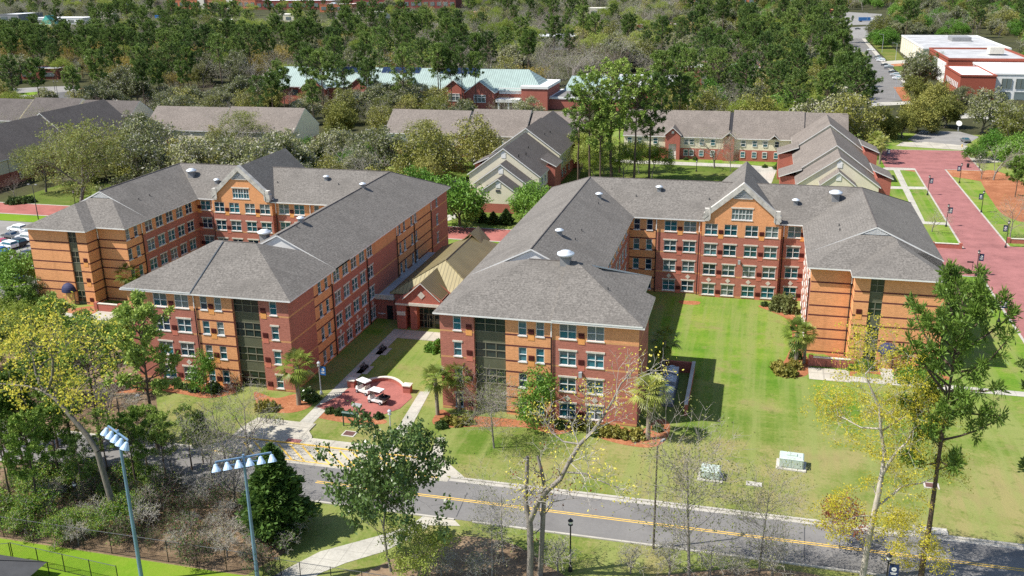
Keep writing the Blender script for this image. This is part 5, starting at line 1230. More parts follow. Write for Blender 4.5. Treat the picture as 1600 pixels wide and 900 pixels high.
fg('clump_pine2', 'pine_tree', 160, 705, 508, 'tall pine with straight trunk left of the one at the brick front', rz=2.0)
fg('light_pine', 'pine_tree', 187, 603, 512, 'short pine standing in the pine straw at the corner of the left dormitory')
for i, (u, v, t) in enumerate(((22,805,668),(62,800,655),(98,770,640),(118,740,628),(18,760,625),(52,735,618),(135,800,690),(215,775,655),(262,760,650),(300,735,640),(318,725,650),(8,700,600),(172,760,648),(232,740,640),(40,745,585),(120,735,575),(90,700,560))):
    fg('light_pine' if i % 3 else 'sparse_pine', 'pine_tree', u, v, t, 'young pine in the thicket behind the sports field fence', 'pines of the thicket')
for i, (u, v, t) in enumerate(((352,720,600),(388,712,590),(272,760,640),(330,775,640),(368,790,650))):
    fg('bare%d' % (i % 2), 'bare_tree', u, v, t, 'bare grey tree at the edge of the thicket by the bus bay', 'bare trees by the bus bay')
for i, (u, v, t) in enumerate(((872,893,835),(985,896,850),(1045,902,840),(1110,904,850),(1205,905,842),(1150,905,860),(690,905,850),(745,908,858),(655,900,862))): fg('brush0', 'thicket_bush', u, v, t, 'low bare bush on the leaf litter along the bottom edge', 'bare bushes along the bottom edge')
rs = random.Random(5)
pl = []
for _ in range(900):
    x, y = rs.uniform(-66, -30.5), rs.uniform(-37.6, -25.6)
    if x > -38 and y > -31 + (-31-x)*.5: continue
    if all((x-a)**2+(y-c)**2 > 3.4 for a, c in pl): pl.append((x, y))
    if len(pl) > 95: break
for i, (x, y) in enumerate(pl):
    k = rs.choice(['brush0','brush0','brush0','brush1','brush1']) if x > -49 else rs.choice(['brush1','brush2','brush2','brush0'])
    lb = {'brush0': 'bare grey thicket bush behind the sports field fence', 'brush1': 'brown and green thicket bush behind the sports field fence', 'brush2': 'green leaved thicket bush behind the sports field fence'}[k]
    tree(k, 'thicket_bush', (x, y), rs.uniform(1.8, 4.2), lb, {'brush0': 'grey thicket bushes', 'brush1': 'brown thicket bushes', 'brush2': 'green thicket bushes'}[k], 'bush')
pl2 = []
for _ in range(200):
    x, y = rs.uniform(-100, -64), rs.uniform(-15, 9)
    if y > 9 - (x+100)*.45 - 0: continue
    if all((x-a)**2+(y-c)**2 > 14 for a, c in pl2): pl2.append((x, y))
for i, (x, y) in enumerate(pl2[:26]):
    k = ['young_pine','lime0','brush2','bare0','sparse_pine','brush0'][i % 6]
    lb, g, nm = {'young_pine': ('green pine in the grove left of the brick front','grove pines','pine_tree'), 'sparse_pine': ('green pine in the grove left of the brick front','grove pines','pine_tree'), 'lime0': ('light green young tree in the grove left of the brick front','grove young trees','young_tree'), 'bare0': ('bare tree in the grove left of the brick front','grove bare trees','bare_tree'), 'brush2': ('leafy bush in the grove left of the brick front','grove bushes','bush'), 'brush0': ('bare bush in the grove left of the brick front','grove bare bushes','bush')}[k]
    tree(k, nm, (x, y), rs.uniform(8, 13) if 'brush' not in k else rs.uniform(3, 4.5), lb, g)
fg('lime0', 'young_tree', 205, 560, 492, 'yellow green young tree beside the left dormitory corner')
# by the buildings
fg('small_green', 'small_tree', 840, 668, 575, 'small light green tree against the orange brick bay of the right dormitory', wx=1.0)
fg('small_green', 'small_tree', 321, 612, 548, 'small light green tree against the orange brick bay of the left dormitory', wx=1.0)
fg('green0', 'round_tree', 17, 458, 388, 'round bright green tree beside the parked cars at the left edge')
fg('green0', 'round_tree', 718, 352, 274, 'larger bright green tree in front of the nested cream gables, left one', wx=1.05)
fg('green0', 'round_tree', 826, 345, 282, 'bright green tree half hidden by the right dormitory roof', rz=2)
fg('magnolia', 'small_magnolia', 56, 470, 428, 'small dark leaved tree at the corner of the left dormitory wing', wx=1.3)
for u, v, t, lb in ((467,632,548,'cabbage palm at the front corner of the left dormitory'),(684,648,572,'cabbage palm right of the plaza, the left of the close pair'),(718,640,566,'cabbage palm against the corner of the right dormitory'),(1012,686,588,'tall cabbage palm at the right front corner of the right dormitory'),
                    (1035,585,512,'shaded cabbage palm beside the wall of the right dormitory'),(1243,572,500,'cabbage palm at the left of the pair beside the orange wing end'),(1256,568,507,'cabbage palm at the right of the pair, touching the orange wing end'),(207,470,412,'cabbage palm in the court of the left dormitory')):
    fg('palm%d' % (u % 2), 'palm_tree', u, v, t, lb, 'palms around the dormitories')
for u, v, t in ((1366,250,205),(1374,256,212),(1350,232,200)): fg('palm0', 'palm_tree', u, v, t, 'palm at the end of the stepped brown gables', 'palms by the far apartments')
for i, (u, v, t) in enumerate(((753,347,329),(771,350,332),(791,350,328))):
    fg('cone_shrub', 'conical_shrub', u, v, t, ('clipped cone shrub, left of three below the cream gable','smallest clipped cone shrub, middle of three below the cream gable','clipped cone shrub, right of three below the cream gable')[i], 'cone shrubs', wx=1.25)
fg('tallx' if False else 'brush0', 'bare_shrub', 1016, 440, 372, 'bare grey shrub in the inner corner of the right dormitory court')
# shrubs in the beds
for k, s, lst, lb, g in (
    ('ball', .8, ((516,645),(531,647),(546,649),(571,653),(592,653)), 'round clipped shrub in the row in front of the plaza', 'plaza shrubs'),
    ('yel', 1.0, ((902,668),(922,672),(945,678),(960,680),(975,682),(700,660),(715,664),(730,661),(995,684)), 'yellow green shrub in the bed before the right dormitory', 'yellow green shrubs'),
    ('ball', .85, ((690,668),(876,668),(930,680),(285,606),(294,608),(304,611),(1028,672)), 'dark green shrub in the bed before a dormitory front', 'front bed shrubs'),
    ('clip', 1.1, ((1447,594),(1422,594)), 'wide clipped hedge shrub at the foot of the orange wing end', 'wing end hedges'),
    ('clip', .85, ((1339,575),(1352,576)), 'clipped shrub between the brick rack wall and the glazed strip', 'wing end shrubs'),
    ('clip', .95, ((55,481),(74,482)), 'clipped shrub at the corner by the left car park', 'corner shrubs'),
    ('ball', .7, ((1483,416),(1489,418),(1495,420),(1501,422),(1507,424),(1513,427)), 'round shrub in the row beside the brick way', 'brick way shrubs'),
    ('tall', 1.15, ((1212,485),(1222,480),(1232,488)), 'tall grey green shrub against the court wall of the right dormitory', 'court shrubs'),
    ('ball', .8, ((1195,478),(1206,480),(1246,505),(1240,515)), 'low green shrub along the court bed', 'court bed shrubs'),
    ('dk', .9, ((478,622),(488,626),(1243,560),(335,612)), 'dark green bush beside a palm or small tree', 'dark bushes'),
    ('yel', 1.15, ((1222,585),(1234,586),(1216,577),(1240,575),(412,640),(425,640)), 'large yellow green sago like shrub at a bed edge', 'sago shrubs'),
    ('ball', 1.0, ((722,282),(730,282),(1195,262),(1040,252),(1072,250),(1086,250),(990,250)), 'green shrub at the foot of the cream apartments', 'apartment shrubs'),
    ('yel', 1.2, ((895,186),(900,187)), 'bright yellow green shrub beside the low brick wing', 'bright shrubs'),
    ('wide', 1.3, ((1310,262),(1218,264),(30,318),(45,316),(22,318)), 'wide dark shrub beside a lawn walk', 'lawn shrubs'),
    ('clip', .9, ((682,548),), 'small clipped shrub beside the entrance', 'entrance shrub')):
    for u, v in lst: shrub(k, u, v, s*RT.uniform(.85, 1.15), lb, g)
# pines and light trees in the middle, behind the right dormitory
for i, (u, v, t, p, w) in enumerate(((921,291,124,'clump_pine2',1),(955,288,108,'clump_pine',1.15),(990,290,124,'clump_pine2',1),(903,286,150,'sparse_pine',1),(1014,284,128,'pine1',.9),(968,270,134,'clump_pine2',1),(938,292,162,'light_pine',.9))):
    fg(p, 'pine_tree', u, v, t, 'tall pine in the clump between the two cream apartment wings', 'pines between the apartment wings', wx=w)
tp('pine2', 'pine_tree', 1036, 90, 26, 'very tall thin trunked pine at the left end of the arched cream range')
for i, (u, vt, h) in enumerate(((915,205,11),(945,215,10),(905,225,9),(975,225,10),(1000,220,9),(930,238,8),(1020,225,9))):
    tp(('lime0','lime1')[i % 2], 'young_tree', u, vt, h, 'light green young tree below the pines between the apartment wings', 'young trees between the wings')
for u, v, t in ((588,300,222),(640,262,200),(545,285,215)): fg('bare2', 'bare_tree', u, v, t, 'pale grey bare tree in front of the grove left of the nested gables', 'pale bare trees by the gables')
tp('bare2', 'budding_tree', 1120, 195, 12, 'pale budding tree on the lawn in front of the right cream range')
tp('spire0', 'budding_tree', 1145, 205, 11, 'slim budding tree just left of the roof gable of the right dormitory')
fg('bare2', 'young_tree', 1456, 362, 318, 'small bare tree on the lawn beside the brick way')
fg('bare1', 'bare_tree', 1578, 372, 300, 'thin bare tree in the pine straw at the right edge')
# trees along the right
for i, (u, vt, h, p, lb) in enumerate(((1380,165,10,'olive0','olive oak at the left end of the row by the brick plaza'),(1440,150,12,'olive0','wide olive oak in the middle of the row by the brick plaza'),(1482,148,11,'olive0','olive oak at the right end of the row by the brick plaza'),(1415,172,9,'olive0','low olive oak in front of the row by the brick plaza'),(1466,128,12,'olive0','olive oak behind the row by the brick plaza'),
    (1545,140,14,'oak0','broad dark live oak in front of the brick lecture hall'),(1585,165,13,'oak1','live oak at the right edge before the white columned end'),(1592,205,10,'green0','dense green tree at the right edge above the pine straw'),(1560,205,8,'green0','bright green bushy tree left of the one at the right edge'),(1530,225,5,'green0','low green tree at the corner of the brick plaza'),(1562,215,11,'bare2','bare grey tree leaning over the pine straw at right'),(1595,250,9,'young_pine','pine at the right edge beside the pine straw'),(1540,232,8,'bare0','low bare tree at the edge of the brick plaza'),
    (1345,100,24,'pine1','dark tall pine at the near end of the far car park'),(1360,115,18,'pine0','pine beside the near end of the far car park'),(1330,150,17,'oak1','dark tree in front of the far car park'),(1300,135,18,'oak0','leafy tree left of the dark pines by the far car park'),
    (1440,78,13,'magnolia','dark tree before the pale hall, left of two'),(1462,82,12,'magnolia','dark tree before the pale hall, right of two'),(1432,118,10,'olive0','tree beside the white screen wall'),(1505,135,7,'oak2','small tree below the brick front block'))):
    tp(p, 'pine_tree' if 'pine' in p else 'oak_tree' if 'oak' in lb else 'broadleaf_tree', u, vt, h, lb)

# ---------------------------------------------------------------- the woods, tree by tree where they can be told apart
BLK = [(-60,-34,98,172),(-101,-34,160,188),(14,42,108,178),(-29,38,168,196),(-205,-180,66,166),(-265,-186,162,190),(-181,-122,155,182),(-199,-66,256,288),(-70,-30,255,305),(-70,-18,292,338),(86,155,310,425),(88,140,440,540),(44,74,60,205),(-240,50,70,92),(-112,-44,-10,74),(-34,45,-10,78)]
def blocked(x, y, pad=0):
    return any(a-pad < x < b+pad and c-pad < y < d+pad for a, b, c, d in BLK)
def inpoly(u, v, P):
    c = False; n = len(P)
    for i in range(n):
        x1, y1 = P[i]; x2, y2 = P[i-1]
        if (y1 > v) != (y2 > v) and u < (x2-x1)*(v-y1)/(y2-y1)+x1: c = not c
    return c
CLEAR = [[(1310,58),(1362,52),(1385,90),(1425,128),(1432,165),(1355,165),(1335,118),(1310,80)],[(1270,50),(1275,15),(1385,18),(1380,60),(1312,66)],[(1376,56),(1420,70),(1448,128),(1422,140),(1380,90)],[(1024,136),(1090,134),(1095,152),(1040,178)],
         [(0,128),(130,130),(228,172),(120,178),(0,172)],[(690,236),(745,236),(745,290),(690,290)],[(1040,232),(1240,236),(1240,300),(940,300),(940,245)],[(1380,215),(1600,200),(1600,440),(1380,300)],[(120,285),(205,278),(215,320),(60,330),(60,310)],[(0,300),(70,300),(110,345),(0,345)]]
def scatter(n, x0, x1, y0, y1, spacing, seed, pick, cond=None):
    r = random.Random(seed); got = []
    for _ in range(n*30):
        x, y = r.uniform(x0, x1), r.uniform(y0, y1)
        if blocked(x, y, 1.5) or any((x-a)**2+(y-b)**2 < spacing*spacing for a, b in got): continue
        u, v = proj((x, y, 0))
        if u < -60 or u > 1660 or any(inpoly(u, v, P) for P in CLEAR): continue
        if cond and not cond(x, y, u, v, r): continue
        got.append((x, y)); p, name, h, lb, g = pick(r, x, y); tree(p, name, (x, y), h, lb, g)
        if len(got) >= n: break
    return got
def oakwood(r, x, y):
    k = r.random()
    if k < .48: return r.choice(['oak0','oak1','oak2']), 'live_oak', r.uniform(9, 16), 'grey green live oak hung with moss in the grove behind the left dormitory', 'live oaks behind the left dormitory'
    if k < .60: return 'olive0', 'olive_oak', r.uniform(9, 12), 'olive green oak in the grove behind the left dormitory', 'olive oaks behind the left dormitory'
    if k < .9: return r.choice(['bare0','bare1','bare2','bud0']), 'bare_tree', r.uniform(11, 16), 'bare grey tree among the live oaks behind the left dormitory', 'bare trees behind the left dormitory'
    return 'green0', 'leafy_tree', r.uniform(7, 10), 'fresh green tree among the live oaks behind the left dormitory', 'green trees behind the left dormitory'
scatter(64, -172, -63, 92, 157, 9.6, 1, oakwood)
def hallwood(r, x, y):
    k = r.random()
    if k < .13: return r.choice(['pine2','sparse_pine']), 'pine_tree', r.uniform(16, 21), 'tall pine standing before the pale green roofed hall', 'pines before the green roofed hall'
    if k < .72: return r.choice(['oak0','oak1','oak2','olive0']), 'live_oak', r.uniform(9, 13), 'broad oak standing before the pale green roofed hall', 'oaks before the green roofed hall'
    return r.choice(['bare0','bare1','reddish0']), 'bare_tree', r.uniform(9, 13), 'bare tree standing before the pale green roofed hall', 'bare trees before the green roofed hall'
scatter(62, -235, -62, 190, 254, 10.5, 2, hallwood, lambda x, y, u, v, r: not (x > -104 and y > 226))
def backwood(r, x, y):
    k = r.random()
    if x > -80 and k < .68 and y > 292: return r.choice(['bare0','bare1','bare2','reddish0']), 'bare_tree', r.uniform(17, 23), 'tall bare tree in the grey wood beyond the low brick wing', 'bare trees beyond the hall'
    if k < .34: return r.choice(['pine0','pine1','pine2','sparse_pine']), 'pine_tree', r.uniform(17, 26), 'pine in the wood directly beyond the green roofed hall', 'pines beyond the hall'
    if k < .50: return r.choice(['oak0','oak1','oak2']), 'oak_tree', r.uniform(11, 16), 'oak in the wood directly beyond the green roofed hall', 'oaks beyond the hall'
    if k < .64: return r.choice(['lime0','lime1','gold0']), 'spring_tree', r.uniform(11, 16), 'yellow green spring tree in the wood beyond the green roofed hall', 'spring trees beyond the hall'
    return r.choice(['bare0','bare1','bare2']), 'bare_tree', r.uniform(13, 18), 'tall bare tree in the grey wood beyond the low brick wing', 'bare trees beyond the hall'
scatter(95, -260, 10, 290, 372, 10.8, 3, backwood)
def rightwood(r, x, y):
    k = r.random()
    if k < .38: return r.choice(['pine0','pine1','pine2','big_pine']), 'pine_tree', r.uniform(17, 25), 'pine in the wood behind the right cream range', 'pines behind the right range'
    if k < .70: return r.choice(['oak0','oak1','green0','olive0']), 'oak_tree', r.uniform(10, 15), 'leafy tree in the wood behind the right cream range', 'leafy trees behind the right range'
    return r.choice(['bare2','bare1','lime1']), 'bare_tree', r.uniform(10, 15), 'bare tree in the wood behind the right cream range', 'bare trees behind the right range'
scatter(95, -22, 66, 200, 372, 9.4, 4, rightwood, lambda x, y, u, v, r: u < 1330 and not (x > 38 and y < 215))
def leftwood(r, x, y):
    k = r.random()
    if k < .5: return r.choice(['pine0','pine1','pine2']), 'pine_tree', r.uniform(17, 24), 'pine in the dark wood above the upper car park', 'pines at the upper car park'
    if k < .72: return r.choice(['oak0','oak1']), 'oak_tree', r.uniform(10, 14), 'oak in the dark wood above the upper car park', 'oaks at the upper car park'
    if k < .84: return 'gold0', 'golden_tree', r.uniform(10, 15), 'golden leaved tree in the wood above the upper car park', 'golden trees at the upper car park'
    return r.choice(['bare0','lime1']), 'bare_tree', r.uniform(10, 14), 'bare tree in the wood above the upper car park', 'bare trees at the upper car park'
scatter(270, -520, -236, 200, 500, 9.5, 6, leftwood)
for i, (u, v, t) in enumerate(((20,240,165),(72,300,225),(28,315,270),(128,330,190),(64,225,160),(105,215,158))):
    fg(('bare0','bud0','reddish0','bud0','bare1','bare0')[i], 'roadside_tree', u, v, t, ('bare tree in front of the purple brown roof','dark olive tree beside the brick way at left','small pinkish grey bare tree by the left brick way','yellow green budding tree beside the brick way at left','bare tree between the dark roofs at left','bare tree below the upper car park')[i])

# ---------------------------------------------------------------- distant wood: one mass nobody could count
def low_tree(pname, out, mult, seed):
    tm, cm, H = PROTO[pname]; rng = np.random.default_rng(seed)
    V = []; F = []; M = []; o = 0; mats = []
    for me in (tm, cm):
        n = len(me.vertices); v = np.empty(n*3, np.float32); me.vertices.foreach_get('co', v); v = v.reshape(-1,3)
        f = np.empty(len(me.loops), np.int32); me.loops.foreach_get('vertex_index', f); f = f.reshape(-1,4)
        mi = np.empty(len(me.polygons), np.int32); me.polygons.foreach_get('material_index', mi)
        V.append(v); F.append(f+o); M.append(mi+len(mats)); o += n; mats += list(me.materials)
    me = np_mesh(out, np.concatenate(V)/H, np.concatenate(F), mats, np.concatenate(M)); return bpy.data.objects.new(out, me)
FAR = [low_tree(p, 'far_'+p, 1, i) for i, p in enumerate(('pine0','pine1','pine2','oak0','oak1','bare0','lime1','olive0','green0','reddish0','bare2'))]
def wood(name, label, pts):
    """pts: (x, y, kind, height, turn): geometry nodes set one of the tree shapes on each point"""
    me = bpy.data.meshes.new(name); me.from_pydata([(p[0], p[1], -.1) for p in pts], [], [])
    for nm, ty, i in (('kind', 'INT', 2), ('size', 'FLOAT', 3), ('turn', 'FLOAT', 4)):
        a = me.attributes.new(nm, ty, 'POINT'); a.data.foreach_set('value', [p[i] for p in pts])
    o = link(name, me); tag(o, label, 'wood', kind='stuff')
    ng = bpy.data.node_groups.new(name, 'GeometryNodeTree'); ng.interface.new_socket('Geometry', in_out='INPUT', socket_type='NodeSocketGeometry'); ng.interface.new_socket('Geometry', in_out='OUTPUT', socket_type='NodeSocketGeometry')
    N, L = ng.nodes, ng.links; gi = N.new('NodeGroupInput'); go = N.new('NodeGroupOutput'); jn = N.new('GeometryNodeGeometryToInstance')
    for ob in FAR[::-1]:
        oi = N.new('GeometryNodeObjectInfo'); oi.inputs['Object'].default_value = ob; oi.inputs['As Instance'].default_value = True
        oi.transform_space = 'ORIGINAL'; jj = jn
        L.new(oi.outputs['Geometry'], jn.inputs[0])
    def attr(nm, ty):
        n = N.new('GeometryNodeInputNamedAttribute'); n.data_type = ty; n.inputs['Name'].default_value = nm; return n.outputs[0]
    jo = N.new('GeometryNodeJoinGeometry')
    for k in range(len(FAR)):
        pass
    N.remove(jn)
    infos = [n for n in N if n.bl_idname == 'GeometryNodeObjectInfo']
    order = {n.inputs['Object'].default_value.name: n for n in infos}
    for k, ob in enumerate(FAR):
        ip = N.new('GeometryNodeInstanceOnPoints'); cmp = N.new('FunctionNodeCompare'); cmp.data_type = 'INT'; cmp.operation = 'EQUAL'
        L.new(attr('kind', 'INT'), cmp.inputs[2]); cmp.inputs[3].default_value = k
        L.new(gi.outputs[0], ip.inputs['Points']); L.new(cmp.outputs[0], ip.inputs['Selection']); L.new(order[ob.name].outputs['Geometry'], ip.inputs['Instance'])
        L.new(attr('size', 'FLOAT'), ip.inputs['Scale']); cx = N.new('ShaderNodeCombineXYZ'); L.new(attr('turn', 'FLOAT'), cx.inputs[2]); L.new(cx.outputs[0], ip.inputs['Rotation'])
        L.new(ip.outputs[0], jo.inputs[0])
    L.new(jo.outputs[0], go.inputs[0]); md = o.modifiers.new('trees', 'NODES'); md.node_group = ng; return o
def far_points(seed, y0, y1, sp0, sp1, cap):
    r = random.Random(seed); cell = {}; out = []
    for _ in range(cap*8):
        t = r.random()**.75; y = y0+(y1-y0)*t; xw = 1.0*(y+107)*.62; x = 11.6-.26*(y+107) + r.uniform(-1, 1)*xw
        if blocked(x, y, 3): continue
        sp = sp0+(sp1-sp0)*t; u, v = proj((x, y, 0))
        if u < -80 or u > 1680 or any(inpoly(u, v, P) for P in CLEAR) or any(inpoly(u, v, P) for P in FARCLEAR): continue
        if y < 375 and -265 < x < 66: continue
        if x < -230 and y < 542 and x > -542: continue
        if x > 60 and y < 330: continue
        ck = (int(x//14), int(y//14)); near = [q for a in (-1,0,1) for c in (-1,0,1) for q in cell.get((ck[0]+a, ck[1]+c), ())]
        if any((x-q[0])**2+(y-q[1])**2 < sp*sp for q in near): continue
        if v < 52 and 250 < u < 725 and r.random() < (.93 if v < 38 else .6): continue
        if v < 88 and u < 145 and r.random() < .8: continue
        cell.setdefault(ck, []).append((x, y)); n = math.sin(x*.021+1)+math.sin(y*.017+x*.008); k = r.random()
        if x > 70 or (x > -40 and y > 560): kind = r.choice([3,4,8,8,0,1,7,10]) 
        elif n > .5: kind = r.choice([0,1,2,3,5,6,10,10])
        elif n > -.5: kind = r.choice([3,4,6,5,5,6,10,0])
        else: kind = r.choice([5,9,10,5,10,6,10,0])
        h = {0: 21, 1: 21, 2: 19, 3: 13, 4: 13, 5: 15, 6: 14, 7: 12, 8: 11, 9: 15, 10: 15}[kind]*r.uniform(.62, 1.35)
        out.append((x, y, kind, h, r.uniform(0, 6.28)))
        if len(out) >= cap: break
    return out
FARCLEAR = [[(148,24),(180,24),(180,36),(148,36)],[(336,38),(374,38),(374,50),(336,50)],[(430,28),(472,28),(472,40),(430,40)],[(558,24),(602,24),(602,36),(558,36)],[(638,34),(670,34),(670,46),(638,46)],[(903,18),(952,18),(952,30),(903,30)],[(0,30),(140,34),(140,62),(0,64)],[(255,0),(720,0),(720,14),(420,19),(255,17)],[(1270,20),(1390,16),(1390,60),(1290,60)],[(1600,175),(1600,60),(1500,60),(1420,60),(1420,130)],[(1060,4),(1180,4),(1180,14),(1060,14)],[(735,18),(770,18),(770,29),(735,29)],[(985,44),(1095,44),(1095,58),(985,58)],[(770,70),(905,70),(905,84),(770,84)]]
wood('distant_wood', 'mixed woodland of pines and bare trees stretching to the horizon', far_points(21, 335, 700, 10.2, 12.5, 2200))
wood('horizon_wood', 'hazy green woodland at the top of the view', far_points(22, 700, 1900, 12.5, 22, 2600))
for i, (u, v, t) in enumerate(((483,166,72),(507,169,96),(528,160,62),(640,168,106),(690,173,76),(706,172,84),(723,173,78),(744,173,88),(437,168,98),(596,150,48),(575,165,112))): fg(('sparse_pine','pine2','pine0')[i % 3], 'pine_tree', u, v, t, 'thin trunked pine standing right in front of the pale green roof', 'thin pines before the green roof', wx=.8)
def frontpine(r, x, y): return r.choice(['pine0','pine1','sparse_pine','big_pine']), 'pine_tree', r.uniform(19, 25), 'tall pine standing before the pale green roofed hall', 'pines before the green roofed hall'
scatter(7, -165, -96, 226, 255, 12, 9, frontpine)
# ---------------------------------------------------------------- street furniture, vehicles, small things
def lamp_post(h, banner=True, pole=M_BLACK, side=1):
    r = empty('banner_lamp' if banner else 'street_lamp')
    p = MB(); p.lathe([(.22,0),(.22,.25),(.12,.5),(.08,.7),(.065,h-.7),(.09,h-.65)], 10); p.build('pole', pole, r)
    l = MB(); l.lathe([(.10,h-.66),(.24,h-.62),(.20,h-.5)], 10, m=1); l.lathe([(.16,h-.5),(.22,h-.2)], 10, m=0); l.lathe([(.27,h-.2),(.20,h-.08),(.06,h),(.03,h+.12)], 10, m=1); l.build('lantern', [M_WHITE, pole], r)
    if banner:
        b = MB(); s = side; zb = h*.60; x0, x1 = sorted((s*.12, s*.92)); b.box(x0, x1, -.012, .012, zb, zb+1.25)
        b.box(min(0, s*.95), max(0, s*.95), -.02, .02, zb+1.27, zb+1.31, 1); b.box(min(0, s*.95), max(0, s*.95), -.02, .02, zb-.05, zb-.01, 1)
        bn = b.build('banner', [M_BANN, M_BLACK], r); e = MB()
        for sy in (-1, 1):
            pts = [(s*.52+.22*math.cos(t*math.pi/6), sy*.018, zb+.78+.22*math.sin(t*math.pi/6)) for t in range(12)]; e.poly(pts, 0)
            e.box(s*.52-.08, s*.52+.08, sy*.022-.002, sy*.022+.002, zb+.74, zb+.80, 1)
            for z, w in ((.36,.28),(.24,.2)): e.box(s*.52-w, s*.52+w, sy*.018-.003, sy*.018+.003, zb+z, zb+z+.07, 0)
        e.build('emblem', [M_WHITE, M_BANN], bn)
    return r
M_BANN = plain('navy_banner', (.018, .035, .10), .7, .1); M_BANB = plain('blue_banner', (.03, .14, .40), .7, .1)
for i, (u, v, t, s, lb) in enumerate(((1449,305,274,1,'black banner lamp on the left of the brick way, farthest but one'),(1478,354,319,1,'black banner lamp on the left of the brick way level with the wing ridge'),(1524.5,431,391,1,'black banner lamp by the row of round shrubs'),(1560,503,466,1,'black banner lamp nearest the camera on the left of the brick way'),
        (1499,286,255,-1,'black banner lamp at the far corner on the right of the brick way'),(1533,332,298,-1,'black banner lamp midway along the right of the brick way'),(1571,387,345,-1,'black banner lamp at the junction on the right of the brick way'),(1384,252,232,1,'black banner lamp at the end of the stepped brown gables'))):
    b = at(u, v); r = lamp_post(hgt(b, t), True, M_BLACK, s); r.location = b; tag(r, lb, 'lamp post', 'banner lamps along the brick way')
b = at(502, 616); r = lamp_post(hgt(b, 565), True, M_LGREY, 1); r.location = b; tag(r, 'grey lamp post with blue banner at the corner of the plaza walk', 'lamp post')
for ch in r.children:
    if ch.name.startswith('banner'):
        ch.data.materials[0] = M_BANB
for u, v, t, lb in ((891,892,811,'black lamp post without banner by the near kerb'),(124,800,752,'lamp post hidden in the thicket by the fence'),(612,700,640,'grey sign pole in front of the glossy dark tree'),(1530,263,243,'small lamp at the right of the brick plaza'),(118,322,298,'lamp post with dark sign in the straw beside the left roof'),(1088,268,250,'small dark post on the lawn behind the right dormitory')):
    b = at(u, v); r = lamp_post(hgt(b, t), False, M_LGREY if u == 612 else M_BLACK); r.location = b; tag(r, lb, 'lamp post')
def cobra(u, v, t, reach, az, label, dbl=False, m=M_DGREY):
    b = at(u, v); h = hgt(b, t); r = empty('street_light', b, az, label, 'street light'); p = MB(); p.tube([(0,0,0),(0,0,h)], [.12,.07], 8); p.build('pole', m, r)
    for s in ((1,-1) if dbl else (1,)):
        a = MB(); a.tube([(0,0,h-.1),(s*reach*.5,0,h+.25),(s*reach,0,h+.3)], .045, 6); o = a.build('arm', m, r)
        f = MB(); f.frustum(s*reach-.32, s*reach+.32, -.16, .16, h+.22, h+.38, .1, .05); f.build('lamp_head', M_MGREY, o)
cobra(1021, 857, 697, .9, R(60), 'tall dark street light standing on the near verge right of centre', m=plain('brown_pole', (.10,.085,.07), .6, .1))
cobra(190, 670, 622, 2.6, R(15), 'dark street light with a raised arm before the left dormitory')
for u, v, t, lb in ((60,343,290,'tall grey light pole beside the left car park'),(92,160,128,'dark light pole at the upper car park'),(86,142,118,'thin pole beside the upper road')):
    cobra(u, v, t, 1.0, 0, lb, True)
for u, v, t, lb in ((1378,82,54,'grey street light at the far end of the long car park'),(1399,95,68,'grey street light midway beside the long car park'),(1425,116,90,'grey street light beside the white screen wall'),(1398,152,118,'grey street light at the near end of the long car park'),(1352,60,20,'tall pole at the crossing beyond the long car park')):
    cobra(u, v, t, 2.4, R(170), lb, m=M_LGREY)
# floodlight masts
def mast(u, v, ut, vt, n, w, az, label):
    b = at(u, v); h = hgt(b, vt); r = empty('floodlight_mast', b, az, label, 'floodlight'); p = MB(); p.tube([(0,0,0),(0,0,h)], [.20,.11], 10); p.build('pole', M_MAST, r)
    a = MB(); a.box(-w/2, w/2, -.06, .06, h-.35, h-.22); a.box(-w/2*.5, w/2*.5, -.05, .05, h-.9, h-.8); ar = a.build('crossarm', M_MAST, r)
    for k in range(n):
        x = -w/2 + w*k/(n-1); f = MB(); ang = R(64); d = Vector((0, -math.cos(ang), -math.sin(ang))); c0 = Vector((x, -.12, h-.42))
        prof = [(.10,0),(.17,.06),(.22,.22),(.36,.5),(.42,.70)]; f.tube([c0 + d*z for _, z in prof], [q for q, _ in prof], 12, 0); f.tube([(x,0,h-.28), tuple(c0+d*.02)], .04, 5, 1)
        o = f.build('floodlight', [M_LAMP, M_MAST], ar, smooth=False); q = MB(); q.tube([tuple(c0+d*.705), tuple(c0+d*.715)], [.38,.37], 12); q.build('lens', M_PANE, o)
M_MAST = plain('blue_grey_mast', (.17,.27,.40), .4, .1, 1, .5, .2); M_LAMP = plain('pale_blue_lamp', (.42,.56,.72), .4, .06)
mast(222, 908, 165, 672, 5, 4.0, R(-30), 'blue grey floodlight mast on the sports field, left of two'); mast(403, 908, 380, 710, 6, 4.9, R(34), 'blue grey floodlight mast in front of the dark cedar, right of two')
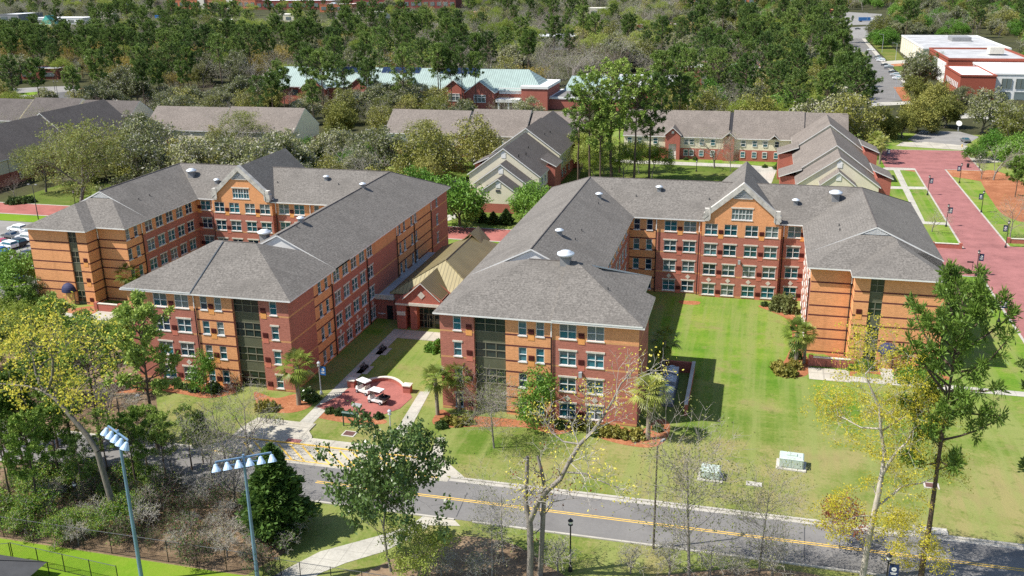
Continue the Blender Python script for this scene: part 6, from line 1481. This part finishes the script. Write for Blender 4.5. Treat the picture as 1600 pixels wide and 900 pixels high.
# chain-link fences
def fence(A, B, h, label, gap=3.05, name='chain_link_fence'):
    A, B = Vector((*A, 0)), Vector((*B, 0)); L = (B-A).length; rz = math.atan2((B-A).y, (B-A).x); r = empty(name, A, rz, label, 'fence'); n = max(1, round(L/gap))
    for k in range(n+1):
        p = MB(); p.tube([(L*k/n,0,0),(L*k/n,0,h+.05)], .045, 6); p.build('post', M_BLACK, r)
    q = MB(); q.bar((0,0,h), (L,0,h), .03); q.build('top_rail', M_RAIL, r); q = MB(); q.bar((0,0,.08), (L,0,.08), .02); q.build('bottom_rail', M_BLACK, r)
    w = MB(); st = .22
    for k in range(int((L+h)/st)):
        x0, x1 = k*st-h, k*st
        a, c = (max(x0,0), 0 if x0 >= 0 else -x0), (min(x1,L), h if x1 <= L else h-(x1-L)); w.tube([(a[0],0,a[1]),(c[0],0,c[1])], .0045, 3, cap=False)
        a, c = (max(x0,0), h if x0 >= 0 else h+x0), (min(x1,L), 0 if x1 <= L else x1-L); w.tube([(a[0],.01,a[1]),(c[0],.01,c[1])], .0045, 3, cap=False)
    w.build('wire_mesh', M_BLACK, r)
M_RAIL = plain('worn_rail', (.10,.10,.105), .5, .1)
fence((-70,-38.1), (-31.9,-38.1), 2.4, 'long black chain link fence between the thicket and the bright grass'); fence((-30.6,-37.8), (-18,-37.9), 2.0, 'black chain link fence right of the path at the bottom edge', 2.9)
fence((-31.3,-37.9), (-29.6,-37.6), 2.0, 'narrow chain link gate across the path at the bottom edge', 1.6, 'fence_gate'); fence((-56.6,-41.3), (-44,-42.3), 2.0, 'low black chain link fence round the covered pen at bottom left', 3.2); fence((-63,-44), (-56.7,-41.4), 2.0, 'black chain link fence section at the bottom left corner', 3.2)
# covered pen at the bottom left corner
r = empty('netted_canopy', (-56.5, -45.5, 0), 0, 'dark netted canopy at the bottom left corner', 'canopy'); c = MB()
for p, q in (((-5,-3,1.4),(5,-3,1.4)),((5,-3,1.4),(5,3,1.4)),((5,3,1.4),(-5,3,1.4)),((-5,3,1.4),(-5,-3,1.4))): c.poly([p, q, (0,0,2.9)])
c.build('net', M_DGREY, r); f = MB()
for x in (-5,5):
    for y in (-3,3): f.bar((x,y,0), (x,y,1.4), .05); f.bar((x,y,1.42), (0,0,2.95), .03)
f.build('frame', M_BLACK, r)
# golf carts
def golf_cart(label, loc, rz, bed):
    r = empty('golf_cart', loc, rz, label, 'golf cart', 'golf carts on the plaza'); b = MB()
    b.box(-1.15, 1.1, -.55, .55, .30, .48, 0); b.frustum(.72, 1.25, -.56, .56, .48, .92, .12, .05, 0); b.box(-.65, .05, -.55, .55, .48, .72, 0); b.frustum(-1.25, -.62, -.57, .57, .48, .82, .06, .04, 0)
    b.build('body', M_WHITE, r); s = MB(); s.box(-.6, .02, -.5, .5, .725, .86); s.box(-.68, -.56, -.5, .5, .865, 1.3); s.build('seat', M_STONE if not bed else M_DGREY, r)
    rf = MB(); rf.frustum(-.95, .95, -.6, .6, 1.86, 1.96, .06, .06); rf.build('canopy', M_WHITE, r); p = MB()
    for y in (-.5, .5): p.bar((.82,y,.9), (.62,y,1.87), .022); p.bar((-.72,y,.8), (-.7,y,1.87), .022)
    p.build('canopy_frame', M_BLACK, r); w = MB(); w.poly([(.80,-.48,.95),(.80,.48,.95),(.64,.48,1.8),(.64,-.48,1.8)]); w.build('windscreen', M_PANE, r)
    st = MB(); st.tube([(.72,.25,.8),(.42,.25,1.08)], .02, 5); st.tube([(.40,.10,1.02),(.34,.25,1.16),(.40,.40,1.02)], .018, 5); st.build('steering_wheel', M_BLACK, r)
    if bed:
        d = MB(); d.box(-1.75, -.72, -.58, .58, .83, .90); d.box(-1.75, -1.70, -.58, .58, .905, 1.15); d.box(-1.69, -.74, -.58, -.53, .905, 1.15); d.box(-1.69, -.74, .53, .58, .905, 1.15); d.build('cargo_bed', M_BLACK, r)
    for x in (-.85, .88):
        for y in (-.56, .56):
            t = MB(); t.tube([(x,y-.1,.24),(x,y+.1,.24)], .235, 14, 0); o = t.build('wheel', M_BLACK, r); h = MB(); h.tube([(x,y-.115,.24),(x,y+.115,.24)], .12, 10); h.build('hub', M_LGREY, o)
golf_cart('white golf cart with pale seat parked by the curved seat wall', at(570, 614), R(155), False); golf_cart('white golf cart with black cargo bed, nearer of the two on the plaza', at(590, 629), R(165), True)
# curved seat wall with two piers
r = empty('seat_wall', (-36, 4, 0), 0, 'curved brick seat wall with pale cap and two brick piers behind the golf carts', 'wall')
w = MB(); cpm = MB(); A = [(-39.6+7.0*k/14+36, .2+2.6*math.sin(math.pi*k/14)) for k in range(15)]
for k in range(14):
    (x0, y0), (x1, y1) = A[k], A[k+1]; w.add([(x0,y0,0),(x1,y1,0),(x1,y1,.5),(x0,y0,.5),(x0,y0+.4,0),(x1,y1+.4,0),(x1,y1+.4,.5),(x0,y0+.4,.5)], [(0,1,2,3),(5,4,7,6)])
    cpm.add([(x0,y0-.06,.5),(x1,y1-.06,.5),(x1,y1+.46,.5),(x0,y0+.46,.5),(x0,y0-.06,.62),(x1,y1-.06,.62),(x1,y1+.46,.62),(x0,y0+.46,.62)], [(4,5,6,7),(0,1,5,4),(2,3,7,6)])
w.build('brick_base', M_REDPLAIN, r); cpm.build('cap', M_STONE, r)
for x in (-40.3+36, -32.2+36):
    p = MB(); p.box(x-.5, x+.5, -.35, .6, 0, 1.0, 0); p.box(x-.6, x+.6, -.45, .7, 1.0, 1.14, 1); p.frustum(x-.52, x+.52, -.37, .62, 1.14, 1.26, .45, .42, 1); p.build('pier', [M_REDPLAIN, M_STONE], r)
# benches
def bench(u, v, rz, label):
    r = empty('park_bench', at(u, v), rz, label, 'bench', 'benches along the court walk')
    s = MB(); 
    for k in range(4): s.box(-.9, .9, -.25+k*.13, -.15+k*.13, .43, .47)
    s.build('seat', M_BLACK, r); b = MB()
    for k in range(3): b.box(-.9, .9, .28+k*.04, .31+k*.04, .55+k*.13, .64+k*.13)
    b.build('backrest', M_BLACK, r)
    for x in (-.8, .8): l = MB(); l.box(x-.04, x+.04, -.25, -.19, 0, .43); l.box(x-.04, x+.04, .22, .28, 0, .6); l.box(x-.04, x+.04, -.25, .28, .38, .42); l.build('leg', M_BLACK, r)
for u, v, lb in ((599,549,'black bench farther along the shaded court walk'),(570,578,'black bench nearer along the shaded court walk')):
    a = at(u, v); rect('bench_pad', a[0]-.8, a[0]+.9, a[1]-1.4, a[1]+1.4, .03, M_WALK); bench(u, v, R(90), lb)
bench(693, 556, R(-90), 'black bench against the corner of the right dormitory')
# bicycle racks
def rack(u, v, n, rz, label, bikes=0):
    r = empty('bike_rack', at(u, v), rz, label, 'bike rack')
    for k in range(n):
        x = (k-(n-1)/2)*.7; m = MB(); m.tube([(x,-.35,0),(x,-.35,.6)]+[(x,-.35*math.cos(t*math.pi/6),.6+.3*math.sin(t*math.pi/6)) for t in range(1,6)]+[(x,.35,.6),(x,.35,0)], .035, 6); m.build('loop', M_BLACK, r)
rack(423, 660, 6, R(-10), 'black hoop bike rack on the concrete by the bus bay'); rack(172, 484, 6, 0, 'black bike rack before the low brick wall of the left wing'); rack(1306, 575, 5, 0, 'black bike rack before the low brick wall of the right wing')
def bicycle(u, v, rz, label, m):
    r = empty('bicycle', at(u, v), rz, label, 'bicycle', 'bicycles at the bus bay rack')
    for x in (-.5, .5):
        t = MB(); t.tube([(x+.33*math.cos(a*math.pi/8),0,.34+.33*math.sin(a*math.pi/8)) for a in range(17)], .022, 5, cap=False); t.build('wheel', M_BLACK, r)
    f = MB(); f.bar((-.5,0,.34), (-.12,0,.78), .02); f.bar((-.12,0,.78), (.38,0,.82), .02); f.bar((.38,0,.82), (-.05,0,.32), .02); f.bar((-.05,0,.32), (-.5,0,.34), .02); f.bar((-.05,0,.32), (-.15,0,.9), .02); f.bar((.36,0,1.0), (.5,0,.34), .02); f.build('frame', m, r)
    s = MB(); s.box(-.28, -.04, -.06, .06, .9, .96); s.build('saddle', M_BLACK, r); h = MB(); h.bar((.36,-.26,1.02), (.36,.26,1.02), .018); h.build('handlebar', M_BLACK, r)
bicycle(419, 661, R(75), 'dark bicycle at the left end of the bus bay rack', M_DGREY); bicycle(436, 664, R(80), 'pale green bicycle at the right end of the bus bay rack', M_PALEG)
# low brick walls by the wing ends
def low_wall(x0, x1, y, h, label, t=.35):
    r = empty('low_wall', ((x0+x1)/2, y, 0), 0, label, 'wall'); w = MB(); L = (x1-x0)/2; w.box(-L, L, 0, t, 0, h); w.build('brickwork', M_REDPLAIN, r); c = MB(); c.box(-L-.05, L+.05, -.05, t+.05, h, h+.12); c.build('cap', M_STONE, r)
    for s in (-1, 1): p = MB(); p.box(s*L-.3 if s < 0 else L-.3, s*L+.3 if s < 0 else L+.3, -.1, t+.1, 0, h+.25); p.build('pier', M_REDPLAIN, r)
low_wall(20.9, 26.6, 25.0, 1.3, 'low brick screen wall behind the bike rack of the right wing'); low_wall(-95.2, -90.6, 23.2, 1.3, 'low brick screen wall behind the bike rack of the left wing')
low_wall(46.6, 51.8, 91.2, .9, 'low capped retaining wall at the junction left of the brick way'); low_wall(61.8, 68, 97.5, .9, 'low capped retaining wall at the junction right of the brick way')
for u, v in ((1258,562),(1276,565),(1295,566),(178,476),(185,476)):
    pass
# cabinets on the lawn
def cabinet(u0, v0, wx, dy, h, label, plain_top):
    b = at(u0, v0); r = empty('transformer_cabinet', b, R(-3), label, 'transformer'); p = MB(); p.box(-wx/2-.35, wx/2+.35, -dy/2-.35, dy/2+.35, 0, .14); p.build('pad', M_CONC, r)
    c = MB(); c.box(-wx/2, wx/2, -dy/2, dy/2, .14, h); c.frustum(-wx/2-.05, wx/2+.05, -dy/2-.05, dy/2+.05, h, h+.12, .12, .12); c.build('cabinet', M_PALEG, r)
    d = MB(); d.box(-wx/2+.1, -.03, -dy/2-.04, -dy/2-.002, .3, h-.1); d.box(.03, wx/2-.1, -dy/2-.04, -dy/2-.002, .3, h-.1); d.build('door', M_PALEG, r)
    if not plain_top: t = MB(); t.box(-wx*.22, wx*.22, -dy*.12, dy*.22, h+.121, h+.24); t.build('top_hatch', M_PALEG, r)
cabinet(1236, 728, 2.6, 1.7, 1.25, 'pale green transformer cabinet with raised hatch on the lawn, larger of two', False); cabinet(1110, 745, 2.1, 1.7, 1.05, 'square pale green transformer cabinet on the lawn near the road', True)
def slab_cover(name, u, v, w, d, label, m, fr=None, cat='drain'):
    r = empty(name, at(u, v), R(-2), label, cat)
    if fr: f = MB(); f.box(-w/2-.2, w/2+.2, -d/2-.2, d/2+.2, 0, .06); f.build('frame', fr, r)
    c = MB(); c.box(-w/2, w/2, -d/2, d/2, .062 if fr else 0, .10); c.build('cover', m, r)
GR = plain('rusty_grate', (.12,.06,.05), .8, .2)
slab_cover('drain_inlet', 546, 678, 1.3, 1.0, 'square rusty drain grate with pale frame on the lawn before the plaza', GR, M_CONC); slab_cover('drain_inlet', 1455, 759, 1.2, .9, 'rusty drain grate on the lawn behind the tall right pine', GR, M_CONC); slab_cover('drain_inlet', 9, 502, 1.4, .9, 'drain grate with pale frame at the left edge of the lawn', GR, M_CONC)
slab_cover('concrete_cover', 1178, 757, 1.7, .9, 'flat concrete cover on the lawn between the two cabinets', M_CONC); slab_cover('concrete_cover', 47, 490, .7, .5, 'small pale cover on the lawn before the left wing', M_CONC); slab_cover('concrete_cover', 318, 598, 1.2, .7, 'pale cover in the straw before the left dormitory', M_CONC)
r = empty('storm_inlet', at(1455, 836), R(0), 'concrete kerb storm inlet behind the tall right pine', 'drain'); c = MB(); c.box(-1.6, 1.6, 0, 1.2, 0, .22, 0); c.box(-1.3, 1.3, -.06, -.002, .02, .14, 1); c.build('inlet_slab', [M_CONC, M_BLACK], r)
# sign frame, plaque stand, small posts
r = empty('sign_frame', at(549, 667), R(-3), 'dark green post and beam sign frame on the lawn before the plaza', 'sign'); 
for x in (-1.05, 1.05): p = MB(); p.box(x-.06, x+.06, -.06, .06, 0, 1.75); p.build('post', M_GREENP, r)
p = MB(); p.box(-1.15, 1.15, -.09, .09, 1.76, 1.9); p.frustum(-1.15, 1.15, -.22, .22, 1.901, 2.05, .04, .14); p.build('beam', M_GREENP, r); p = MB(); p.box(-.98, .98, -.03, .03, 1.35, 1.74); p.build('panel', M_GREENP, r)
r = empty('plaque_stand', at(558, 645), R(-8), 'tilted information plaque on a post behind the round shrubs', 'sign'); p = MB(); p.box(-.05, .05, -.05, .05, 0, .95); p.build('post', M_BLACK, r); p = MB(); p.add([(-.65,-.3,.95),(.65,-.3,.95),(.65,.25,1.2),(-.65,.25,1.2),(-.65,-.3,1.02),(.65,-.3,1.02),(.65,.25,1.27),(-.65,.25,1.27)], [(0,3,2,1),(4,5,6,7),(0,1,5,4),(1,2,6,5),(2,3,7,6),(3,0,4,7)]); p.build('plaque', M_MGREY, r)
r = empty('road_sign', at(1518, 427), 0, 'black post with short cross board beside the row of round shrubs', 'sign'); p = MB(); p.bar((0,0,0), (0,0,2.2), .05); p.build('post', M_BLACK, r); p = MB(); p.box(-1.0, .1, -.05, .05, 2.0, 2.25); p.build('board', M_BLACK, r)
r = empty('red_post_sign', at(699, 660), 0, 'small red post sign beside the palms of the right dormitory', 'sign'); p = MB(); p.box(-.08, .08, -.08, .08, 0, 1.2); p.build('post', M_LOUV, r); p = MB(); p.box(-.4, .4, -.1, -.081, 1.0, 1.4); p.build('board', M_LOUV, r)
r = empty('satellite_dish', at(1497, 205), R(20), 'round white dish on a stand beside the drive at right', 'dish'); p = MB(); p.tube([(0,0,0),(0,.2,2.2)], .14, 8); p.build('stand', M_LGREY, r); p = MB(); dv = Vector((-.15,-.8,.55)).normalized()
p.tube([Vector((0,.2,2.4))+dv*q for q in (0,.08,.2,.4)], [.15,.5,.8,.95], 20); p.build('bowl', M_WHITE, r)
r = empty('litter_bin', at(1512, 262), 0, 'dark litter bin at the corner of the brick plaza', 'bin'); p = MB(); p.lathe([(.3,0),(.36,.9),(.38,.95)], 12); p.build('drum', M_BLACK, r); p = MB(); p.lathe([(.4,.96),(.3,1.15),(.05,1.25)], 12); p.build('lid', M_BLACK, r)
r = empty('fire_hydrant', at(1503, 230), 0, 'small yellow hydrant in the straw beyond the brick plaza', 'hydrant'); p = MB(); p.lathe([(.2,0),(.16,.1),(.14,.6),(.2,.62),(.12,.85),(.02,.9)], 10); p.build('barrel', M_YEL, r); p = MB(); p.tube([(-.24,0,.5),(.24,0,.5)], .07, 8); p.build('outlet', M_YEL, r)
# cooling units in their yard at the side of the right dormitory
r = empty('screen_wall', (3.6, 12, 0), 0, 'low grey yard wall round the cooling units beside the right dormitory', 'wall'); w = MB(); w.box(1.2, 1.5, -7, 7, 0, 1.6); w.box(-3.4, 1.19, 6.7, 7, 0, 1.6); w.build('masonry', M_REDPLAIN, r); w = MB(); w.box(1.12, 1.58, -7.05, 7.05, 1.6, 1.7); w.build('cap', M_CONC, r)
rect('yard_slab', .9, 3.2, 7.2, 16.6, .03, M_DKROOF)
for i, (x, y) in enumerate(((2.2,9),(2.2,12.5),(2.2,15.5))):
    r = empty('cooling_unit', (x, y, .03), 0, ('cooling unit in the walled yard, nearest the road','cooling unit in the middle of the walled yard','cooling unit at the far end of the walled yard')[i], 'cooling unit', 'cooling units'); c = MB(); c.box(-.9, .9, -1.1, 1.1, .05, 1.7); c.build('casing', M_LGREY, r)
    for y2 in (-.5, .5): f = MB(); f.lathe([(.42,1.7),(.42,1.95),(.36,1.95),(.34,1.75)], 14, (0,y2,0)); f.build('fan', M_ALU, r)
# cell tower far away
b = at(204, 33); r = empty('cell_tower', b, 0, 'tall dark pole tower rising past the top edge at left', 'tower'); p = MB(); p.tube([(0,0,0),(0,0,60)], [2.0,1.2], 10); p.build('mast', M_DKB, r) if False else p.build('mast', plain('dark_tower', (.04,.06,.07), .6, .1), r); p = MB()
for k in range(3): a = k*2.1; p.box(1.6*math.cos(a)-.3, 1.6*math.cos(a)+.3, 1.6*math.sin(a)-.3, 1.6*math.sin(a)+.3, 55, 59)
p.build('antenna', M_LGREY, r)
for u, v, t, lb in ((127,14,-10,'thin pale pole at the top left'),): 
    b = at(u, v); r = empty('utility_pole', b, 0, lb, 'pole'); p = MB(); p.tube([(0,0,0),(0,0,22)], .5, 6); p.build('pole', M_LGREY, r); p = MB(); p.box(-3, 3, -.3, .3, 19.5, 20.2); p.build('crossarm', M_LGREY, r)
for u, v, w_, lb, m in ((326,33,5,'teal roadside sign among far trees',M_TEAL),(389,36,5,'pale blue roadside sign among far trees',M_ALU),(249,37,4,'blue and white sign beside the far shops',M_BANB)):
    r = empty('shop_sign', at(u, v), 0, lb, 'sign'); p = MB(); p.box(-.5, .5, -.3, .3, 0, 7); p.build('post', M_MGREY, r); p = MB(); p.box(-w_, w_, -.4, -.301, 5.6, 8.6); p.build('board', m, r)
# vehicles
def car_meshes(kind):
    prof = {'sedan': [(-2.25,.45),(-2.25,.78),(-2.1,.95),(-1.35,1.0),(-.75,1.42),(.35,1.44),(1.05,1.0),(2.0,.86),(2.28,.66),(2.28,.4)], 'suv': [(-2.25,.5),(-2.28,.95),(-2.2,1.15),(-1.95,1.68),(-1.5,1.76),(.3,1.74),(1.0,1.22),(2.05,1.08),(2.28,.85),(2.28,.5)]}[kind]
    zb = {'sedan': .98, 'suv': 1.18}[kind]; w = {'sedan': .9, 'suv': .95}[kind]; b = MB(); n = len(prof)
    def wd(z): return w if z < zb else w - (z-zb)*.42
    L = [(x, -wd(z), z) for x, z in prof]; Rr = [(x, wd(z), z) for x, z in prof]
    b.poly(L[::-1]); b.poly(Rr)
    for i in range(n): j = (i+1) % n; b.poly([L[i], L[j], Rr[j], Rr[i]])
    body = b.mesh('car_body_'+kind, [M_CARW]); g = MB(); e = .012
    roof = [p for p in prof if p[1] > zb+.1]; i0 = prof.index(roof[0]); i1 = prof.index(roof[-1])
    def quad(a, c):
        (x0, z0), (x1, z1) = a, c; nx, nz = (z1-z0), -(x1-x0); l = math.hypot(nx, nz); nx, nz = nx/l*-e, nz/l*-e
        def at_(t): return (x0+(x1-x0)*t, z0+(z1-z0)*t)
        (xa, za), (xb, zb2) = at_(.1), at_(.9); g.poly([(xa+nx,-wd(za)+.1,za+nz),(xa+nx,wd(za)-.1,za+nz),(xb+nx,wd(zb2)-.1,zb2+nz),(xb+nx,-wd(zb2)+.1,zb2+nz)])
    quad(prof[i0-1], prof[i0]); quad(prof[i1], prof[i1+1])
    xs0, xs1, zt = roof[0][0]+.08, roof[-1][0]-.02, roof[0][1]-.1
    for s in (-1, 1):
        z0 = zb+.04; 
        for xa, xb in ((xs0-.25, (xs0+xs1)/2-.04), ((xs0+xs1)/2+.04, xs1+.42)):
            g.poly([(xa if xa > xs0 else xa, s*(wd(z0)+e), z0),(xb, s*(wd(z0)+e), z0),(min(xb, xs1), s*(wd(zt)+e), zt),(max(xa, xs0), s*(wd(zt)+e), zt)])
    glass_ = g.mesh('car_glass_'+kind, [M_PANE]); wh = MB(); wh.tube([(0,-.11,0),(0,.11,0)], .33, 14); rim = MB(); rim.tube([(0,-.125,0),(0,.125,0)], .20, 10); lt = MB(); lt.box(-.03, .03, -.2, .2, -.07, .07)
    return body, glass_, wh.mesh('tyre', [M_BLACK]), rim.mesh('rim', [M_LGREY]), lt.mesh('lamp', [M_ALU]), w, kind
M_CARW = plain('car_paint', (.75,.76,.77), .25, .02, 1, .6)
CARS = {k: car_meshes(k) for k in ('sedan', 'suv')}
PAINT = {n: plain('paint_'+n, c, .22, .02, 1, .6) for n, c in (('white',(.78,.79,.80)),('black',(.012,.012,.014)),('navy',(.012,.022,.07)),('red',(.35,.02,.05)),('grey',(.12,.125,.13)),('silver',(.50,.52,.54)),('blue',(.03,.12,.30)))}
def car(kind, paint, loc, rz, label, group):
    body, gl, ty, ri, lt, w, _ = CARS[kind]; r = empty('parked_car' if 'parked' in label else 'car', loc, rz, label, 'car', group); o = link('body', body, r); o.material_slots[0].link = 'OBJECT'; o.material_slots[0].material = PAINT[paint]; link('window', gl, r)
    for x in (-1.38, 1.38):
        for s in (-1, 1): t = link('wheel', ty, r, (x, s*(w-.1), .33)); link('rim', ri, t)
    for s in (-1, 1): link('headlight', lt, r, (2.27, s*.6, .72)); 
for kind, paint, u, v, dz, lb in (('suv','white',28,362,0,'white parked car at the far end of the left car park'),('sedan','grey',18,372,0,'grey parked car left of the white one in the left car park'),('sedan','red',3,383,0,'red parked car at the left edge of the car park'),('suv','white',41,376,0,'white parked car nearest the roof edge of the left wing'),('suv','white',48,368,0,'white parked car half hidden by the wing roof'),
        ('suv','black',27,384,0,'black parked car between two white ones at left'),('suv','white',13,388,0,'white parked car in front of the black one at left'),('sedan','blue',1,396,0,'blue parked car at the very left edge'),('suv','black',42,404,0,'large black parked car alone beside the grass island'),('sedan','white',50,425,0,'white parked car nearest the left wing wall'),('sedan','navy',22,438,0,'dark blue parked car under the round green tree')):
    car(kind, paint, at(u, v, .02), R(168), lb, 'cars in the left car park')
for kind, paint, u, v, lb in (('sedan','white',1361,79,'white parked car alone at the far end of the long car park'),('sedan','grey',1372,90,'grey parked car in the long car park, second from the far end'),('suv','white',1376,96,'white parked car in the far group of the long car park'),('sedan','black',1383,103,'black parked car midway along the long car park'),('suv','grey',1388,108,'dark grey parked car midway along the long car park'),('sedan','black',1395,114,'black parked car in the near group of the long car park'),('suv','silver',1398,119,'silver parked car in the near group of the long car park'),('suv','white',1402,124,'white parked car nearest the camera in the long car park'),('sedan','silver',1374,93,'silver parked car squeezed in the far group of the long car park'),('sedan','silver',1389,105,'pale parked car beside the dark grey one in the long car park')):
    car(kind, paint, at(u, v, .02), R(178), lb, 'cars in the long car park')
for paint, u, v, lb in (('black',1324,43,'black car driving through the far crossing, left'),('black',1340,46,'black car driving through the far crossing, right'),('black',1321,52,'black car waiting at the far crossing'),('grey',1508,222,'dark car on the drive at right')): car('sedan', paint, at(u, v, .02), R(100 if v > 50 else 10), lb, 'cars on the far roads')
b = at(1379, 950); r = lamp_post(hgt(b, 866), True, M_BLACK, 1); r.location = b; tag(r, 'black banner lamp cut off by the bottom edge below the yellow leaved tree', 'lamp post')
r = empty('delivery_truck', at(1352, 34, .02), R(4), 'blue and white truck in the forecourt beyond the crossing', 'truck'); p = MB(); p.box(-6, 4, -1.3, 1.3, .9, 4.0); p.build('box', PAINT['blue'], r); p = MB(); p.box(4.1, 6.4, -1.25, 1.25, .6, 3.0); p.build('cab', PAINT['white'], r)
for x in (-4.5,-3.4,5.2):
    for y in (-1.1,1.1): p = MB(); p.tube([(x,y-.15,.5),(x,y+.15,.5)], .5, 10); p.build('wheel', M_BLACK, r)
